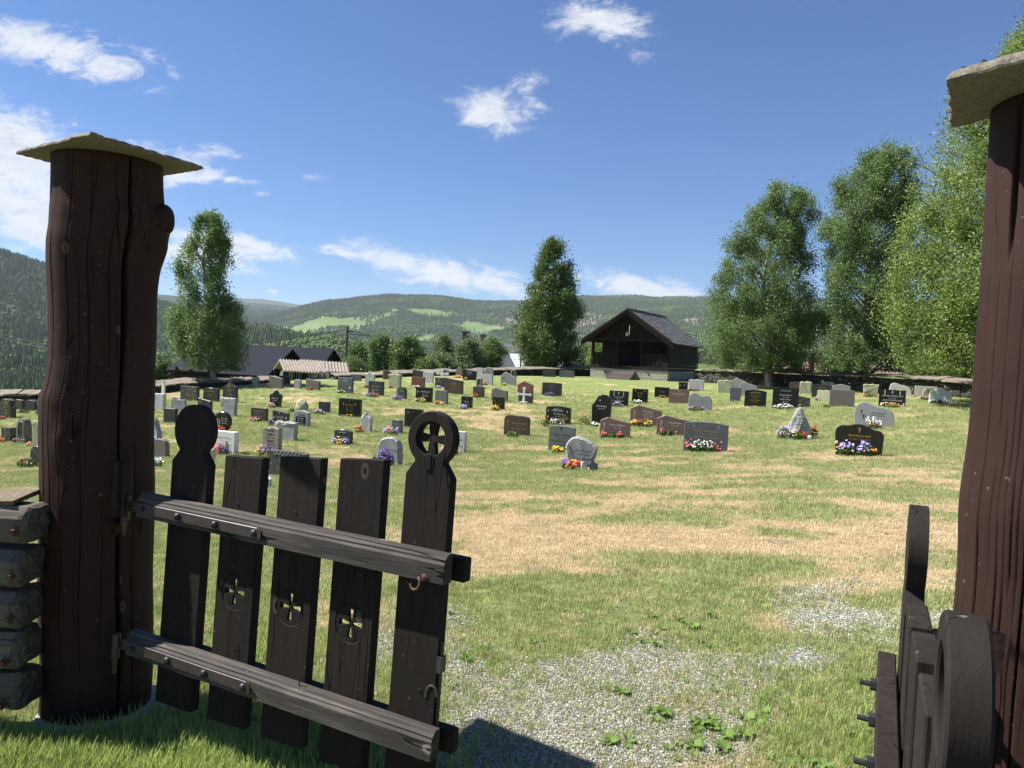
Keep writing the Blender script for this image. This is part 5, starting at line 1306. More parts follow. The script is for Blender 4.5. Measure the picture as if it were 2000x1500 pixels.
BG = [('pale shrubby willow spreading behind the wall left of the broad birch', 'willow_tree', (1440, 735), 60, [(648, 1405, 1450), (668, 1385, 1480), (690, 1374, 1500), (712, 1374, 1510), (722, 1376, 1505)], 15000, 'willow'),
      ('rounded green tree just right of the grey utility pole', 'leafy_tree', (747, 724), 66, [(654, 738, 756), (668, 726, 768), (690, 722, 772), (712, 724, 772), (720, 728, 768)], 13000, 'birch'),
      ('rounded green tree with lighter low branches, second right of the grey pole', 'leafy_tree', (796, 724), 64, [(656, 788, 808), (670, 776, 820), (690, 768, 828), (708, 766, 826), (720, 770, 820)], 13000, 'shrub'),
      ('small bushy tree right behind the grey utility pole', 'leafy_tree', (702, 722), 72, [(668, 696, 708), (684, 684, 716), (702, 680, 720), (716, 684, 722)], 8000, 'shrub'),
      ('narrow tree covering the middle of the dark log house', 'leafy_tree', (866, 720), 82, [(654, 860, 872), (668, 850, 884), (684, 845, 890), (700, 850, 888), (712, 852, 886)], 8000, 'shrub'),
      ('low pale shrub in front of the dark log house', 'shrub', (862, 726), 70, [(692, 850, 872), (702, 838, 890), (714, 832, 896), (722, 830, 900)], 8000, 'willow'),
      ('wide pale willow right of the dark log house', 'willow_tree', (915, 724), 74, [(660, 905, 925), (674, 894, 940), (692, 888, 948), (710, 886, 950), (720, 890, 950)], 11000, 'willow'),
      ('wide greenish willow left of the pale-roofed barn', 'willow_tree', (962, 724), 76, [(660, 952, 972), (674, 940, 984), (692, 934, 992), (710, 930, 990), (719, 934, 986)], 11000, 'birch'),
      ('low bushes at the foot of the wall between the two round green trees', 'shrub', (835, 726), 62, [(704, 822, 840), (712, 814, 852), (722, 808, 860)], 5000, 'shrub'),
      ('green shrub between the lone dark tree and the hut', 'shrub', (1140, 728), 72, [(664, 1132, 1146), (680, 1118, 1160), (700, 1110, 1166), (716, 1108, 1166)], 9000, 'willow'),
      ('low shrub under the lone dark tree, beside the pale barn', 'shrub', (1045, 728), 80, [(690, 1038, 1056), (702, 1024, 1068), (716, 1022, 1072)], 6000, 'shrub'),
      ('shrub behind the hut porch, seen through its left side', 'shrub', (1170, 728), 66, [(668, 1160, 1178), (684, 1150, 1190), (710, 1148, 1195)], 5000, 'bright'),
      ('low dark bush below the branches of the far right birch', 'shrub', (1830, 748), 46, [(690, 1810, 1850), (705, 1785, 1885), (725, 1770, 1900), (738, 1775, 1900)], 9000, 'dark'),
      ('bush behind the wall right of the red-brown pole', 'shrub', (1625, 735), 52, [(682, 1612, 1640), (700, 1600, 1660), (722, 1598, 1668)], 7000, 'shrub'),
      ('bush at the right end of the farm behind the shelters', 'shrub', (690, 726), 58, [(700, 684, 696), (710, 676, 706), (722, 672, 712)], 4000, 'shrub'),
      ('small tree on the slope between thick post and lone birch', 'leafy_tree', (312, 752), 70, [(690, 304, 322), (706, 296, 334), (730, 292, 340), (748, 294, 338)], 6000, 'dark')]
for k, (lb, nm, pf, d, prof, nl, mt_) in enumerate(BG):
    tree(nm, lb, 'shrub' if nm == 'shrub' else 'tree', pf, d, prof, nl, .15 if d > 60 else .12, mt_, 'trees and shrubs beyond the wall', .3, 'bark2', .11 if nm != 'shrub' else .05, 30 + k, clump=.5, nb_=16)
# ------------------------------------------------------------------ gravestones
TOPS = {  # outline of the top, (share of width, share of height), smoothed?
    'rect': ([(0, 1), (1, 1)], 0), 'arch': ([(0, .88), (.2, .95), (.5, 1), (.8, .95), (1, .88)], 1), 'lowarch': ([(0, .93), (.25, .98), (.5, 1), (.75, .98), (1, .93)], 1),
    'round': ([(0, .58), (.05, .76), (.2, .93), (.5, 1), (.8, .93), (.95, .76), (1, .58)], 1), 'soft': ([(0, .82), (.05, .94), (.16, 1), (.5, 1.0), (.84, .98), (.95, .92), (1, .80)], 1),
    'pent': ([(0, .82), (.05, .86), (.24, 1), (.55, .90), (1, .78)], 0), 'gable': ([(0, .72), (.4, 1), (1, .72)], 0), 'gablel': ([(0, .66), (.3, 1), (1, .55)], 0), 'roofed': ([(0, .80), (.5, 1), (1, .80)], 0),
    'ogee': ([(0, .70), (.1, .76), (.3, .84), (.45, .97), (.5, 1), (.55, .97), (.7, .84), (.9, .76), (1, .70)], 1), 'curvy': ([(0, .72), (.03, .84), (.12, .93), (.25, .94), (.42, 1), (.6, .98), (.78, .86), (.9, .83), (.97, .76), (1, .66)], 1),
    'heart': ([(0, .62), (.06, .85), (.2, 1), (.35, .97), (.5, .86), (.65, .83), (.85, .86), (.96, .72), (1, .5)], 1), 'kidney': ([(0, .55), (.04, .82), (.16, .98), (.3, 1), (.5, .88), (.75, .80), (.93, .66), (1, .42)], 1), 'slope': ([(0, 1), (1, .84)], 0), 'sloper': ([(0, .84), (1, 1)], 0),
    'lean': ([(0, .62), (.12, .72), (.32, .94), (.5, 1), (.72, .99), (.92, .92), (1, .86)], 1), 'shield': ([(0, .62), (.1, .86), (.3, 1), (.5, .97), (.75, .86), (1, .70)], 1), 'rough': ([(0, .9), (.2, .97), (.35, .92), (.6, 1), (.8, .93), (1, .96)], 0),
    'roughp': ([(0, .45), (.12, .72), (.3, .88), (.42, 1), (.55, .93), (.75, .72), (.9, .5), (1, .3)], 0), 'spike': ([(0, .72), (.15, .80), (.42, 1), (.6, .86), (.9, .70), (1, .62)], 0), 'knob': ([(0, .86), (.25, .84), (.4, .97), (.5, 1), (.65, .93), (.8, .87), (1, .82)], 0),
    'scallop': ([(0, .55), (.06, .74), (.22, .84), (.4, .98), (.5, 1), (.62, .96), (.8, .82), (.95, .72), (1, .5)], 1), 'obelisk': ([(0, .82), (.5, 1), (1, .82)], 0), 'peakl': ([(0, .45), (.35, .92), (.5, 1), (.62, .9), (.8, .6), (1, .38)], 0)}
def outline_pts(kind, W_, H_, bot=1.0, seed=0, jag=0.0):
    top, sm = TOPS[kind]; r = random.Random(seed); P_ = []
    if sm:
        n = 28
        def cat(t):
            xs = [p[0] for p in top]; i = max(k for k in range(len(xs)) if xs[k] <= t + 1e-9); i = min(i, len(xs) - 2)
            p0, p1, p2, p3 = top[max(i - 1, 0)], top[i], top[i + 1], top[min(i + 2, len(top) - 1)]
            u = (t - p1[0]) / (p2[0] - p1[0]); m1 = (p2[1] - p0[1]) / max(1e-6, p2[0] - p0[0]) * (p2[0] - p1[0]); m2 = (p3[1] - p1[1]) / max(1e-6, p3[0] - p1[0]) * (p2[0] - p1[0])
            return (2 * u ** 3 - 3 * u * u + 1) * p1[1] + (u ** 3 - 2 * u * u + u) * m1 + (-2 * u ** 3 + 3 * u * u) * p2[1] + (u ** 3 - u * u) * m2
        ts = [(.5 - .5 * math.cos(PI * k / n)) for k in range(n + 1)]; tp = [(t, cat(t)) for t in ts]
    else: tp = top
    pts = [(-W_ / 2 * bot, -.12), (W_ / 2 * bot, -.12), (W_ / 2 * bot, 0)]
    for (t, h) in reversed(tp): pts.append(((t - .5) * W_, h * H_))
    pts.append((-W_ / 2 * bot, 0))
    if jag:
        out = []
        for k in range(len(pts)):
            a, b_ = pts[k], pts[(k + 1) % len(pts)]; L_ = math.hypot(b_[0] - a[0], b_[1] - a[1]); m_ = max(1, int(L_ / .05))
            for q in range(m_):
                t = q / m_; out.append((a[0] + (b_[0] - a[0]) * t + r.uniform(-jag, jag), a[1] + (b_[1] - a[1]) * t + r.uniform(-jag, jag)))
        pts = out
    return pts
def rough_face(me, amt, seed):
    r = random.Random(seed)
    for v in me.vertices:
        v.co.y += amt * (mnoise.noise(v.co * 9 + Vector((seed, 0, 0))) + .5 * mnoise.noise(v.co * 22))
_txt = {}
def text_geo(s, shear):
    k = (s, shear)
    if k not in _txt:
        cu_ = bpy.data.curves.new('t', 'FONT'); cu_.body = s; cu_.size = 1; cu_.resolution_u = 2; cu_.shear = shear; cu_.align_x = 'CENTER'
        ob = bpy.data.objects.new('t', cu_); me = bpy.data.meshes.new_from_object(ob)
        V_ = [tuple(v.co) for v in me.vertices]; F_ = [tuple(p.vertices) for p in me.polygons]
        bpy.data.objects.remove(ob); bpy.data.curves.remove(cu_); bpy.data.meshes.remove(me)
        w = (max(v[0] for v in V_) - min(v[0] for v in V_)) if V_ else 1
        _txt[k] = (V_, F_, w)
    return _txt[k]
def inscription(root, lines, colour, W_, H_, y, cx=0.0, top=.78, hmax=.075, wfrac=.8, big=1.0, bold=False):
    """lines: strings; a leading '~' marks a small dates line"""
    mb = MB(); z = H_ * top
    for s in lines:
        small = s.startswith('~'); s2 = s[1:] if small else s
        V_, F_, w = text_geo(s2, 0.0 if (small or bold) else .35)
        h = min(hmax * big * (.62 if small else 1.0), H_ * (.105 if small else .17), W_ * wfrac / w)
        z -= h * (1.15 if small else 1.05); n = len(mb.v)
        mb.v += [(cx + v[0] * h, y, z + v[1] * h) for v in V_]; mb.f += [tuple(n + i for i in f) for f in F_]
        if bold:
            n = len(mb.v); mb.v += [(cx + v[0] * h + h * .05, y - .0008, z + v[1] * h) for v in V_]; mb.f += [tuple(n + i for i in f) for f in F_]
        z -= h * .28
    if mb.v: mb.build('inscription', M[colour], root, fix=False)
def emblem(root, kind, colour, cx, cz, s, y):
    mb = MB()
    if kind == 'cross':
        mb.box(cx - s * .07, cx + s * .07, y - .001, y + .002, cz - s * .55, cz + s * .45); mb.box(cx - s * .30, cx + s * .30, y - .002, y + .001, cz + s * .08, cz + s * .21)
    elif kind == 'sprig':                                   # branch with leaves and small blooms
        pts = [Vector((cx + .18 * s * math.sin(t * 2.6), y, cz - s * .9 + t * s * 1.8)) for t in np.linspace(0, 1, 9)]
        mb.tube(pts, .004, 4)
        for k, p in enumerate(pts):
            for sd in (-1, 1): mb.disc(p + Vector((sd * s * .13, -.001, s * .04)), (0, -1, 0), s * (.055 + .03 * (k > 5)), 6)
    elif kind == 'ring':
        n = 18; i0 = len(mb.v)
        for k in range(n):
            th = 2 * PI * k / n
            for q in (.82, 1): mb.v.append((cx + math.cos(th) * s * q, y - .001, cz + math.sin(th) * s * q))
        for k in range(n): a = i0 + 2 * k; b_ = i0 + 2 * ((k + 1) % n); mb.f.append((a, a + 1, b_ + 1, b_))
        mb.disc((cx - s * .1, y - .0012, cz), (0, -1, 0), s * .35, 8); mb.disc((cx, y - .0014, cz - s * .35), (0, -1, 0), s * .3, 8)
    elif kind == 'bird':
        for (dx, dz, r_) in ((0, 0, .32), (.3, .12, .18), (-.35, -.05, .2), (-.1, .3, .26), (.1, .42, .2)): mb.disc((cx + dx * s, y - .001 - .0003 * r_, cz + dz * s), (0, -1, 0), r_ * s, 7)
    elif kind == 'rays':
        for k in range(13):
            th = PI * k / 12; a = Vector((cx + math.cos(th) * s * .28, y, cz + math.sin(th) * s * .22)); b_ = Vector((cx + math.cos(th) * s * 1.0, y, cz + math.sin(th) * s * .55)); mb.tube([a, b_], s * .022, 4)
        mb.box(cx - s * 1.1, cx + s * 1.1, y - .001, y + .002, cz - s * .02, cz + s * .02)
    elif kind == 'candles':
        for dx in (-1, 1): mb.box(cx + dx * s - .012, cx + dx * s + .012, y - .001, y + .002, cz - .09, cz + .05); mb.disc((cx + dx * s, y - .001, cz + .085), (0, -1, 0), .02, 6)
        mb.box(cx - .01, cx + .01, y - .001, y + .002, cz - .04, cz + .06); mb.box(cx - .035, cx + .035, y - .0015, y + .001, cz + .015, cz + .033)
    elif kind == 'arc':
        for (q, w_) in ((1.0, .010), (.86, .006)):
            pts = [Vector((cx + math.cos(a) * s * q, y, cz + math.sin(a) * s * .42 * q)) for a in np.linspace(.15, PI - .15, 12)]; mb.tube(pts, w_ * .6, 4)
        for k in range(9): mb.disc((cx + (k - 4) * s * .16, y - .001, cz + .12 * s + .18 * s * (1 - abs(k - 4) / 4)), (0, -1, 0), s * .07, 6)
    elif kind == 'relief':
        for k in range(7):
            xx = cx + (k - 3) * s * .27
            for sd in (-1, 1): mb.tube([Vector((xx, y, cz - s * .12)), Vector((xx + sd * s * .16, y, cz + s * (.16 - .02 * abs(k - 3))))], .009, 4)
    elif kind == 'flame':
        for dx in (-1, 1):
            for dz in (-.1, 0, .1): mb.disc((cx + dx * s, y - .001, cz + dz * s), (0, -1, 0), .022, 6)
    mb.build('emblem', M[colour], root, fix=False)
TH0 = 22.0
def gravestone(xl, xr, yt, yf, shape, mat, label, T=.13, th=None, bot=1.0, text=None, em=None, jag=0.0, rough=0.0, tilt=0.0, plinth=0.0, cols='wtext', top=.80, wfrac=.8, cx=0.0, big=1.0, bold=False, extra=None, name='gravestone', cat='gravestone'):
    fp, d = foot((xl + xr) / 2, yf)
    th = TH0 if th is None else th; seed = int(xl * 7 + yt)
    t = math.radians(th + random.Random(seed).uniform(-1.5, 1.5)); az = math.atan2(fp.x, fp.y)
    app = (xr - xl) / FOC * d / math.cos(az) * 1.0
    W_ = (app * math.cos(az) ** 2 - T * abs(math.sin(t - az)) * math.cos(az)) / max(.35, math.cos(t - az)) / math.cos(az)
    W_ = max(W_, app * .55); H_ = (yf - yt) / FOC * d * .985
    root = empty(name, tuple(fp), -t, label, cat, 'headstones in the churchyard')
    root.rotation_euler = (-tilt, 0, -t)
    if plinth:
        mb = MB(); mb.box(-W_ / 2 * 1.12, W_ / 2 * 1.12, -T * .75, T * .75, -.15, plinth); mb.build('plinth', M[mat], root)
    bev = .012 if not rough else .03
    mb = MB(); o = outline_pts(shape, W_, H_, bot, seed, jag)
    mb.prism(o, -T / 2, T / 2, 'y', bev if shape != 'rect' or jag else .006)
    sl_ = mb.build('slab', M[mat], root)
    if rough:
        for v in sl_.data.vertices:
            n_ = mnoise.noise(v.co * 7 + Vector((seed, 3, 0))); v.co += Vector((n_ * rough * .5, n_ * rough, mnoise.noise(v.co * 5) * rough * .4))
    yfr = -T / 2 - .002 - (rough * .3 if rough else 0)
    if text: inscription(root, text, cols, W_, H_, yfr, cx * W_, top, wfrac=wfrac, big=big, bold=bold)
    for e in (em or []):
        kind, ex, ez, es = e[:4]; emblem(root, kind, e[4] if len(e) > 4 else cols, ex * W_, ez * H_, es, yfr)
    if extra: extra(root, W_, H_, T)
    return root, W_, H_, T
def niche(col='black'):
    def f(root, W_, H_, T):
        pts = [(-.22 * W_, .34 * H_), (.22 * W_, .34 * H_)] + [(.22 * W_ * math.cos(a), .68 * H_ + .15 * H_ * math.sin(a)) for a in np.linspace(0, PI, 9)]
        mb = MB(); mb.prism(pts, -T / 2 - .003, -T / 2 + .01, 'y'); mb.build('plaque', M[col], root)
        mb = MB(); ring = [(.30 * W_ * math.cos(a), .68 * H_ + .21 * H_ * math.sin(a)) for a in np.linspace(0, PI, 11)]
        mb.tube([Vector((-.30 * W_, -T / 2 - .01, .30 * H_))] + [Vector((x, -T / 2 - .01, z)) for x, z in reversed(ring)] + [Vector((.30 * W_, -T / 2 - .01, .30 * H_))], .018, 6); mb.build('moulding', M['grey'], root)
        inscription(root, ['~Her hviler', '~1862 - 1934', '~Fred'], 'wtext', W_ * .5, H_, -T / 2 - .005, 0, .72, wfrac=.7)
    return f
def plaque(col='black'):
    def f(root, W_, H_, T):
        mb = MB(); mb.box(-W_ * .34, W_ * .34, -T / 2 - .006, -T / 2 + .004, H_ * .18, H_ * .62); mb.build('plaque', M[col], root)
        inscription(root, ['~Olga Bakken', '~1897 - 1971', '~Hvil i fred'], 'wtext', W_ * .62, H_, -T / 2 - .009, 0, .60, wfrac=.85)
    return f
def redtop(root, W_, H_, T): pass
G = gravestone
# far left, between the wall and the post
G(0, 29, 778, 816, 'round', 'darkl', 'dark arched headstone with gilt letters at the far left edge by the wall', .22, text=['Anders', 'Moen', '~1871 - 1949'], cols='gold', em=[('arc', 0, .72, .16)])
G(29, 48, 780, 801, 'soft', 'dbrown', 'small dark brown headstone against the wall, beside the large gilt-lettered arched stone', .14, text=['~Berit', '~Moen'], cols='gold')
G(50, 73, 781, 802, 'lowarch', 'dark', 'small dark headstone with pale top edge beside the wheel-carved one', .14, text=['~Knut Dahl'], cols='gold')
G(73, 92, 773, 803, 'round', 'dark', 'dark headstone with carved wheel ring, half hidden behind the thick post', .12, em=[('ring', 0, .6, .2)], cols='gtext')
G(4, 30, 834, 861, 'rect', 'darkl', 'low dark block headstone beside the arched niche stone on the left', .2, text=['~Lars', '~Haugen'], cols='gold', top=.7)
G(33, 60, 816, 865, 'round', 'gbrown', 'weathered grey monument with arched dark niche and stepped foot', .20, plinth=.12, extra=niche())
G(64, 96, 817, 873, 'rough', 'lichen', 'tall pale rough stone with black letters, cut off by the thick post', .18, jag=.012, rough=.02, text=['Ragnhild', '~f. 1881 d. 1957', '~Ola Brenden'], cols='btext', top=.75)
G(60, 88, 870, 908, 'round', 'dark', 'charcoal arched headstone next to the red-flowered plant by the post', .12, text=['~Inga', '~Lien'], cols='gtext', em=[('cross', -.2, .8, .06)])
# just right of the thick post
G(293, 323, 768, 800, 'rect', 'ltwhite', 'plain light grey block headstone just right of the thick post', .16, text=['~Marit Sveen', '~1920 - 2001'], cols='btext', top=.85)
G(315, 322, 742, 776, 'obelisk', 'white', 'slim pointed white marble pillar behind the plain light grey block', .07)
G(334, 364, 775, 806, 'heart', 'grey', 'grey heart-topped headstone behind the round picket head', .10, text=['Jon H Lund', '~1934 - 2010'], cols='btext')
G(320, 346, 797, 826, 'rect', 'dark', 'dark headstone mostly hidden by the round picket head, its left edge showing', .14)
G(353, 388, 754, 783, 'rect', 'darkl', 'dark block headstone with four gilt lines, near the left wall', .15, text=['Per Aasen', '~1901 - 1980', 'Anna', '~1905 - 1988'], cols='gold', top=.92)
G(397, 428, 757, 784, 'lowarch', 'dark', 'dark headstone with gilt arched ornament beside the ogee-topped one', .12, text=['Johansen', '~1910 - 1992'], em=[('arc', 0, .66, .2)], cols='gold', top=.6)
G(435, 464, 744, 785, 'ogee', 'dark', 'tall dark ogee-topped headstone with round emblem and gilt lines', .15, text=['Ole Berg', '~1889 - 1962', 'Kari Berg', '~1894 - 1979'], em=[('ring', -.02, .8, .09)], cols='gold', top=.66)
G(386, 414, 777, 809, 'slope', 'dark', 'dark headstone with small ring emblem, left of the pale rough-edged slab', .13, text=['Arne Bakken', '~1927 - 1999', 'Solveig'], em=[('ring', -.28, .76, .05)], cols='gold', top=.55)
G(365, 404, 795, 836, 'slope', 'dark', 'dark wide headstone with gilt lines, left of the glossy round stone', .13, text=['Nils Moen', '~1915 - 1990', 'Signe Moen', '~1919 - 2004'], cols='gold', top=.8)
G(430, 464, 776, 812, 'rect', 'rockface', 'pale grey slab with rough ragged edges, above the glossy round stone', .15, jag=.016, rough=.014, bot=.88, text=['Martha Haugen', '~1908 - 1981'], em=[('cross', 0, .8, .09)], cols='gtext', top=.7)
G(289, 316, 816, 861, 'peakl', 'grey', 'grey stone with slanted pointed top right against the thick post', .16, jag=.01, rough=.015, th=26)
G(297, 330, 856, 893, 'round', 'gbrown', 'brownish round-topped headstone left of the solid round picket', .13, text=['~Karl', '~Vik', '~1942'], cols='gold')
# left middle
def roundstone(xl, xr, yt, yf, label):
    fp, d = foot((xl + xr) / 2, yf); R_ = (xr - xl) / FOC * d / 2 * .95; t = math.radians(TH0)
    root = empty('gravestone', tuple(fp), -t, label, 'gravestone', 'headstones in the churchyard'); H_ = (yf - yt) / FOC * d
    zc = H_ - R_; pts = [(R_ * math.cos(a), zc + R_ * math.sin(a)) for a in np.linspace(math.radians(-62), math.radians(242), 40)] + [(-R_ * .47, -.1), (R_ * .47, -.1)]
    mb = MB(); mb.prism(pts, -.07, .07, 'y', .012); mb.build('slab', M['black'], root)
    emblem(root, 'ring', 'wtext', -R_ * .5, zc - R_ * .05, R_ * .32, -.072); inscription(root, ['Kåre Ruud', '~1951 - 2009', '~Takk for alt'], 'wtext', R_ * 1.0, H_, -.072, R_ * .35, (zc + R_ * .45) / H_)
roundstone(415, 455, 804, 845, 'glossy black disc-shaped headstone with portrait ring, behind the near-white slab')
G(413, 464, 841, 886, 'rect', 'white', 'near-white marble slab headstone with an orange grave light and mixed flowers', .16, text=['Margit Solberg', '~1913 - 1994', 'Torleif Solberg', '~1909 - 1997'], em=[('sprig', -.4, .55, .15)], cols='gtext', top=.82, wfrac=.62, cx=.05)
G(391, 421, 873, 916, 'rough', 'lichen', 'squat yellowish lichened rough stone with black lettering, by the second picket', .16, jag=.014, rough=.03, bot=.9, text=['NILS', 'LØKEN'], cols='btext', top=.72, bold=True)
G(492, 506, 736, 755, 'rect', 'lichen', 'tiny pale lichened pillar near the farm wall', .12, jag=.008, text=['~1878'], cols='btext')
G(525, 553, 734, 759, 'slope', 'gbrown', 'grey-brown slanted-top headstone before the ribbed shelter', .15, text=['Kristian Moen', '~1899 - 1977'], cols='gtext')
G(545, 567, 734, 751, 'rect', 'dark', 'dark headstone with orange-red flowers behind the grey-brown slanted one', .12, text=['~Gudrun'], cols='gold')
G(574, 589, 741, 759, 'soft', 'grey', 'small plain grey headstone alone below the shelters', .13)
G(597, 626, 740, 761, 'slope', 'gbrown', 'long low grey-brown headstone right of the small plain grey one', .15, text=['~Peder og Anne Lie', '~1875 1882'], cols='gtext')
G(659, 690, 737, 768, 'rect', 'blue', 'blue-grey headstone with white figure ornaments near the wall', .16, text=['Asbjørn', '~1930 - 2005'], em=[('bird', .38, .35, .10), ('bird', -.36, .82, .05)], cols='wtext', top=.92)
G(525, 551, 762, 795, 'ogee', 'black', 'glossy black headstone with flared curved shoulders and pink flowers', .14, bot=.8, tilt=.05, text=['Johan Lie', '~1948 - 2011'], em=[('bird', -.26, .72, .03)], cols='wtext', top=.62)
G(622, 645, 784, 806, 'rect', 'dark', 'small dark square headstone with lilac pansies', .12, text=['~Astrid Hagen'], cols='gold')
G(490, 523, 796, 823, 'rect', 'dbrown', 'dark brown rectangular headstone with white and pink bouquet', .12, text=['Haldor Lien', '~1918 - 1993', 'Inger Lien'], cols='gold', top=.9)
G(532, 565, 801, 827, 'slope', 'dark', 'black headstone with white cross, between brown stone and grey arched one', .12, text=['Grindstuen', '~1921 - 2003'], em=[('cross', -.05, .80, .07), ('flame', 0, .45, .24)], cols='wtext', top=.62)
G(573, 606, 801, 833, 'arch', 'grey', 'grey arched headstone with a black tablet set in its face', .16, extra=plaque(), em=[('relief', 0, .80, .14, 'grey')])
G(534, 582, 821, 859, 'rough', 'rockface', 'pale rock-faced headstone with craggy surface behind the bold-lettered one', .18, jag=.012, rough=.03, bot=.95)
G(512, 550, 832, 880, 'rough', 'pink', 'pinkish grey headstone with bold black capital lettering', .15, jag=.004, text=['SIGURD', 'SVEEN', '~F.1877 D.1951', 'MARIT', '~F.1881 D.1960', 'KNUT', '~F.1907 D.1979'], cols='btext', top=.93, bold=True)
G(652, 689, 838, 867, 'arch', 'dark', 'dark headstone with leafy relief crest and lilac pansies', .15, text=['Oleine Martinsen'], em=[('relief', 0, .80, .13, 'gtext')], cols='gtext', top=.62)
G(525, 602, 879, 930, 'lowarch', 'darkl', 'wide dark headstone with carved leaf frieze, behind the middle picket', .16, em=[('relief', 0, .88, .32, 'gtext')])
G(661, 706, 778, 814, 'rect', 'black', 'wide black headstone with two columns of names and yellow flowers', .13, text=['Nordhagen', '~Ole          Anne', '~1922       1925', '~1988       2007'], em=[('cross', 0, .88, .06), ('flame', 0, .7, .24)], cols='gold', top=.76)
# centre left, back rows
G(712, 733, 725, 753, 'knob', 'lgrey', 'light grey pointed headstone left of the leaning dark one', .12, bot=.92, text=['~Ida', '~Bø'], cols='gtext', rough=.01)
G(719, 750, 744, 772, 'rect', 'dark', 'dark headstone leaning right with white text and pansies', .13, text=['Emma Larsen', '~1917 - 2001', 'Magne Larsen'], em=[('cross', 0, .86, .05)], cols='wtext', top=.74)
G(757, 785, 729, 758, 'rough', 'lichen', 'round pale greenish rough stone behind the small dark arched one', .16, jag=.012, rough=.03, bot=.9)
G(773, 795, 755, 779, 'round', 'darkl', 'small dark arched headstone with purple pansies', .15, text=['~Elise', '~1881 - 1966'], cols='gtext')
G(685, 706, 731, 744, 'rect', 'blue', 'low dark blue-grey headstone against the wall', .12, text=['~Hansen'], cols='gtext')
G(749, 765, 722, 741, 'gable', 'dbrown', 'small brown gabled stone by the little orange pillar at the wall', .14)
G(747, 752, 719, 741, 'obelisk', 'red', 'narrow orange-brown stone pillar at the wall', .06)
G(805, 827, 722, 738, 'slope', 'dark', 'dark slanted headstone by the wall, left of the pale rounded one', .12, text=['~Olsen'], cols='gtext')
G(825, 848, 726, 748, 'soft', 'lgrey', 'pale rounded headstone behind the reddish one', .12, bot=.86, text=['~Else'], cols='gtext')
G(803, 830, 736, 756, 'rect', 'red', 'reddish granite headstone with lilac flowers along its foot', .14, text=['Tidemann', '~1922 - 1989'], cols='gold')
G(849, 868, 737, 756, 'rect', 'darkl', 'dark headstone left of the wide gilt one, lilac flowers at its foot', .13, text=['~Anton', '~Borg'], cols='gtext')
G(867, 905, 738, 769, 'slope', 'dbrown', 'wide dark brown headstone with dense gilt lettering', .14, text=['Familien', '~Per 1890 - 1961', '~Kari 1894 - 1970', '~Ola 1920 - 1999'], em=[('arc', 0, .62, .14)], cols='gold', top=.66)
G(859, 877, 720, 735, 'round', 'grey', 'small grey arch stone with dark centre behind the white cross', .12, extra=niche('dark'))
G(890, 904, 718, 735, 'round', 'gbrown', 'narrow grey-brown arch stone left of the glossy black one at the wall', .12)
G(903, 931, 721, 742, 'slope', 'black', 'glossy black headstone with white lettering close to the wall', .12, text=['Paul Lunde', '~1931 - 2008', '~Randi Lunde'], cols='wtext', top=.85)
G(930, 944, 718, 737, 'rect', 'lgrey', 'narrow upright pale headstone behind the low light-grey one', .12, text=['~Mor'], cols='gtext')
G(945, 964, 717, 737, 'round', 'grey', 'grey arch-topped stone with emblem, right of the narrow pale one', .14, em=[('ring', 0, .6, .09, 'gtext')])
G(936, 963, 731, 751, 'rect', 'lgrey', 'low light-grey slab headstone with yellow flowers at its left', .14, text=['~Sigrid og Hans'], cols='gtext')
G(929, 943, 737, 757, 'round', 'grey', 'narrow grey niche monument standing behind the orange-flowered dark one', .14, extra=niche())
G(977, 1008, 726, 751, 'gablel', 'grey', 'grey headstone with steep slanting top and small dark niche', .14, text=None, em=[('ring', -.3, .5, .05, 'btext')])
G(996, 1009, 721, 738, 'round', 'gbrown', 'small arch niche stone directly behind the steep slanting grey one', .12, extra=niche())
G(811, 845, 756, 785, 'rect', 'black', 'black headstone with white cross at left and yellow flowers', .13, text=['Olaf Bjørnstad', '~1921 - 1996', 'Magnhild'], em=[('cross', -.37, .68, .12)], cols='wtext', top=.8, cx=.08, wfrac=.6)
G(849, 875, 762, 789, 'rect', 'green', 'plain green-grey headstone with orange-yellow flowers', .13, text=['~Ole J Berg'], cols='gtext', top=.7)
G(900, 923, 774, 797, 'rect', 'black', 'small black headstone with white bands of text and lavender flowers', .11, text=['~Sonja Sletten', '~1946 - 2010', '~Elsket og savnet'], em=[('cross', 0, .84, .05)], cols='wtext', top=.68)
G(923, 946, 755, 776, 'rect', 'dbrown', 'small dark headstone with an orange flower clump, below the niche monument', .12, text=['~Reidar'], cols='gold')
G(703, 728, 804, 843, 'spike', 'lgrey', 'pale upright slab with broken pointed top and orange marigolds', .14, jag=.006, rough=.012, text=['~Aslaug', '~Rønning', '~1903'], cols='gtext')
G(736, 787, 852, 908, 'round', 'grey', 'grey rounded rock-edged headstone with deep purple flowers by the wheel picket', .18, jag=.010, rough=.02, text=['Jens Engebretsen', '~25.4.1905', '~d. 2.2.1978'], cols='btext', top=.62)
G(764, 787, 819, 846, 'soft', 'blue', 'dark blue-grey headstone left of the wheel-cross picket head', .14, text=['~Alf Hagen'], cols='gtext')
G(789, 826, 798, 836, 'rect', 'black', 'black headstone almost covered by the wheel-cross picket head', .12, em=[('cross', -.3, .8, .06)])
G(868, 911, 841, 884, 'rect', 'ltwhite', 'flat light grey headstone with dark script right of the wheel-cross picket', .15, text=['Berta Thoresen', '~1916 - 1997', 'Edvin Thoresen', '~1912 - 1986'], em=[('cross', -.12, .87, .09)], cols='btext', top=.72)
G(1010, 1042, 744, 770, 'gable', 'red', 'brown-red headstone with flat peak behind the white cross', .13, text=['~Sverre Haug', '~1928 - 2007'], em=[('bird', -.3, .7, .04)], cols='gold', top=.72, cx=.1, wfrac=.6)
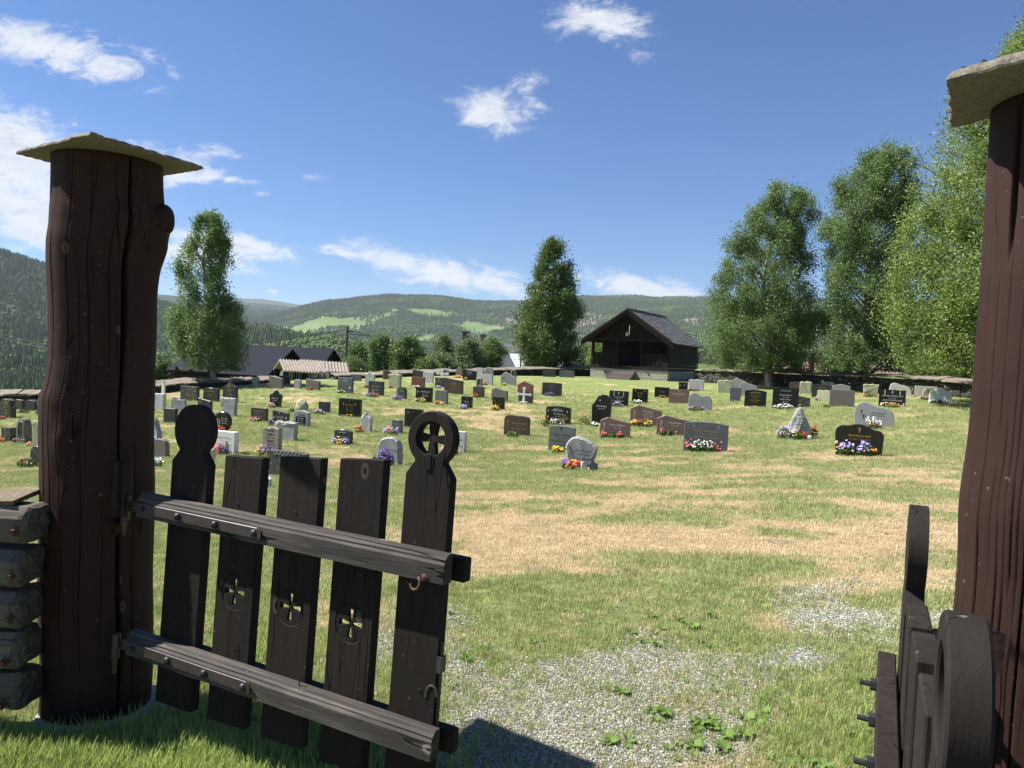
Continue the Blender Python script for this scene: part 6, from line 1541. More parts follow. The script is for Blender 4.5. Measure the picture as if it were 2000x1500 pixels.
G(1012, 1041, 764, 787, 'rect', 'dark', 'dark rectangular headstone directly behind the white cross', .12, text=['~Borghild'], cols='gtext', cx=.25)
G(1058, 1097, 747, 773, 'rect', 'dark', 'wide dark headstone with purple flowers on open grass below the lone tree', .12, text=['Myhre', '~Olav 1924 - 2002', '~Eva 1930 - 2011'], cols='gtext', top=.9)
G(959, 992, 757, 783, 'pent', 'gbrown', 'grey-brown slanted headstone behind the small black one with yellow flowers', .14, text=['Martin Stensrud', '~1914 - 1985', '~Agnes'], cols='gtext', top=.72)
G(961, 986, 775, 800, 'rect', 'black', 'small black headstone with yellow flowers before the grey-brown slanted one', .11, text=['~Trygve', '~1953'], em=[('sprig', -.3, .6, .08)], cols='gold', top=.55, cx=.15)
G(983, 1035, 811, 851, 'soft', 'dbrown', 'brown round-cornered headstone with gilt names and carved flowers', .15, text=['Einar Martinsen', '~1918 - 1992', 'Anna Martinsen', '~1920 - 2005'], em=[('sprig', -.36, .55, .13)], cols='gold', top=.72, cx=.1, wfrac=.62)
G(1065, 1115, 793, 827, 'lowarch', 'black', 'black headstone with carved sunrays, lilies on both sides', .13, text=['Per Klypen', '~1921 - 2001', 'Marthe Klypen', '~1926 - 2012'], em=[('rays', -.02, .72, .20), ('cross', -.4, .72, .09), ('cross', .38, .72, .09)], cols='wtext', top=.66)
G(1154, 1194, 770, 827, 'lean', 'black', 'tall glossy black headstone with slanted curved left shoulder', .14, bot=.92, text=['Rolf Kløftan', '~1944 - 2009'], em=[('bird', -.08, .80, .05)], cols='wtext', top=.66)
G(1070, 1123, 830, 881, 'lowarch', 'green', 'green-grey arched headstone with yellow pansies left of the pale boulder-edged one', .13, text=['Magne Lindstad', '~1902 - 1984', 'Henrikke Lindstad', '~1907 - 1990', 'Kristian'], em=[('cross', -.02, .88, .09)], cols='btext', top=.72)
G(1101, 1168, 852, 915, 'shield', 'grey', 'pale grey boulder-edged headstone nearest us, with lantern at its foot', .17, bot=.66, jag=.007, rough=.018, text=['Ola Haugen', '~1908 - 1990', 'Marie Haugen', '~1912 - 1999'], em=[('sprig', -.36, .5, .14)], cols='btext', top=.66, cx=.08, wfrac=.6)
# right half
G(1060, 1086, 720, 736, 'rect', 'dark', 'dark headstone against the wall under the lone dense tree', .14)
G(1092, 1122, 723, 737, 'lowarch', 'blue', 'low wide blue-grey headstone left of the hut', .14)
G(1189, 1227, 763, 793, 'rect', 'black', 'black headstone with white lettering and candles, behind the tall slanted one', .12, text=['Gunnar Solli', '~1928 - 1999', 'Ragnhild Solli', '~1931 - 2010'], em=[('candles', 0, .82, .20)], cols='wtext', top=.7)
G(1234, 1265, 759, 787, 'rect', 'black', 'black headstone with gilt lettering and a white bouquet', .12, text=['Leif Berg', '~1935 - 2007', 'Takk'], em=[('flame', 0, .86, .20, 'gtext')], cols='gold', top=.8)
G(1278, 1307, 756, 776, 'rect', 'black', 'black headstone with red flowers just left of the plain brown slab', .12, text=['~Bjarne Ødegård', '~1919 - 1998'], em=[('cross', 0, .85, .05)], cols='gtext', top=.72)
G(1306, 1345, 760, 788, 'rect', 'brown', 'plain brown slab headstone with small white cross', .12, text=['Johan Olaf Moen', '~1931 - 2004'], em=[('cross', 0, .86, .06)], cols='wtext', top=.78)
G(1325, 1343, 746, 763, 'rect', 'black', 'small black headstone with white figure strip at its left, near the hut', .12, text=['~Lene', '~Lie'], em=[('bird', -.34, .6, .05)], cols='wtext', cx=.15, top=.85)
G(1345, 1374, 740, 763, 'rough', 'lgrey', 'pale rough-topped headstone with brown flowers near the hut corner', .13, jag=.005)
G(1344, 1389, 767, 802, 'heart', 'grey', 'smooth grey heart-topped headstone with engraved cross', .12, text=['Aslak Dahlen', '~1940 - 2006', '~Kjær'], em=[('cross', -.3, .55, .18)], cols='gtext', top=.66, cx=.15, wfrac=.5)
G(1230, 1291, 791, 833, 'pent', 'brown', 'brown angular headstone with red and yellow flower bed', .13, text=['Nordhagen', '~1919 Hans 2000', '~1924 Gudrun 2008', '~Ole Jørgen'], em=[('sprig', -.38, .55, .13)], cols='wtext', top=.80, cx=.08, wfrac=.62)
G(1171, 1230, 815, 855, 'pent', 'brown', 'brown angular headstone, front left of the three matching ones', .13, text=['Simen Jofthagen', '~1920 - 2003'], em=[('sprig', -.38, .5, .13)], cols='wtext', top=.74, cx=.08, wfrac=.62)
G(1282, 1346, 811, 851, 'pent', 'brown', 'brown angular headstone tucked behind the blue-grey speckled one', .13, text=['Pål Jofthagen', '~1916 - 1991'], em=[('sprig', -.38, .5, .13)], cols='wtext', top=.74, cx=.06, wfrac=.62)
G(1335, 1419, 823, 882, 'lowarch', 'blue', 'large blue-grey speckled headstone with red and white flowers', .14, th=20, text=['Gerda Tubbenhagen', '~ 5.9.1933   23.6.2011', 'Kåre Tubbenhagen', '~ 9.11.1928   8.3.2008'], em=[('flame', 0, .86, .30, 'gtext'), ('cross', 0, .87, .07, 'gtext')], cols='gold', top=.78)
G(1401, 1429, 741, 767, 'rough', 'lichen', 'lichen-covered rough block headstone near the wall, right of the hut', .16, jag=.008, rough=.02)
G(1427, 1455, 738, 762, 'gable', 'grey', 'grey headstone with flat peak, right of the lichen-covered block', .13)
G(1424, 1447, 756, 784, 'soft', 'blue', 'small blue-grey tapering headstone with lichened top edge', .13, bot=.8, jag=.004)
G(1444, 1480, 746, 773, 'kidney', 'grey', 'smooth grey slant-curved headstone behind the gilt-sunburst one', .13)
G(1454, 1495, 761, 794, 'lowarch', 'black', 'black headstone with gilt sunburst arch and purple flowers', .12, text=['Jens Kveum', '~1914 - 1986', 'Anna Kveum', '~1918 - 2003'], em=[('arc', 0, .74, .22)], cols='gold', top=.72)
G(1509, 1557, 757, 797, 'rect', 'black', 'large black headstone with ornamental crest and white begonias', .12, text=['Borghild Moen', '~1922 - 2008', 'Albert Moen', '~1919 - 1991'], em=[('relief', 0, .86, .20, 'gtext')], cols='wtext', top=.72)
G(1542, 1575, 746, 768, 'soft', 'dbrown', 'brown rounded headstone with gilt text, behind the large black one', .14, text=['~Kari Eriksen', '~1910 - 1988'], cols='gold', top=.8)
G(1562, 1584, 744, 769, 'rough', 'lichen', 'green-lichened rough stone behind the brown rounded one', .15, jag=.01, rough=.02)
G(1556, 1581, 773, 795, 'slope', 'darkl', 'low dark headstone with yellow flowers right of the large black one', .12, text=['~Haug'], cols='gtext')
G(1586, 1621, 750, 776, 'lowarch', 'dark', 'dark headstone with gilt arch, behind the lichened rough slab', .16, text=['~Olga Nilsen'], em=[('arc', 0, .66, .18)], cols='gold', top=.6)
G(1604, 1627, 745, 762, 'rough', 'rock', 'pale rough boulder-like stone behind the gilt-arched dark one', .15, jag=.012, rough=.03)
G(1627, 1659, 750, 767, 'roofed', 'grey', 'light grey headstone with shallow peak near the wall', .14)
G(1596, 1624, 761, 784, 'rough', 'lichen', 'yellow-lichened rough slab joined to the left of a grey block', .12, jag=.006, th=40)
G(1621, 1666, 761, 794, 'rect', 'gbrown', 'big grey-brown rectangular block headstone with lavender flowers', .16, text=['~Familien', '~Rustad'], cols='gtext', top=.8)
G(1632, 1720, 828, 890, 'curvy', 'black', 'large glossy black headstone with wavy top and gilt script, nearest on the right', .14, bot=.94, th=27, text=['Rød Merry Røli', '~* 9-9-1949   † 20-10-2015'], em=[('cross', 0, .84, .12)], cols='gold', top=.72)
G(1670, 1742, 786, 834, 'kidney', 'grey', 'wide smooth grey curved headstone with carved gate motif', .15, bot=.94, th=27, text=['Sørumshagen', '~1938 Knut Arvid 2011'], em=[('cross', -.32, .62, .12), ('cross', -.26, .42, .14)], cols='btext', top=.66, cx=.1, wfrac=.6)
G(1686, 1714, 749, 775, 'rough', 'lichen', 'squat lichened headstone at the foot of the tall birch', .16, jag=.008, rough=.02, bot=.9)
G(1738, 1777, 748, 774, 'kidney', 'ltwhite', 'pale curved headstone with cross behind the black lettered one', .13, em=[('cross', -.25, .55, .1)], text=['~Ellen'], cols='gtext', cx=.2, top=.6)
G(1718, 1765, 761, 794, 'rect', 'black', 'black headstone with white capitals and orange flower row', .12, th=26, text=['MARTIN NORDLUND', '~f. 1911 d. 1987', 'JENNY NORDLUND', '~f. 1917 d. 1999'], em=[('candles', 0, .84, .26)], cols='wtext', top=.72)
G(1788, 1827, 754, 775, 'rect', 'lgrey', 'long pale headstone behind the small lichened round one', .14)
G(1802, 1824, 758, 781, 'round', 'lichen', 'small round-topped lichened headstone before the long pale one', .14)
G(1816, 1855, 757, 788, 'scallop', 'white', 'white scalloped headstone at the far right by the reddish post', .13, text=['~Lise Hagen', '~1950 - 2012'], em=[('cross', 0, .84, .07)], cols='gtext', top=.68)
# boulders
def boulder(xl, xr, yt, yf, mat, label, seed, lines=None, peak=False, flat=.55):
    fp, d = foot((xl + xr) / 2, yf); W_ = (xr - xl) / FOC * d; H_ = (yf - yt) / FOC * d
    root = empty('gravestone', tuple(fp), -math.radians(20), label, 'gravestone', 'headstones in the churchyard')
    bm = bmesh.new(); bmesh.ops.create_icosphere(bm, subdivisions=4, radius=1)
    for v in bm.verts:
        n = v.co.copy(); t = (n.z + 1) / 2
        wx = (.62 + .38 * math.sqrt(max(0, 1 - t ** 2.2))) if not peak else (1.05 - .62 * t ** .9)
        k = 1 + .22 * mnoise.noise(n * 1.9 + Vector((seed, 0, 0))) + .13 * mnoise.noise(n * 4.5 + Vector((0, seed, 0)))
        v.co = Vector((n.x * W_ / 2 * wx * k * 1.05, n.y * W_ / 2 * flat * wx * k, (n.z * .62 + .40) * H_ * (.97 + .05 * mnoise.noise(n * 3))))
        if n.z > .8: v.co.z = min(v.co.z, H_)
    me = bpy.data.meshes.new('slab'); bm.to_mesh(me); bm.free(); link('slab', me, root, M[mat], smooth=not peak)
    if lines: 
        mb = MB(); hw = W_ * .27
        inscription(root, lines, 'btext', W_ * .7, H_, -W_ / 2 * flat * .93, 0, .82, bold=True, wfrac=.8)
boulder(574, 603, 779, 804, 'lichen', 'round lichened boulder split by a dark crack, above the arched tablet stone', 3)
boulder(1534, 1583, 795, 857, 'rock', 'peaked field-stone boulder with dark lettering ringed by flower pots', 8, ['NILS', 'AASEN', '~1924 - 1986', 'MARIE', '~1930 - 2009'], True, .5)
# white crosses
def cross(xl, xr, yt, yf, label, seed):
    fp, d = foot((xl + xr) / 2, yf); W_ = (xr - xl) / FOC * d; H_ = (yf - yt) / FOC * d; a = W_ * .075
    root = empty('grave_cross', tuple(fp), -math.radians(18), label, 'grave cross', 'white grave crosses'); zc = H_ * .62
    mb = MB(); mb.prism([(-a, 0), (a, 0), (a, zc - a), (W_ / 2, zc - a), (W_ / 2, zc + a), (a, zc + a), (a, H_), (-a, H_), (-a, zc + a), (-W_ / 2, zc + a), (-W_ / 2, zc - a), (-a, zc - a)], -.035, .035, 'y')
    for (x, z) in ((0, H_), (W_ / 2, zc), (-W_ / 2, zc)):
        for k in range(3):
            an = math.atan2(z - zc, x) + (k - 1) * 1.3; n = len(mb.v)
            mb.prism([(x + math.cos(an) * a * .9 + math.cos(q) * a * .95, z + math.sin(an) * a * .9 + math.sin(q) * a * .95) for q in np.linspace(0, 2 * PI, 9)[:-1]], -.033 + k * .001, .033 - k * .001, 'y')
    mb.build('cross', M['whitep'], root); mb = MB(); mb.box(-W_ * .3, W_ * .3, -.14, .14, -.1, H_ * .12); mb.build('foot_stone', M['white'], root)
cross(1010, 1035, 759, 788, 'white cross with trefoil arm ends before the two brown and dark stones', 1)
cross(853, 874, 722, 742, 'white cross with trefoil arm ends at the back, close to the wall', 2)

# ------------------------------------------------------------------ flowers and small grave things
FC = {'lilac': (0.40, 0.31, 0.66), 'purple': (0.14, 0.05, 0.34), 'white': (0.72, 0.72, 0.70), 'yellow': (0.72, 0.46, 0.02), 'orange': (0.72, 0.22, 0.03), 'red': (0.48, 0.035, 0.02), 'pink': (0.62, 0.12, 0.14), 'rose': (0.60, 0.30, 0.36), 'cream': (0.62, 0.56, 0.34), 'brown': (0.20, 0.06, 0.03)}
for k, c in FC.items(): M['f_' + k] = mat_plain(k + '_petals', c, 0.6, 0.15, 40)
LEAF['bed'] = mat_leaf('bed_leaves', (0.04, 0.09, 0.02), (0.10, 0.17, 0.04), .25)
def flowers(x0, x1, yf, h, cols, label, n=None, leafy=1.0, spread=.11, up=0):
    """a planted clump between two photo columns with its foot on a photo row"""
    fp, d = foot((x0 + x1) / 2, yf); W_ = (x1 - x0) / FOC * d; k_ = 1 - .15 / fp.xy.length; fp = Vector((fp.x * k_, fp.y * k_, gz(fp.x * k_, fp.y * k_))); r = random.Random(int(x0 * 3 + yf)); t = math.radians(TH0)
    root = empty('flower_bed', tuple(fp), -t, label, 'flowers', 'flowers planted at the graves')
    nl = int((60 + W_ * 260) * leafy); g = np.random.default_rng(int(x0 + yf))
    def spot():
        a, q = r.uniform(0, 2 * PI), math.sqrt(r.random()); x = math.cos(a) * q * W_ / 2; y = math.sin(a) * q * spread; return x, y, math.sqrt(max(0, 1 - q * q * .8))
    P_ = []
    for k in range(nl):
        x, y, e = spot(); P_.append((x, y, r.random() ** .7 * h * .85 * e))
    P_ = np.array(P_); u_ = g.normal(0, 1, P_.shape); u_[:, 2] = np.abs(u_[:, 2]) * .9; u_ /= np.linalg.norm(u_, axis=1)[:, None]; v_ = np.cross(u_, g.normal(0, 1, P_.shape)); v_ /= np.linalg.norm(v_, axis=1)[:, None]
    s = .028 * g.uniform(.7, 1.4, (nl, 1)); V_ = np.stack([P_ - u_ * s, P_ + v_ * s * .6, P_ + u_ * s, P_ - v_ * s * .6], 1).reshape(-1, 3)
    link('foliage', mesh_np('foliage', V_, np.arange(nl * 4).reshape(-1, 4), {'rnd': ('FACE', g.uniform(0, 1, nl))}, [LEAF['bed']]), root, kind='stuff')
    nb2 = n or int(16 + W_ * 75); cl_ = cols if isinstance(cols, (list, tuple)) else [cols]
    for ci, c in enumerate(cl_):
        mb = MB()
        for k in range(nb2 // len(cl_)):
            x, y, e = spot()
            if len(cl_) > 1:                     # each colour keeps to its own part of the bed
                x = -W_ / 2 + W_ * (ci + r.uniform(-.15, 1.15)) / len(cl_); x = max(-W_ / 2, min(W_ / 2, x))
            z = h * e * r.uniform(.62, 1.05); nrm = Vector((x * 1.5 + r.uniform(-.4, .4), -.55 + r.uniform(-.4, .4), .8)); mb.disc((x, y - .02, z), nrm, r.uniform(.016, .030), 6, .010)
        mb.build('blooms', M['f_' + c], root, fix=False, kind='stuff')
    return root
F = flowers
F(0, 12, 818, .12, 'red', 'red blooms at the foot of the gilt-lettered arched stone, far left')
F(31, 62, 806, .16, 'cream', 'leafy clump with few pale blooms before the two small dark stones by the left wall', 8, 2.0)
F(66, 90, 808, .14, 'cream', 'leafy clump before the wheel-carved stone by the left wall', 5, 2.0)
F(0, 11, 863, .13, 'orange', 'orange blooms by the low dark block headstone on the left')
F(26, 38, 864, .15, 'pink', 'pink blooms at the foot of the arched niche monument')
F(52, 70, 870, .14, 'orange', 'orange blooms before the tall pale rough stone on the left')
F(28, 80, 913, .26, ['pink', 'rose'], 'leafy plant with pink-red blooms in front of the charcoal arched stone', 14, 2.2)
F(292, 303, 801, .12, 'cream', 'small pale bouquet at the plain light grey block by the post', 10)
F(290, 312, 862, .20, 'lilac', 'lilac pansies under the slanted pointed grey stone by the post')
F(286, 318, 911, .24, ['lilac', 'white'], 'lilac and white pansies left of the solid round picket')
F(413, 445, 846, .24, 'red', 'row of bright red blooms before the glossy black disc stone', 60)
F(414, 448, 886, .26, ['pink', 'red', 'purple'], 'mixed pink, red and purple bouquet before the near-white marble slab', 60)
F(500, 533, 892, .30, ['rose', 'purple'], 'pink and purple pansies below the bold-lettered pinkish stone', 50)
F(525, 534, 830, .22, 'purple', 'small dark purple bouquet left of the rock-faced pale stone', 14)
F(489, 508, 822, .16, ['pink', 'white'], 'white and pink bouquet at the dark brown rectangular stone')
F(521, 540, 795, .18, 'rose', 'pale pink clump at the foot of the flared glossy black stone')
F(611, 637, 808, .18, 'lilac', 'lilac pansies before the small dark square stone', 40)
F(662, 678, 811, .15, 'purple', 'dark violet pansies at the left foot of the wide black two-column stone')
F(676, 693, 813, .15, 'yellow', 'vivid yellow flowers before the wide black two-column stone', 34)
F(649, 680, 867, .22, ['lilac', 'yellow', 'lilac'], 'lilac and yellow pansies before the leafy-relief stone', 60)
F(564, 576, 804, .15, 'brown', 'small dark brown bush left of the round cracked boulder', 5, 1.5)
F(655, 676, 767, .16, 'cream', 'cream and pink flowers before the blue-grey stone with white figures')
F(553, 566, 751, .14, 'red', 'orange-red flowers before the small dark stone by the shelter')
F(595, 612, 761, .14, 'red', 'dark red flowers before the long low grey-brown stone')
F(521, 532, 758, .16, 'yellow', 'leafy green clump left of the grey-brown slanted stone', 3, 2.0)
F(711, 722, 757, .14, 'red', 'dark red clump before the light grey pointed stone')
F(712, 740, 774, .22, ['lilac', 'purple', 'pink'], 'lilac to wine-red pansies at the leaning dark stone', 50)
F(759, 770, 757, .13, 'red', 'dark red clump before the round pale greenish rough stone')
F(764, 786, 780, .20, ['lilac', 'purple'], 'lilac and purple pansies at the small dark arched stone')
F(804, 822, 756, .10, 'white', 'pale lilac strip of flowers before the reddish granite stone')
F(849, 862, 757, .11, 'lilac', 'lilac flowers at the dark stone left of the wide gilt one')
F(811, 832, 785, .20, ['cream', 'yellow'], 'pale yellow flowers before the black stone with left-hand cross')
F(849, 868, 790, .16, ['orange', 'yellow'], 'orange and yellow flowers before the plain green-grey stone', 40)
F(896, 914, 798, .20, 'lilac', 'lavender flowers before the small black banded stone', 44)
F(923, 934, 776, .22, 'red', 'orange-red clump before the small dark brown stone', 26)
F(885, 902, 738, .16, 'yellow', 'pale yellow flowers beside the narrow arch stone at the wall')
F(905, 914, 742, .16, 'orange', 'orange flowers before the glossy black stone near the wall')
F(942, 951, 751, .16, 'orange', 'orange-yellow clump left of the low light-grey slab')
F(978, 990, 752, .12, 'yellow', 'yellow flowers before the steep slanting grey stone')
F(958, 976, 801, .22, 'yellow', 'yellow flowers before the small black stone, below the grey-brown slanted one', 36)
F(691, 712, 844, .24, 'orange', 'orange marigolds left of the pale broken-topped slab', 36)
F(749, 778, 848, .24, ['lilac', 'orange', 'lilac'], 'lilac and orange pansies left of the wheel-cross picket', 60)
F(733, 771, 910, .42, 'purple', 'tall deep purple flower clump at the grey rounded rock-edged stone', 90, 1.8)
F(862, 895, 887, .26, ['rose', 'pink', 'orange'], 'pink, lilac and orange flowers before the flat light grey stone', 60)
F(1011, 1022, 766, .16, 'lilac', 'lilac flowers between the brown-red stone and the white cross', 16)
F(1062, 1086, 773, .20, 'purple', 'purple flowers before the wide dark stone on open grass')
F(1057, 1072, 832, .42, 'orange', 'tall orange lilies left of the sunray-carved black stone', 9, 1.6, .14)
F(1068, 1100, 829, .22, ['white', 'rose'], 'white and pink low flowers before the sunray-carved black stone', 36)
F(1094, 1112, 828, .40, 'red', 'tall red lilies at the right of the sunray-carved black stone', 7, 1.2)
F(1130, 1152, 830, .42, 'orange', 'tall orange lilies growing left of the tall glossy black stone', 10, 1.6, .16)
F(1153, 1168, 832, .16, 'white', 'white flowers at the foot of the tall glossy black stone', 26)
F(988, 1014, 853, .20, 'orange', 'leafy plant with few orange blooms before the brown round-cornered stone', 5, 1.8)
F(1075, 1102, 884, .20, 'yellow', 'yellow pansies before the green-grey arched stone', 50)
F(1096, 1138, 917, .22, ['purple', 'orange', 'red'], 'purple and orange pansies beside the glass lantern, nearest bed', 90)
F(1192, 1219, 794, .22, 'lilac', 'lilac flowers before the black stone with candles', 40)
F(1233, 1256, 788, .18, 'white', 'white bouquet before the gilt-lettered black stone', 40)
F(1285, 1302, 776, .13, 'red', 'red flowers before the black stone left of the plain brown slab', 20)
F(1172, 1186, 855, .24, 'pink', 'coral-pink begonia at the left foot of the front-left brown angular stone', 22)
F(1188, 1203, 855, .22, 'cream', 'green bush between the two begonias of the front-left brown angular stone', 1, 2)
F(1202, 1216, 855, .22, 'pink', 'coral-pink begonia at the right foot of the front-left brown angular stone', 22)
F(1232, 1272, 833, .28, ['yellow', 'red', 'yellow'], 'bed of red and yellow flowers before the rear brown angular stone', 90)
F(1287, 1300, 850, .24, 'pink', 'coral begonia left of the brown angular stone by the speckled one', 20)
F(1301, 1316, 850, .22, 'cream', 'green bush before the brown angular stone by the speckled one', 1, 2)
F(1318, 1332, 850, .24, 'pink', 'coral begonia right before the brown angular stone by the speckled one', 20)
F(1338, 1406, 882, .32, ['pink', 'white', 'white', 'pink'], 'wide bed of white and coral flowers before the blue-grey speckled stone', 80, 1.5)
F(1344, 1378, 802, .20, ['lilac', 'brown', 'lilac'], 'lilac and dark flowers before the smooth heart-topped grey stone', 50)
F(1348, 1366, 763, .12, 'red', 'red-brown flowers before the pale rough-topped stone', 20)
F(1462, 1480, 793, .16, 'purple', 'violet flowers before the gilt-sunburst black stone')
F(1511, 1550, 799, .24, 'white', 'white begonias before the large black crested stone', 60)
F(1556, 1567, 794, .16, 'yellow', 'yellow flowers before the low dark stone')
F(1592, 1618, 783, .30, 'rose', 'pinkish heather clump before the lichened rough slab', 30)
F(1608, 1620, 796, .16, 'cream', 'small dark green pot plant left of the grey-brown block', 1, 1.6)
F(1632, 1650, 793, .14, 'lilac', 'lavender flowers before the grey-brown block')
F(1517, 1546, 857, .40, 'lilac', 'violet flower pot at the left of the peaked boulder', 50, 1.6)
F(1542, 1576, 858, .28, ['cream', 'red'], 'low cream and red flowers before the peaked boulder', 34, 1.8)
F(1580, 1598, 855, .38, 'red', 'dark red flower pot at the right of the peaked boulder', 34, 1.2)
F(1686, 1712, 775, .16, ['orange', 'pink'], 'pink and orange flowers before the squat lichened stone by the birch', 26)
F(1692, 1718, 836, .36, ['white', 'white'], 'round white flower ball before the wide grey curved stone', 60)
F(1693, 1722, 837, .22, 'brown', 'rust-red flowers under the white ball at the wide grey curved stone', 40)
F(1722, 1762, 795, .18, ['cream', 'orange', 'orange', 'cream'], 'orange and cream flower row before the black stone with capitals', 60)
F(1632, 1645, 888, .28, 'yellow', 'yellow flowers at the left foot of the large glossy black stone', 22)
F(1638, 1668, 890, .40, 'lilac', 'left violet flower clump before the large glossy black stone', 50, 1.4)
F(1672, 1702, 891, .38, 'lilac', 'right violet flower clump before the large glossy black stone', 50, 1.4)
F(1694, 1712, 890, .26, 'orange', 'rust-orange flowers at the right foot of the large glossy black stone', 24)
F(1796, 1822, 781, .22, 'rose', 'dull pink heather before the small lichened round stone', 26)
F(1818, 1852, 788, .18, ['white', 'purple', 'white'], 'white and magenta flowers before the white scalloped stone', 50)
# lanterns
def lantern(px, yf, w, h, mat, label, yaw=.3):
    fp, d = foot(px, yf); k_ = 1 - .30 / fp.xy.length; fp = Vector((fp.x * k_, fp.y * k_, gz(fp.x * k_, fp.y * k_))); root = empty('grave_lantern', tuple(fp), yaw, label, 'lantern', 'lanterns at the graves')
    mb = MB(); mb.box(-w / 2, w / 2, -w / 2, w / 2, 0, h * .08); mb.build('base', M[mat], root)
    for sx in (-1, 1):
        for sy in (-1, 1): mb = MB(); mb.box(sx * w * .42 - .008, sx * w * .42 + .008, sy * w * .42 - .008, sy * w * .42 + .008, h * .08, h * .62); mb.build('corner_post', M[mat], root)
    mb = MB(); mb.box(-w * .4, w * .4, -w * .4, w * .4, h * .081, h * .615); mb.build('pane', M['gtext'], root)
    mb = MB(); n0 = 0; mb.v = [(-w * .62, -w * .62, h * .62), (w * .62, -w * .62, h * .62), (w * .62, w * .62, h * .62), (-w * .62, w * .62, h * .62), (0, 0, h * .95)]; mb.f = [(3, 2, 1, 0), (0, 1, 4), (1, 2, 4), (2, 3, 4), (3, 0, 4)]
    mb.build('roof', M[mat], root); mb = MB(); mb.tube([(math.cos(a) * .03, 0, h * .95 + .03 + math.sin(a) * .03) for a in np.linspace(0, 2 * PI, 9)], .004, 4); mb.build('ring', M[mat], root)
lantern(1156, 918, .17, .22, 'bolt', 'grey metal lantern standing before the pale boulder-edged headstone')
lantern(521, 950, .12, .24, 'whitep', 'small white lantern beside the leaf-frieze stone, between pickets', .1)
lantern(731, 905, .12, .20, 'bolt', 'dark lantern left of the tall deep purple flowers')
fp, d = foot(1137, 919); mb = MB(); mb.tube([(0, 0, 0), (0, 0, .17)], .032, 12); o = mb.build('grave_candle', M['whitep']); o.location = fp; tag(o, 'white grave candle between the grey lantern and the pansies', 'candle')
fp, d = foot(1581, 859); mb = MB(); mb.tube([(0, 0, -.02), (0, 0, .1), (0, 0, .12)], [.05, .06, .03], 10); o = mb.build('white_pot', M['whitep']); o.location = fp; tag(o, 'small white pot at the right foot of the peaked boulder', 'pot')
fp, d = foot(448, 887); mb = MB(); mb.box(-.09, .09, -.04, .04, 0, .32); o = mb.build('grave_light', mat_plain('orange_glass', (0.75, 0.42, 0.12), .3, .1)); o.location = fp; tag(o, 'orange grave light leaning on the near-white slab', 'grave light')
for (px, yf, lb) in ((1337, 881, 'solar stick light left of the blue-grey speckled stone'), (1633, 889, 'solar stick light left of the large glossy black stone'), (1491, 792, 'solar stick light right of the gilt-sunburst stone'), (1574, 793, 'solar stick light before the low dark stone'), (1663, 792, 'solar stick light right of the grey-brown block'), (1454, 792, 'solar stick light left of the gilt-sunburst stone')):
    fp, d = foot(px, yf); root = empty('stick_light', tuple(fp), 0, lb, 'garden light', 'solar stick lights'); mb = MB(); mb.tube([(0, 0, 0), (0, 0, .26)], .008, 6); mb.build('stick', M['bolt'], root)
    mb = MB(); mb.tube([(0, 0, .255), (0, 0, .28), (0, 0, .32), (0, 0, .345)], [.015, .04, .04, .012], 10); mb.build('lamp', M['lgrey'], root, smooth=True)
# ------------------------------------------------------------------ grass, weeds and gravel near the gate
def blade_mesh(name, n, hmin, hmax, w, spread, mt, seed, lean=.5):
    g = np.random.default_rng(seed); V_ = []; F_ = []
    for k in range(n):
        x, y = g.uniform(-spread, spread, 2); h = g.uniform(hmin, hmax); a = g.uniform(0, 6.28); l = g.uniform(.1, lean) * h
        dx, dy = math.cos(a) * l, math.sin(a) * l; px_, py_ = -math.sin(a) * w / 2, math.cos(a) * w / 2; i = len(V_)
        V_ += [(x - px_, y - py_, -.01), (x + px_, y + py_, -.01), (x + dx * .4 + px_ * .8, y + dy * .4 + py_ * .8, h * .6), (x + dx * .4 - px_ * .8, y + dy * .4 - py_ * .8, h * .6), (x + dx, y + dy, h)]
        F_ += [(i, i + 1, i + 2, i + 3), (i + 3, i + 2, i + 4)]
    me = bpy.data.meshes.new(name); me.from_pydata(V_, [], F_); me.materials.append(mt); return me
def grass_mat(name, c1, c2, tr=.3):
    b = new_mat(name, .6, .2); r = b.new('ShaderNodeObjectInfo').outputs['Random']; wp = b.new('ShaderNodeNewGeometry').outputs['Position']
    n = b.noise(wp, 2.2, 4, .6); col = b.mix(b.math('MULTIPLY_ADD', n, .9, b.math('MULTIPLY_ADD', r, .5, -.2), clamp=True), c1, c2); b.col(col)
    t_ = b.new('ShaderNodeBsdfTranslucent', {'Color': col}); mx = b.new('ShaderNodeMixShader', {0: tr, 1: b.p.outputs[0], 2: t_.outputs[0]})
    b.nt.links.new(mx.outputs[0], b.nt.nodes['Material Output'].inputs[0]); return b.m
gm_green = grass_mat('green_blades', (0.225, 0.27, 0.09), (0.47, 0.50, 0.23)); gm_straw = grass_mat('dry_blades', (0.49, 0.385, 0.235), (0.76, 0.63, 0.42)); gm_lush = grass_mat('lush_blades', (0.19, 0.27, 0.06), (0.44, 0.52, 0.17), .45)
def cone_pts(n, rlo, rhi, azlo, azhi, seed, pw=1.0):
    g = np.random.default_rng(seed); a = np.radians(g.uniform(azlo, azhi, n)); u = g.uniform(0, 1, n); r = (rlo ** pw + u * (rhi ** pw - rlo ** pw)) ** (1 / pw)
    x = np.sin(a) * r; y = np.cos(a) * r; return x, y, gz_arr(x, y), g
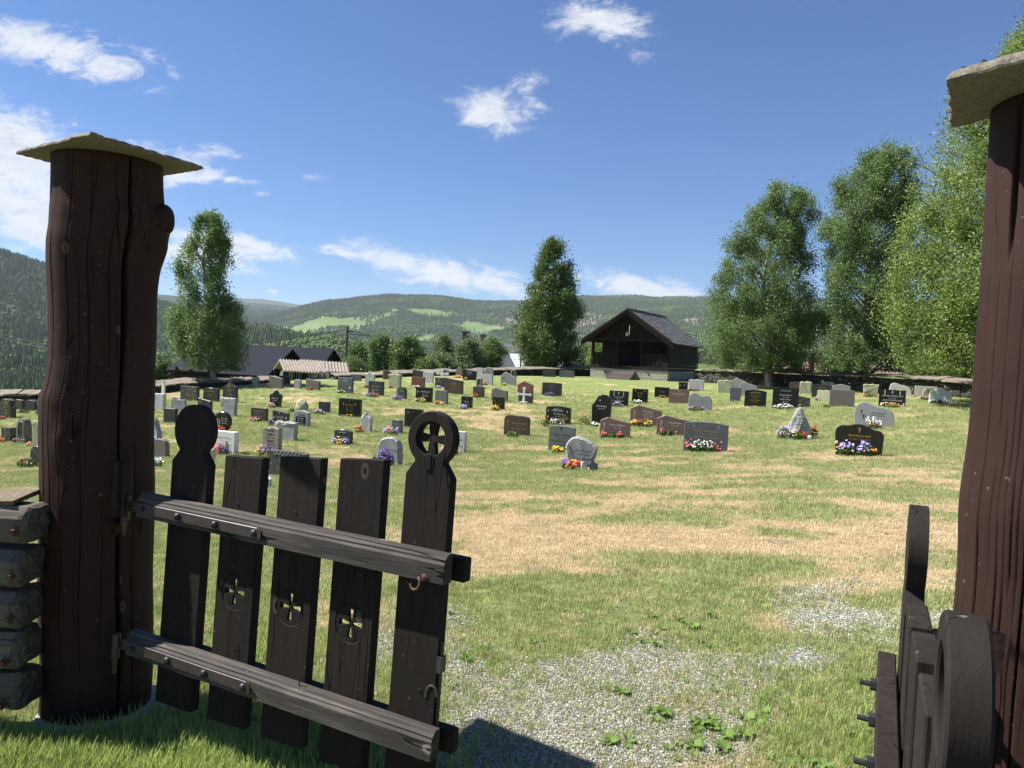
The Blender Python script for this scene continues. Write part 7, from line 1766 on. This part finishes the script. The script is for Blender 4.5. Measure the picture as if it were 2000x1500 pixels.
# short turf, thinning with distance (screen-even: radius sampled with power 1)
x, y, z, g = cone_pts(260000, 2.3, 40, -40, 48, 101, 1.12)
st, gr, px_, py_ = masks(x, y, z); u = g.uniform(0, 1, len(x)); keep = (u > gr * 1.5) & (g.uniform(0, 1, len(x)) < np.clip((40 - np.hypot(x, y)) / 22, 0, 1))
st2 = st + g.uniform(-.42, .42, len(x)); dry = st2 > .30
sel = keep & ~dry; pts = np.stack([x, y, z], 1)
scl = (.65 + .75 * g.uniform(0, 1, len(x))) * np.clip(.62 + np.hypot(x, y) / 24, .7, 1.7)
rot = g.uniform(0, 6.28, len(x))
P1 = [blade_mesh('turf', 16, .018, .042, .0035, .045, gm_green, s) for s in range(4)]; P2 = [blade_mesh('dry_turf', 14, .012, .034, .0032, .05, gm_straw, s + 10, .9) for s in range(4)]
scatter('grass', pts[sel], scl[sel], rot[sel], P1)
sel = keep & dry; scatter('dry_grass', pts[sel], scl[sel], rot[sel], P2)
# a little green and straw growing through the gravel
x, y, z, g = cone_pts(60000, 2.3, 8, -30, 36, 102, 1.3); st, gr, px_, py_ = masks(x, y, z); th_ = fbm2(x * 3.1, y * 3.1, 71, 4); sel = (gr > .15) & (th_ + g.uniform(-.3, .3, len(x)) > .30)
scatter('sparse_grass', np.stack([x, y, z], 1)[sel], g.uniform(.45, .95, sel.sum()), g.uniform(0, 6, sel.sum()), [blade_mesh('sprig', 9, .012, .035, .0035, .04, gm_green, 50 + s, .8) for s in range(3)] + [blade_mesh('dry_sprig', 8, .01, .03, .003, .04, gm_straw, 60, .9)])
# longer lush grass at the foot of the thick post and the log wall, and right of the gravel
def patch(n, cx, cy, sx, sy, seed):
    g = np.random.default_rng(seed); x = cx + g.normal(0, sx, n); y = cy + g.normal(0, sy, n); return x, y
xs, ys = [], []
for a in ((2600, -1.35, 2.75, .5, .17, 1), (2200, -1.9, 2.62, .5, .16, 2), (500, -.8, 2.9, .3, .2, 3), (700, -1.3, 3.6, .5, .4, 4), (800, 1.4, 3.1, .22, .45, 5), (500, 2.4, 3.6, .7, .5, 6)):
    x, y = patch(*a); xs.append(x); ys.append(y)
x = np.concatenate(xs); y = np.concatenate(ys); k = (np.hypot(x + 1.73, y - 3.17) > .30) & (y > 1.9) & (np.hypot(x - 1.43, y - 2.02) > .24) & ~((x < -1.92) & (y > 2.84) & (y < 3.1)); x, y = x[k], y[k]; z = gz_arr(x, y); n = len(x)
scatter('long_grass', np.stack([x, y, z], 1), rng.uniform(.35, 1.1, n) * np.where(x > .5, .6, 1), rng.uniform(0, 6.28, n), [blade_mesh('tuft', 12, .045, .105, .0048, .035, gm_lush, 30 + s, .6) for s in range(5)])
# gravel
peb = []
pm = mat_stone('gravel_stones', (0.36, 0.355, 0.34), .85, .35, 0, .001)
b = new_mat('pebbles', .85, .25); r_ = b.new('ShaderNodeObjectInfo').outputs['Random']; b.col(b.ramp(r_, [(0, (.17, .165, .155)), (.35, (.29, .285, .27)), (.7, (.38, .37, .35)), (1, (.50, .49, .465))])); pm = b.m
for s in range(5):
    rr_ = random.Random(s); bm = bmesh.new(); bmesh.ops.create_icosphere(bm, subdivisions=1, radius=.5)
    for v in bm.verts: v.co *= rr_.uniform(.65, 1.2); v.co.z *= .65; v.co.x *= 1.15
    me = bpy.data.meshes.new('pebble'); bm.to_mesh(me); bm.free(); me.materials.append(pm); peb.append(me)
x, y, z, g = cone_pts(260000, 2.2, 9, -32, 38, 103, 1.25); st, gr, px_, py_ = masks(x, y, z); sel = (gr + g.uniform(-.2, .2, len(x)) > .33)
n = sel.sum(); scatter('gravel', np.stack([x, y, z + .002], 1)[sel], g.uniform(.006, .0145, n) * np.clip(np.hypot(x, y)[sel] / 4, .9, 1.6), g.uniform(0, 6.28, n), peb, tilt=g.uniform(-.5, .5, n))
# broad-leaved weeds
gm_weed = grass_mat('weed_leaves', (0.08, 0.15, 0.03), (0.20, 0.30, 0.07), .3)
def rosette(seed):
    r = random.Random(seed); V_ = []; F_ = []
    for k in range(r.randint(6, 9)):
        a = k * 2.4 + r.uniform(-.3, .3); L_ = r.uniform(.035, .07); w = L_ * r.uniform(.20, .34); up = r.uniform(.15, .55); i = len(V_)
        c, s = math.cos(a), math.sin(a)
        for (t, ww, hh) in ((.05, .12, 0), (.4, .9, .7), (.75, .8, 1.0), (1.0, .1, .75)):
            for sd in (-1, 1): V_.append((c * L_ * t - s * w * ww * sd, s * L_ * t + c * w * ww * sd, .006 + L_ * up * hh + .003 * sd))
        F_ += [(i, i + 1, i + 3, i + 2), (i + 2, i + 3, i + 5, i + 4), (i + 4, i + 5, i + 7, i + 6)]
    me = bpy.data.meshes.new('rosette'); me.from_pydata(V_, [], F_); me.materials.append(gm_weed); return me
WP = [(1330, 1215, 70, 22, 34), (1180, 1200, 60, 25, 20), (1420, 1262, 60, 16, 16), (1250, 1245, 100, 20, 18), (1130, 1185, 60, 20, 12), (1370, 1425, 60, 22, 30), (1230, 1458, 40, 14, 10), (1340, 1470, 60, 22, 26), (1460, 1440, 60, 40, 20), (1290, 1400, 60, 30, 12), (1470, 1390, 60, 20, 10), (1500, 1355, 30, 10, 6), (1040, 1250, 60, 20, 8), (1230, 1350, 60, 20, 8), (1400, 1345, 60, 20, 8), (900, 1290, 50, 25, 6), (1760, 1050, 50, 8, 10), (1640, 1450, 40, 30, 8), (950, 1200, 60, 20, 8), (1550, 1490, 60, 10, 10), (1340, 930, 8, 2, 2)]
pts = []
for (cx, cy, sx, sy, n) in WP:
    for k in range(int(n * .32)):
        p, d = foot(cx + rnd.gauss(0, sx * .6), min(1520, cy + rnd.gauss(0, sy * .6))); pts.append(tuple(p))
n = len(pts); scatter('weeds', np.array(pts), rng.uniform(.4, .9, n), rng.uniform(0, 6.28, n), [rosette(s) for s in range(6)])
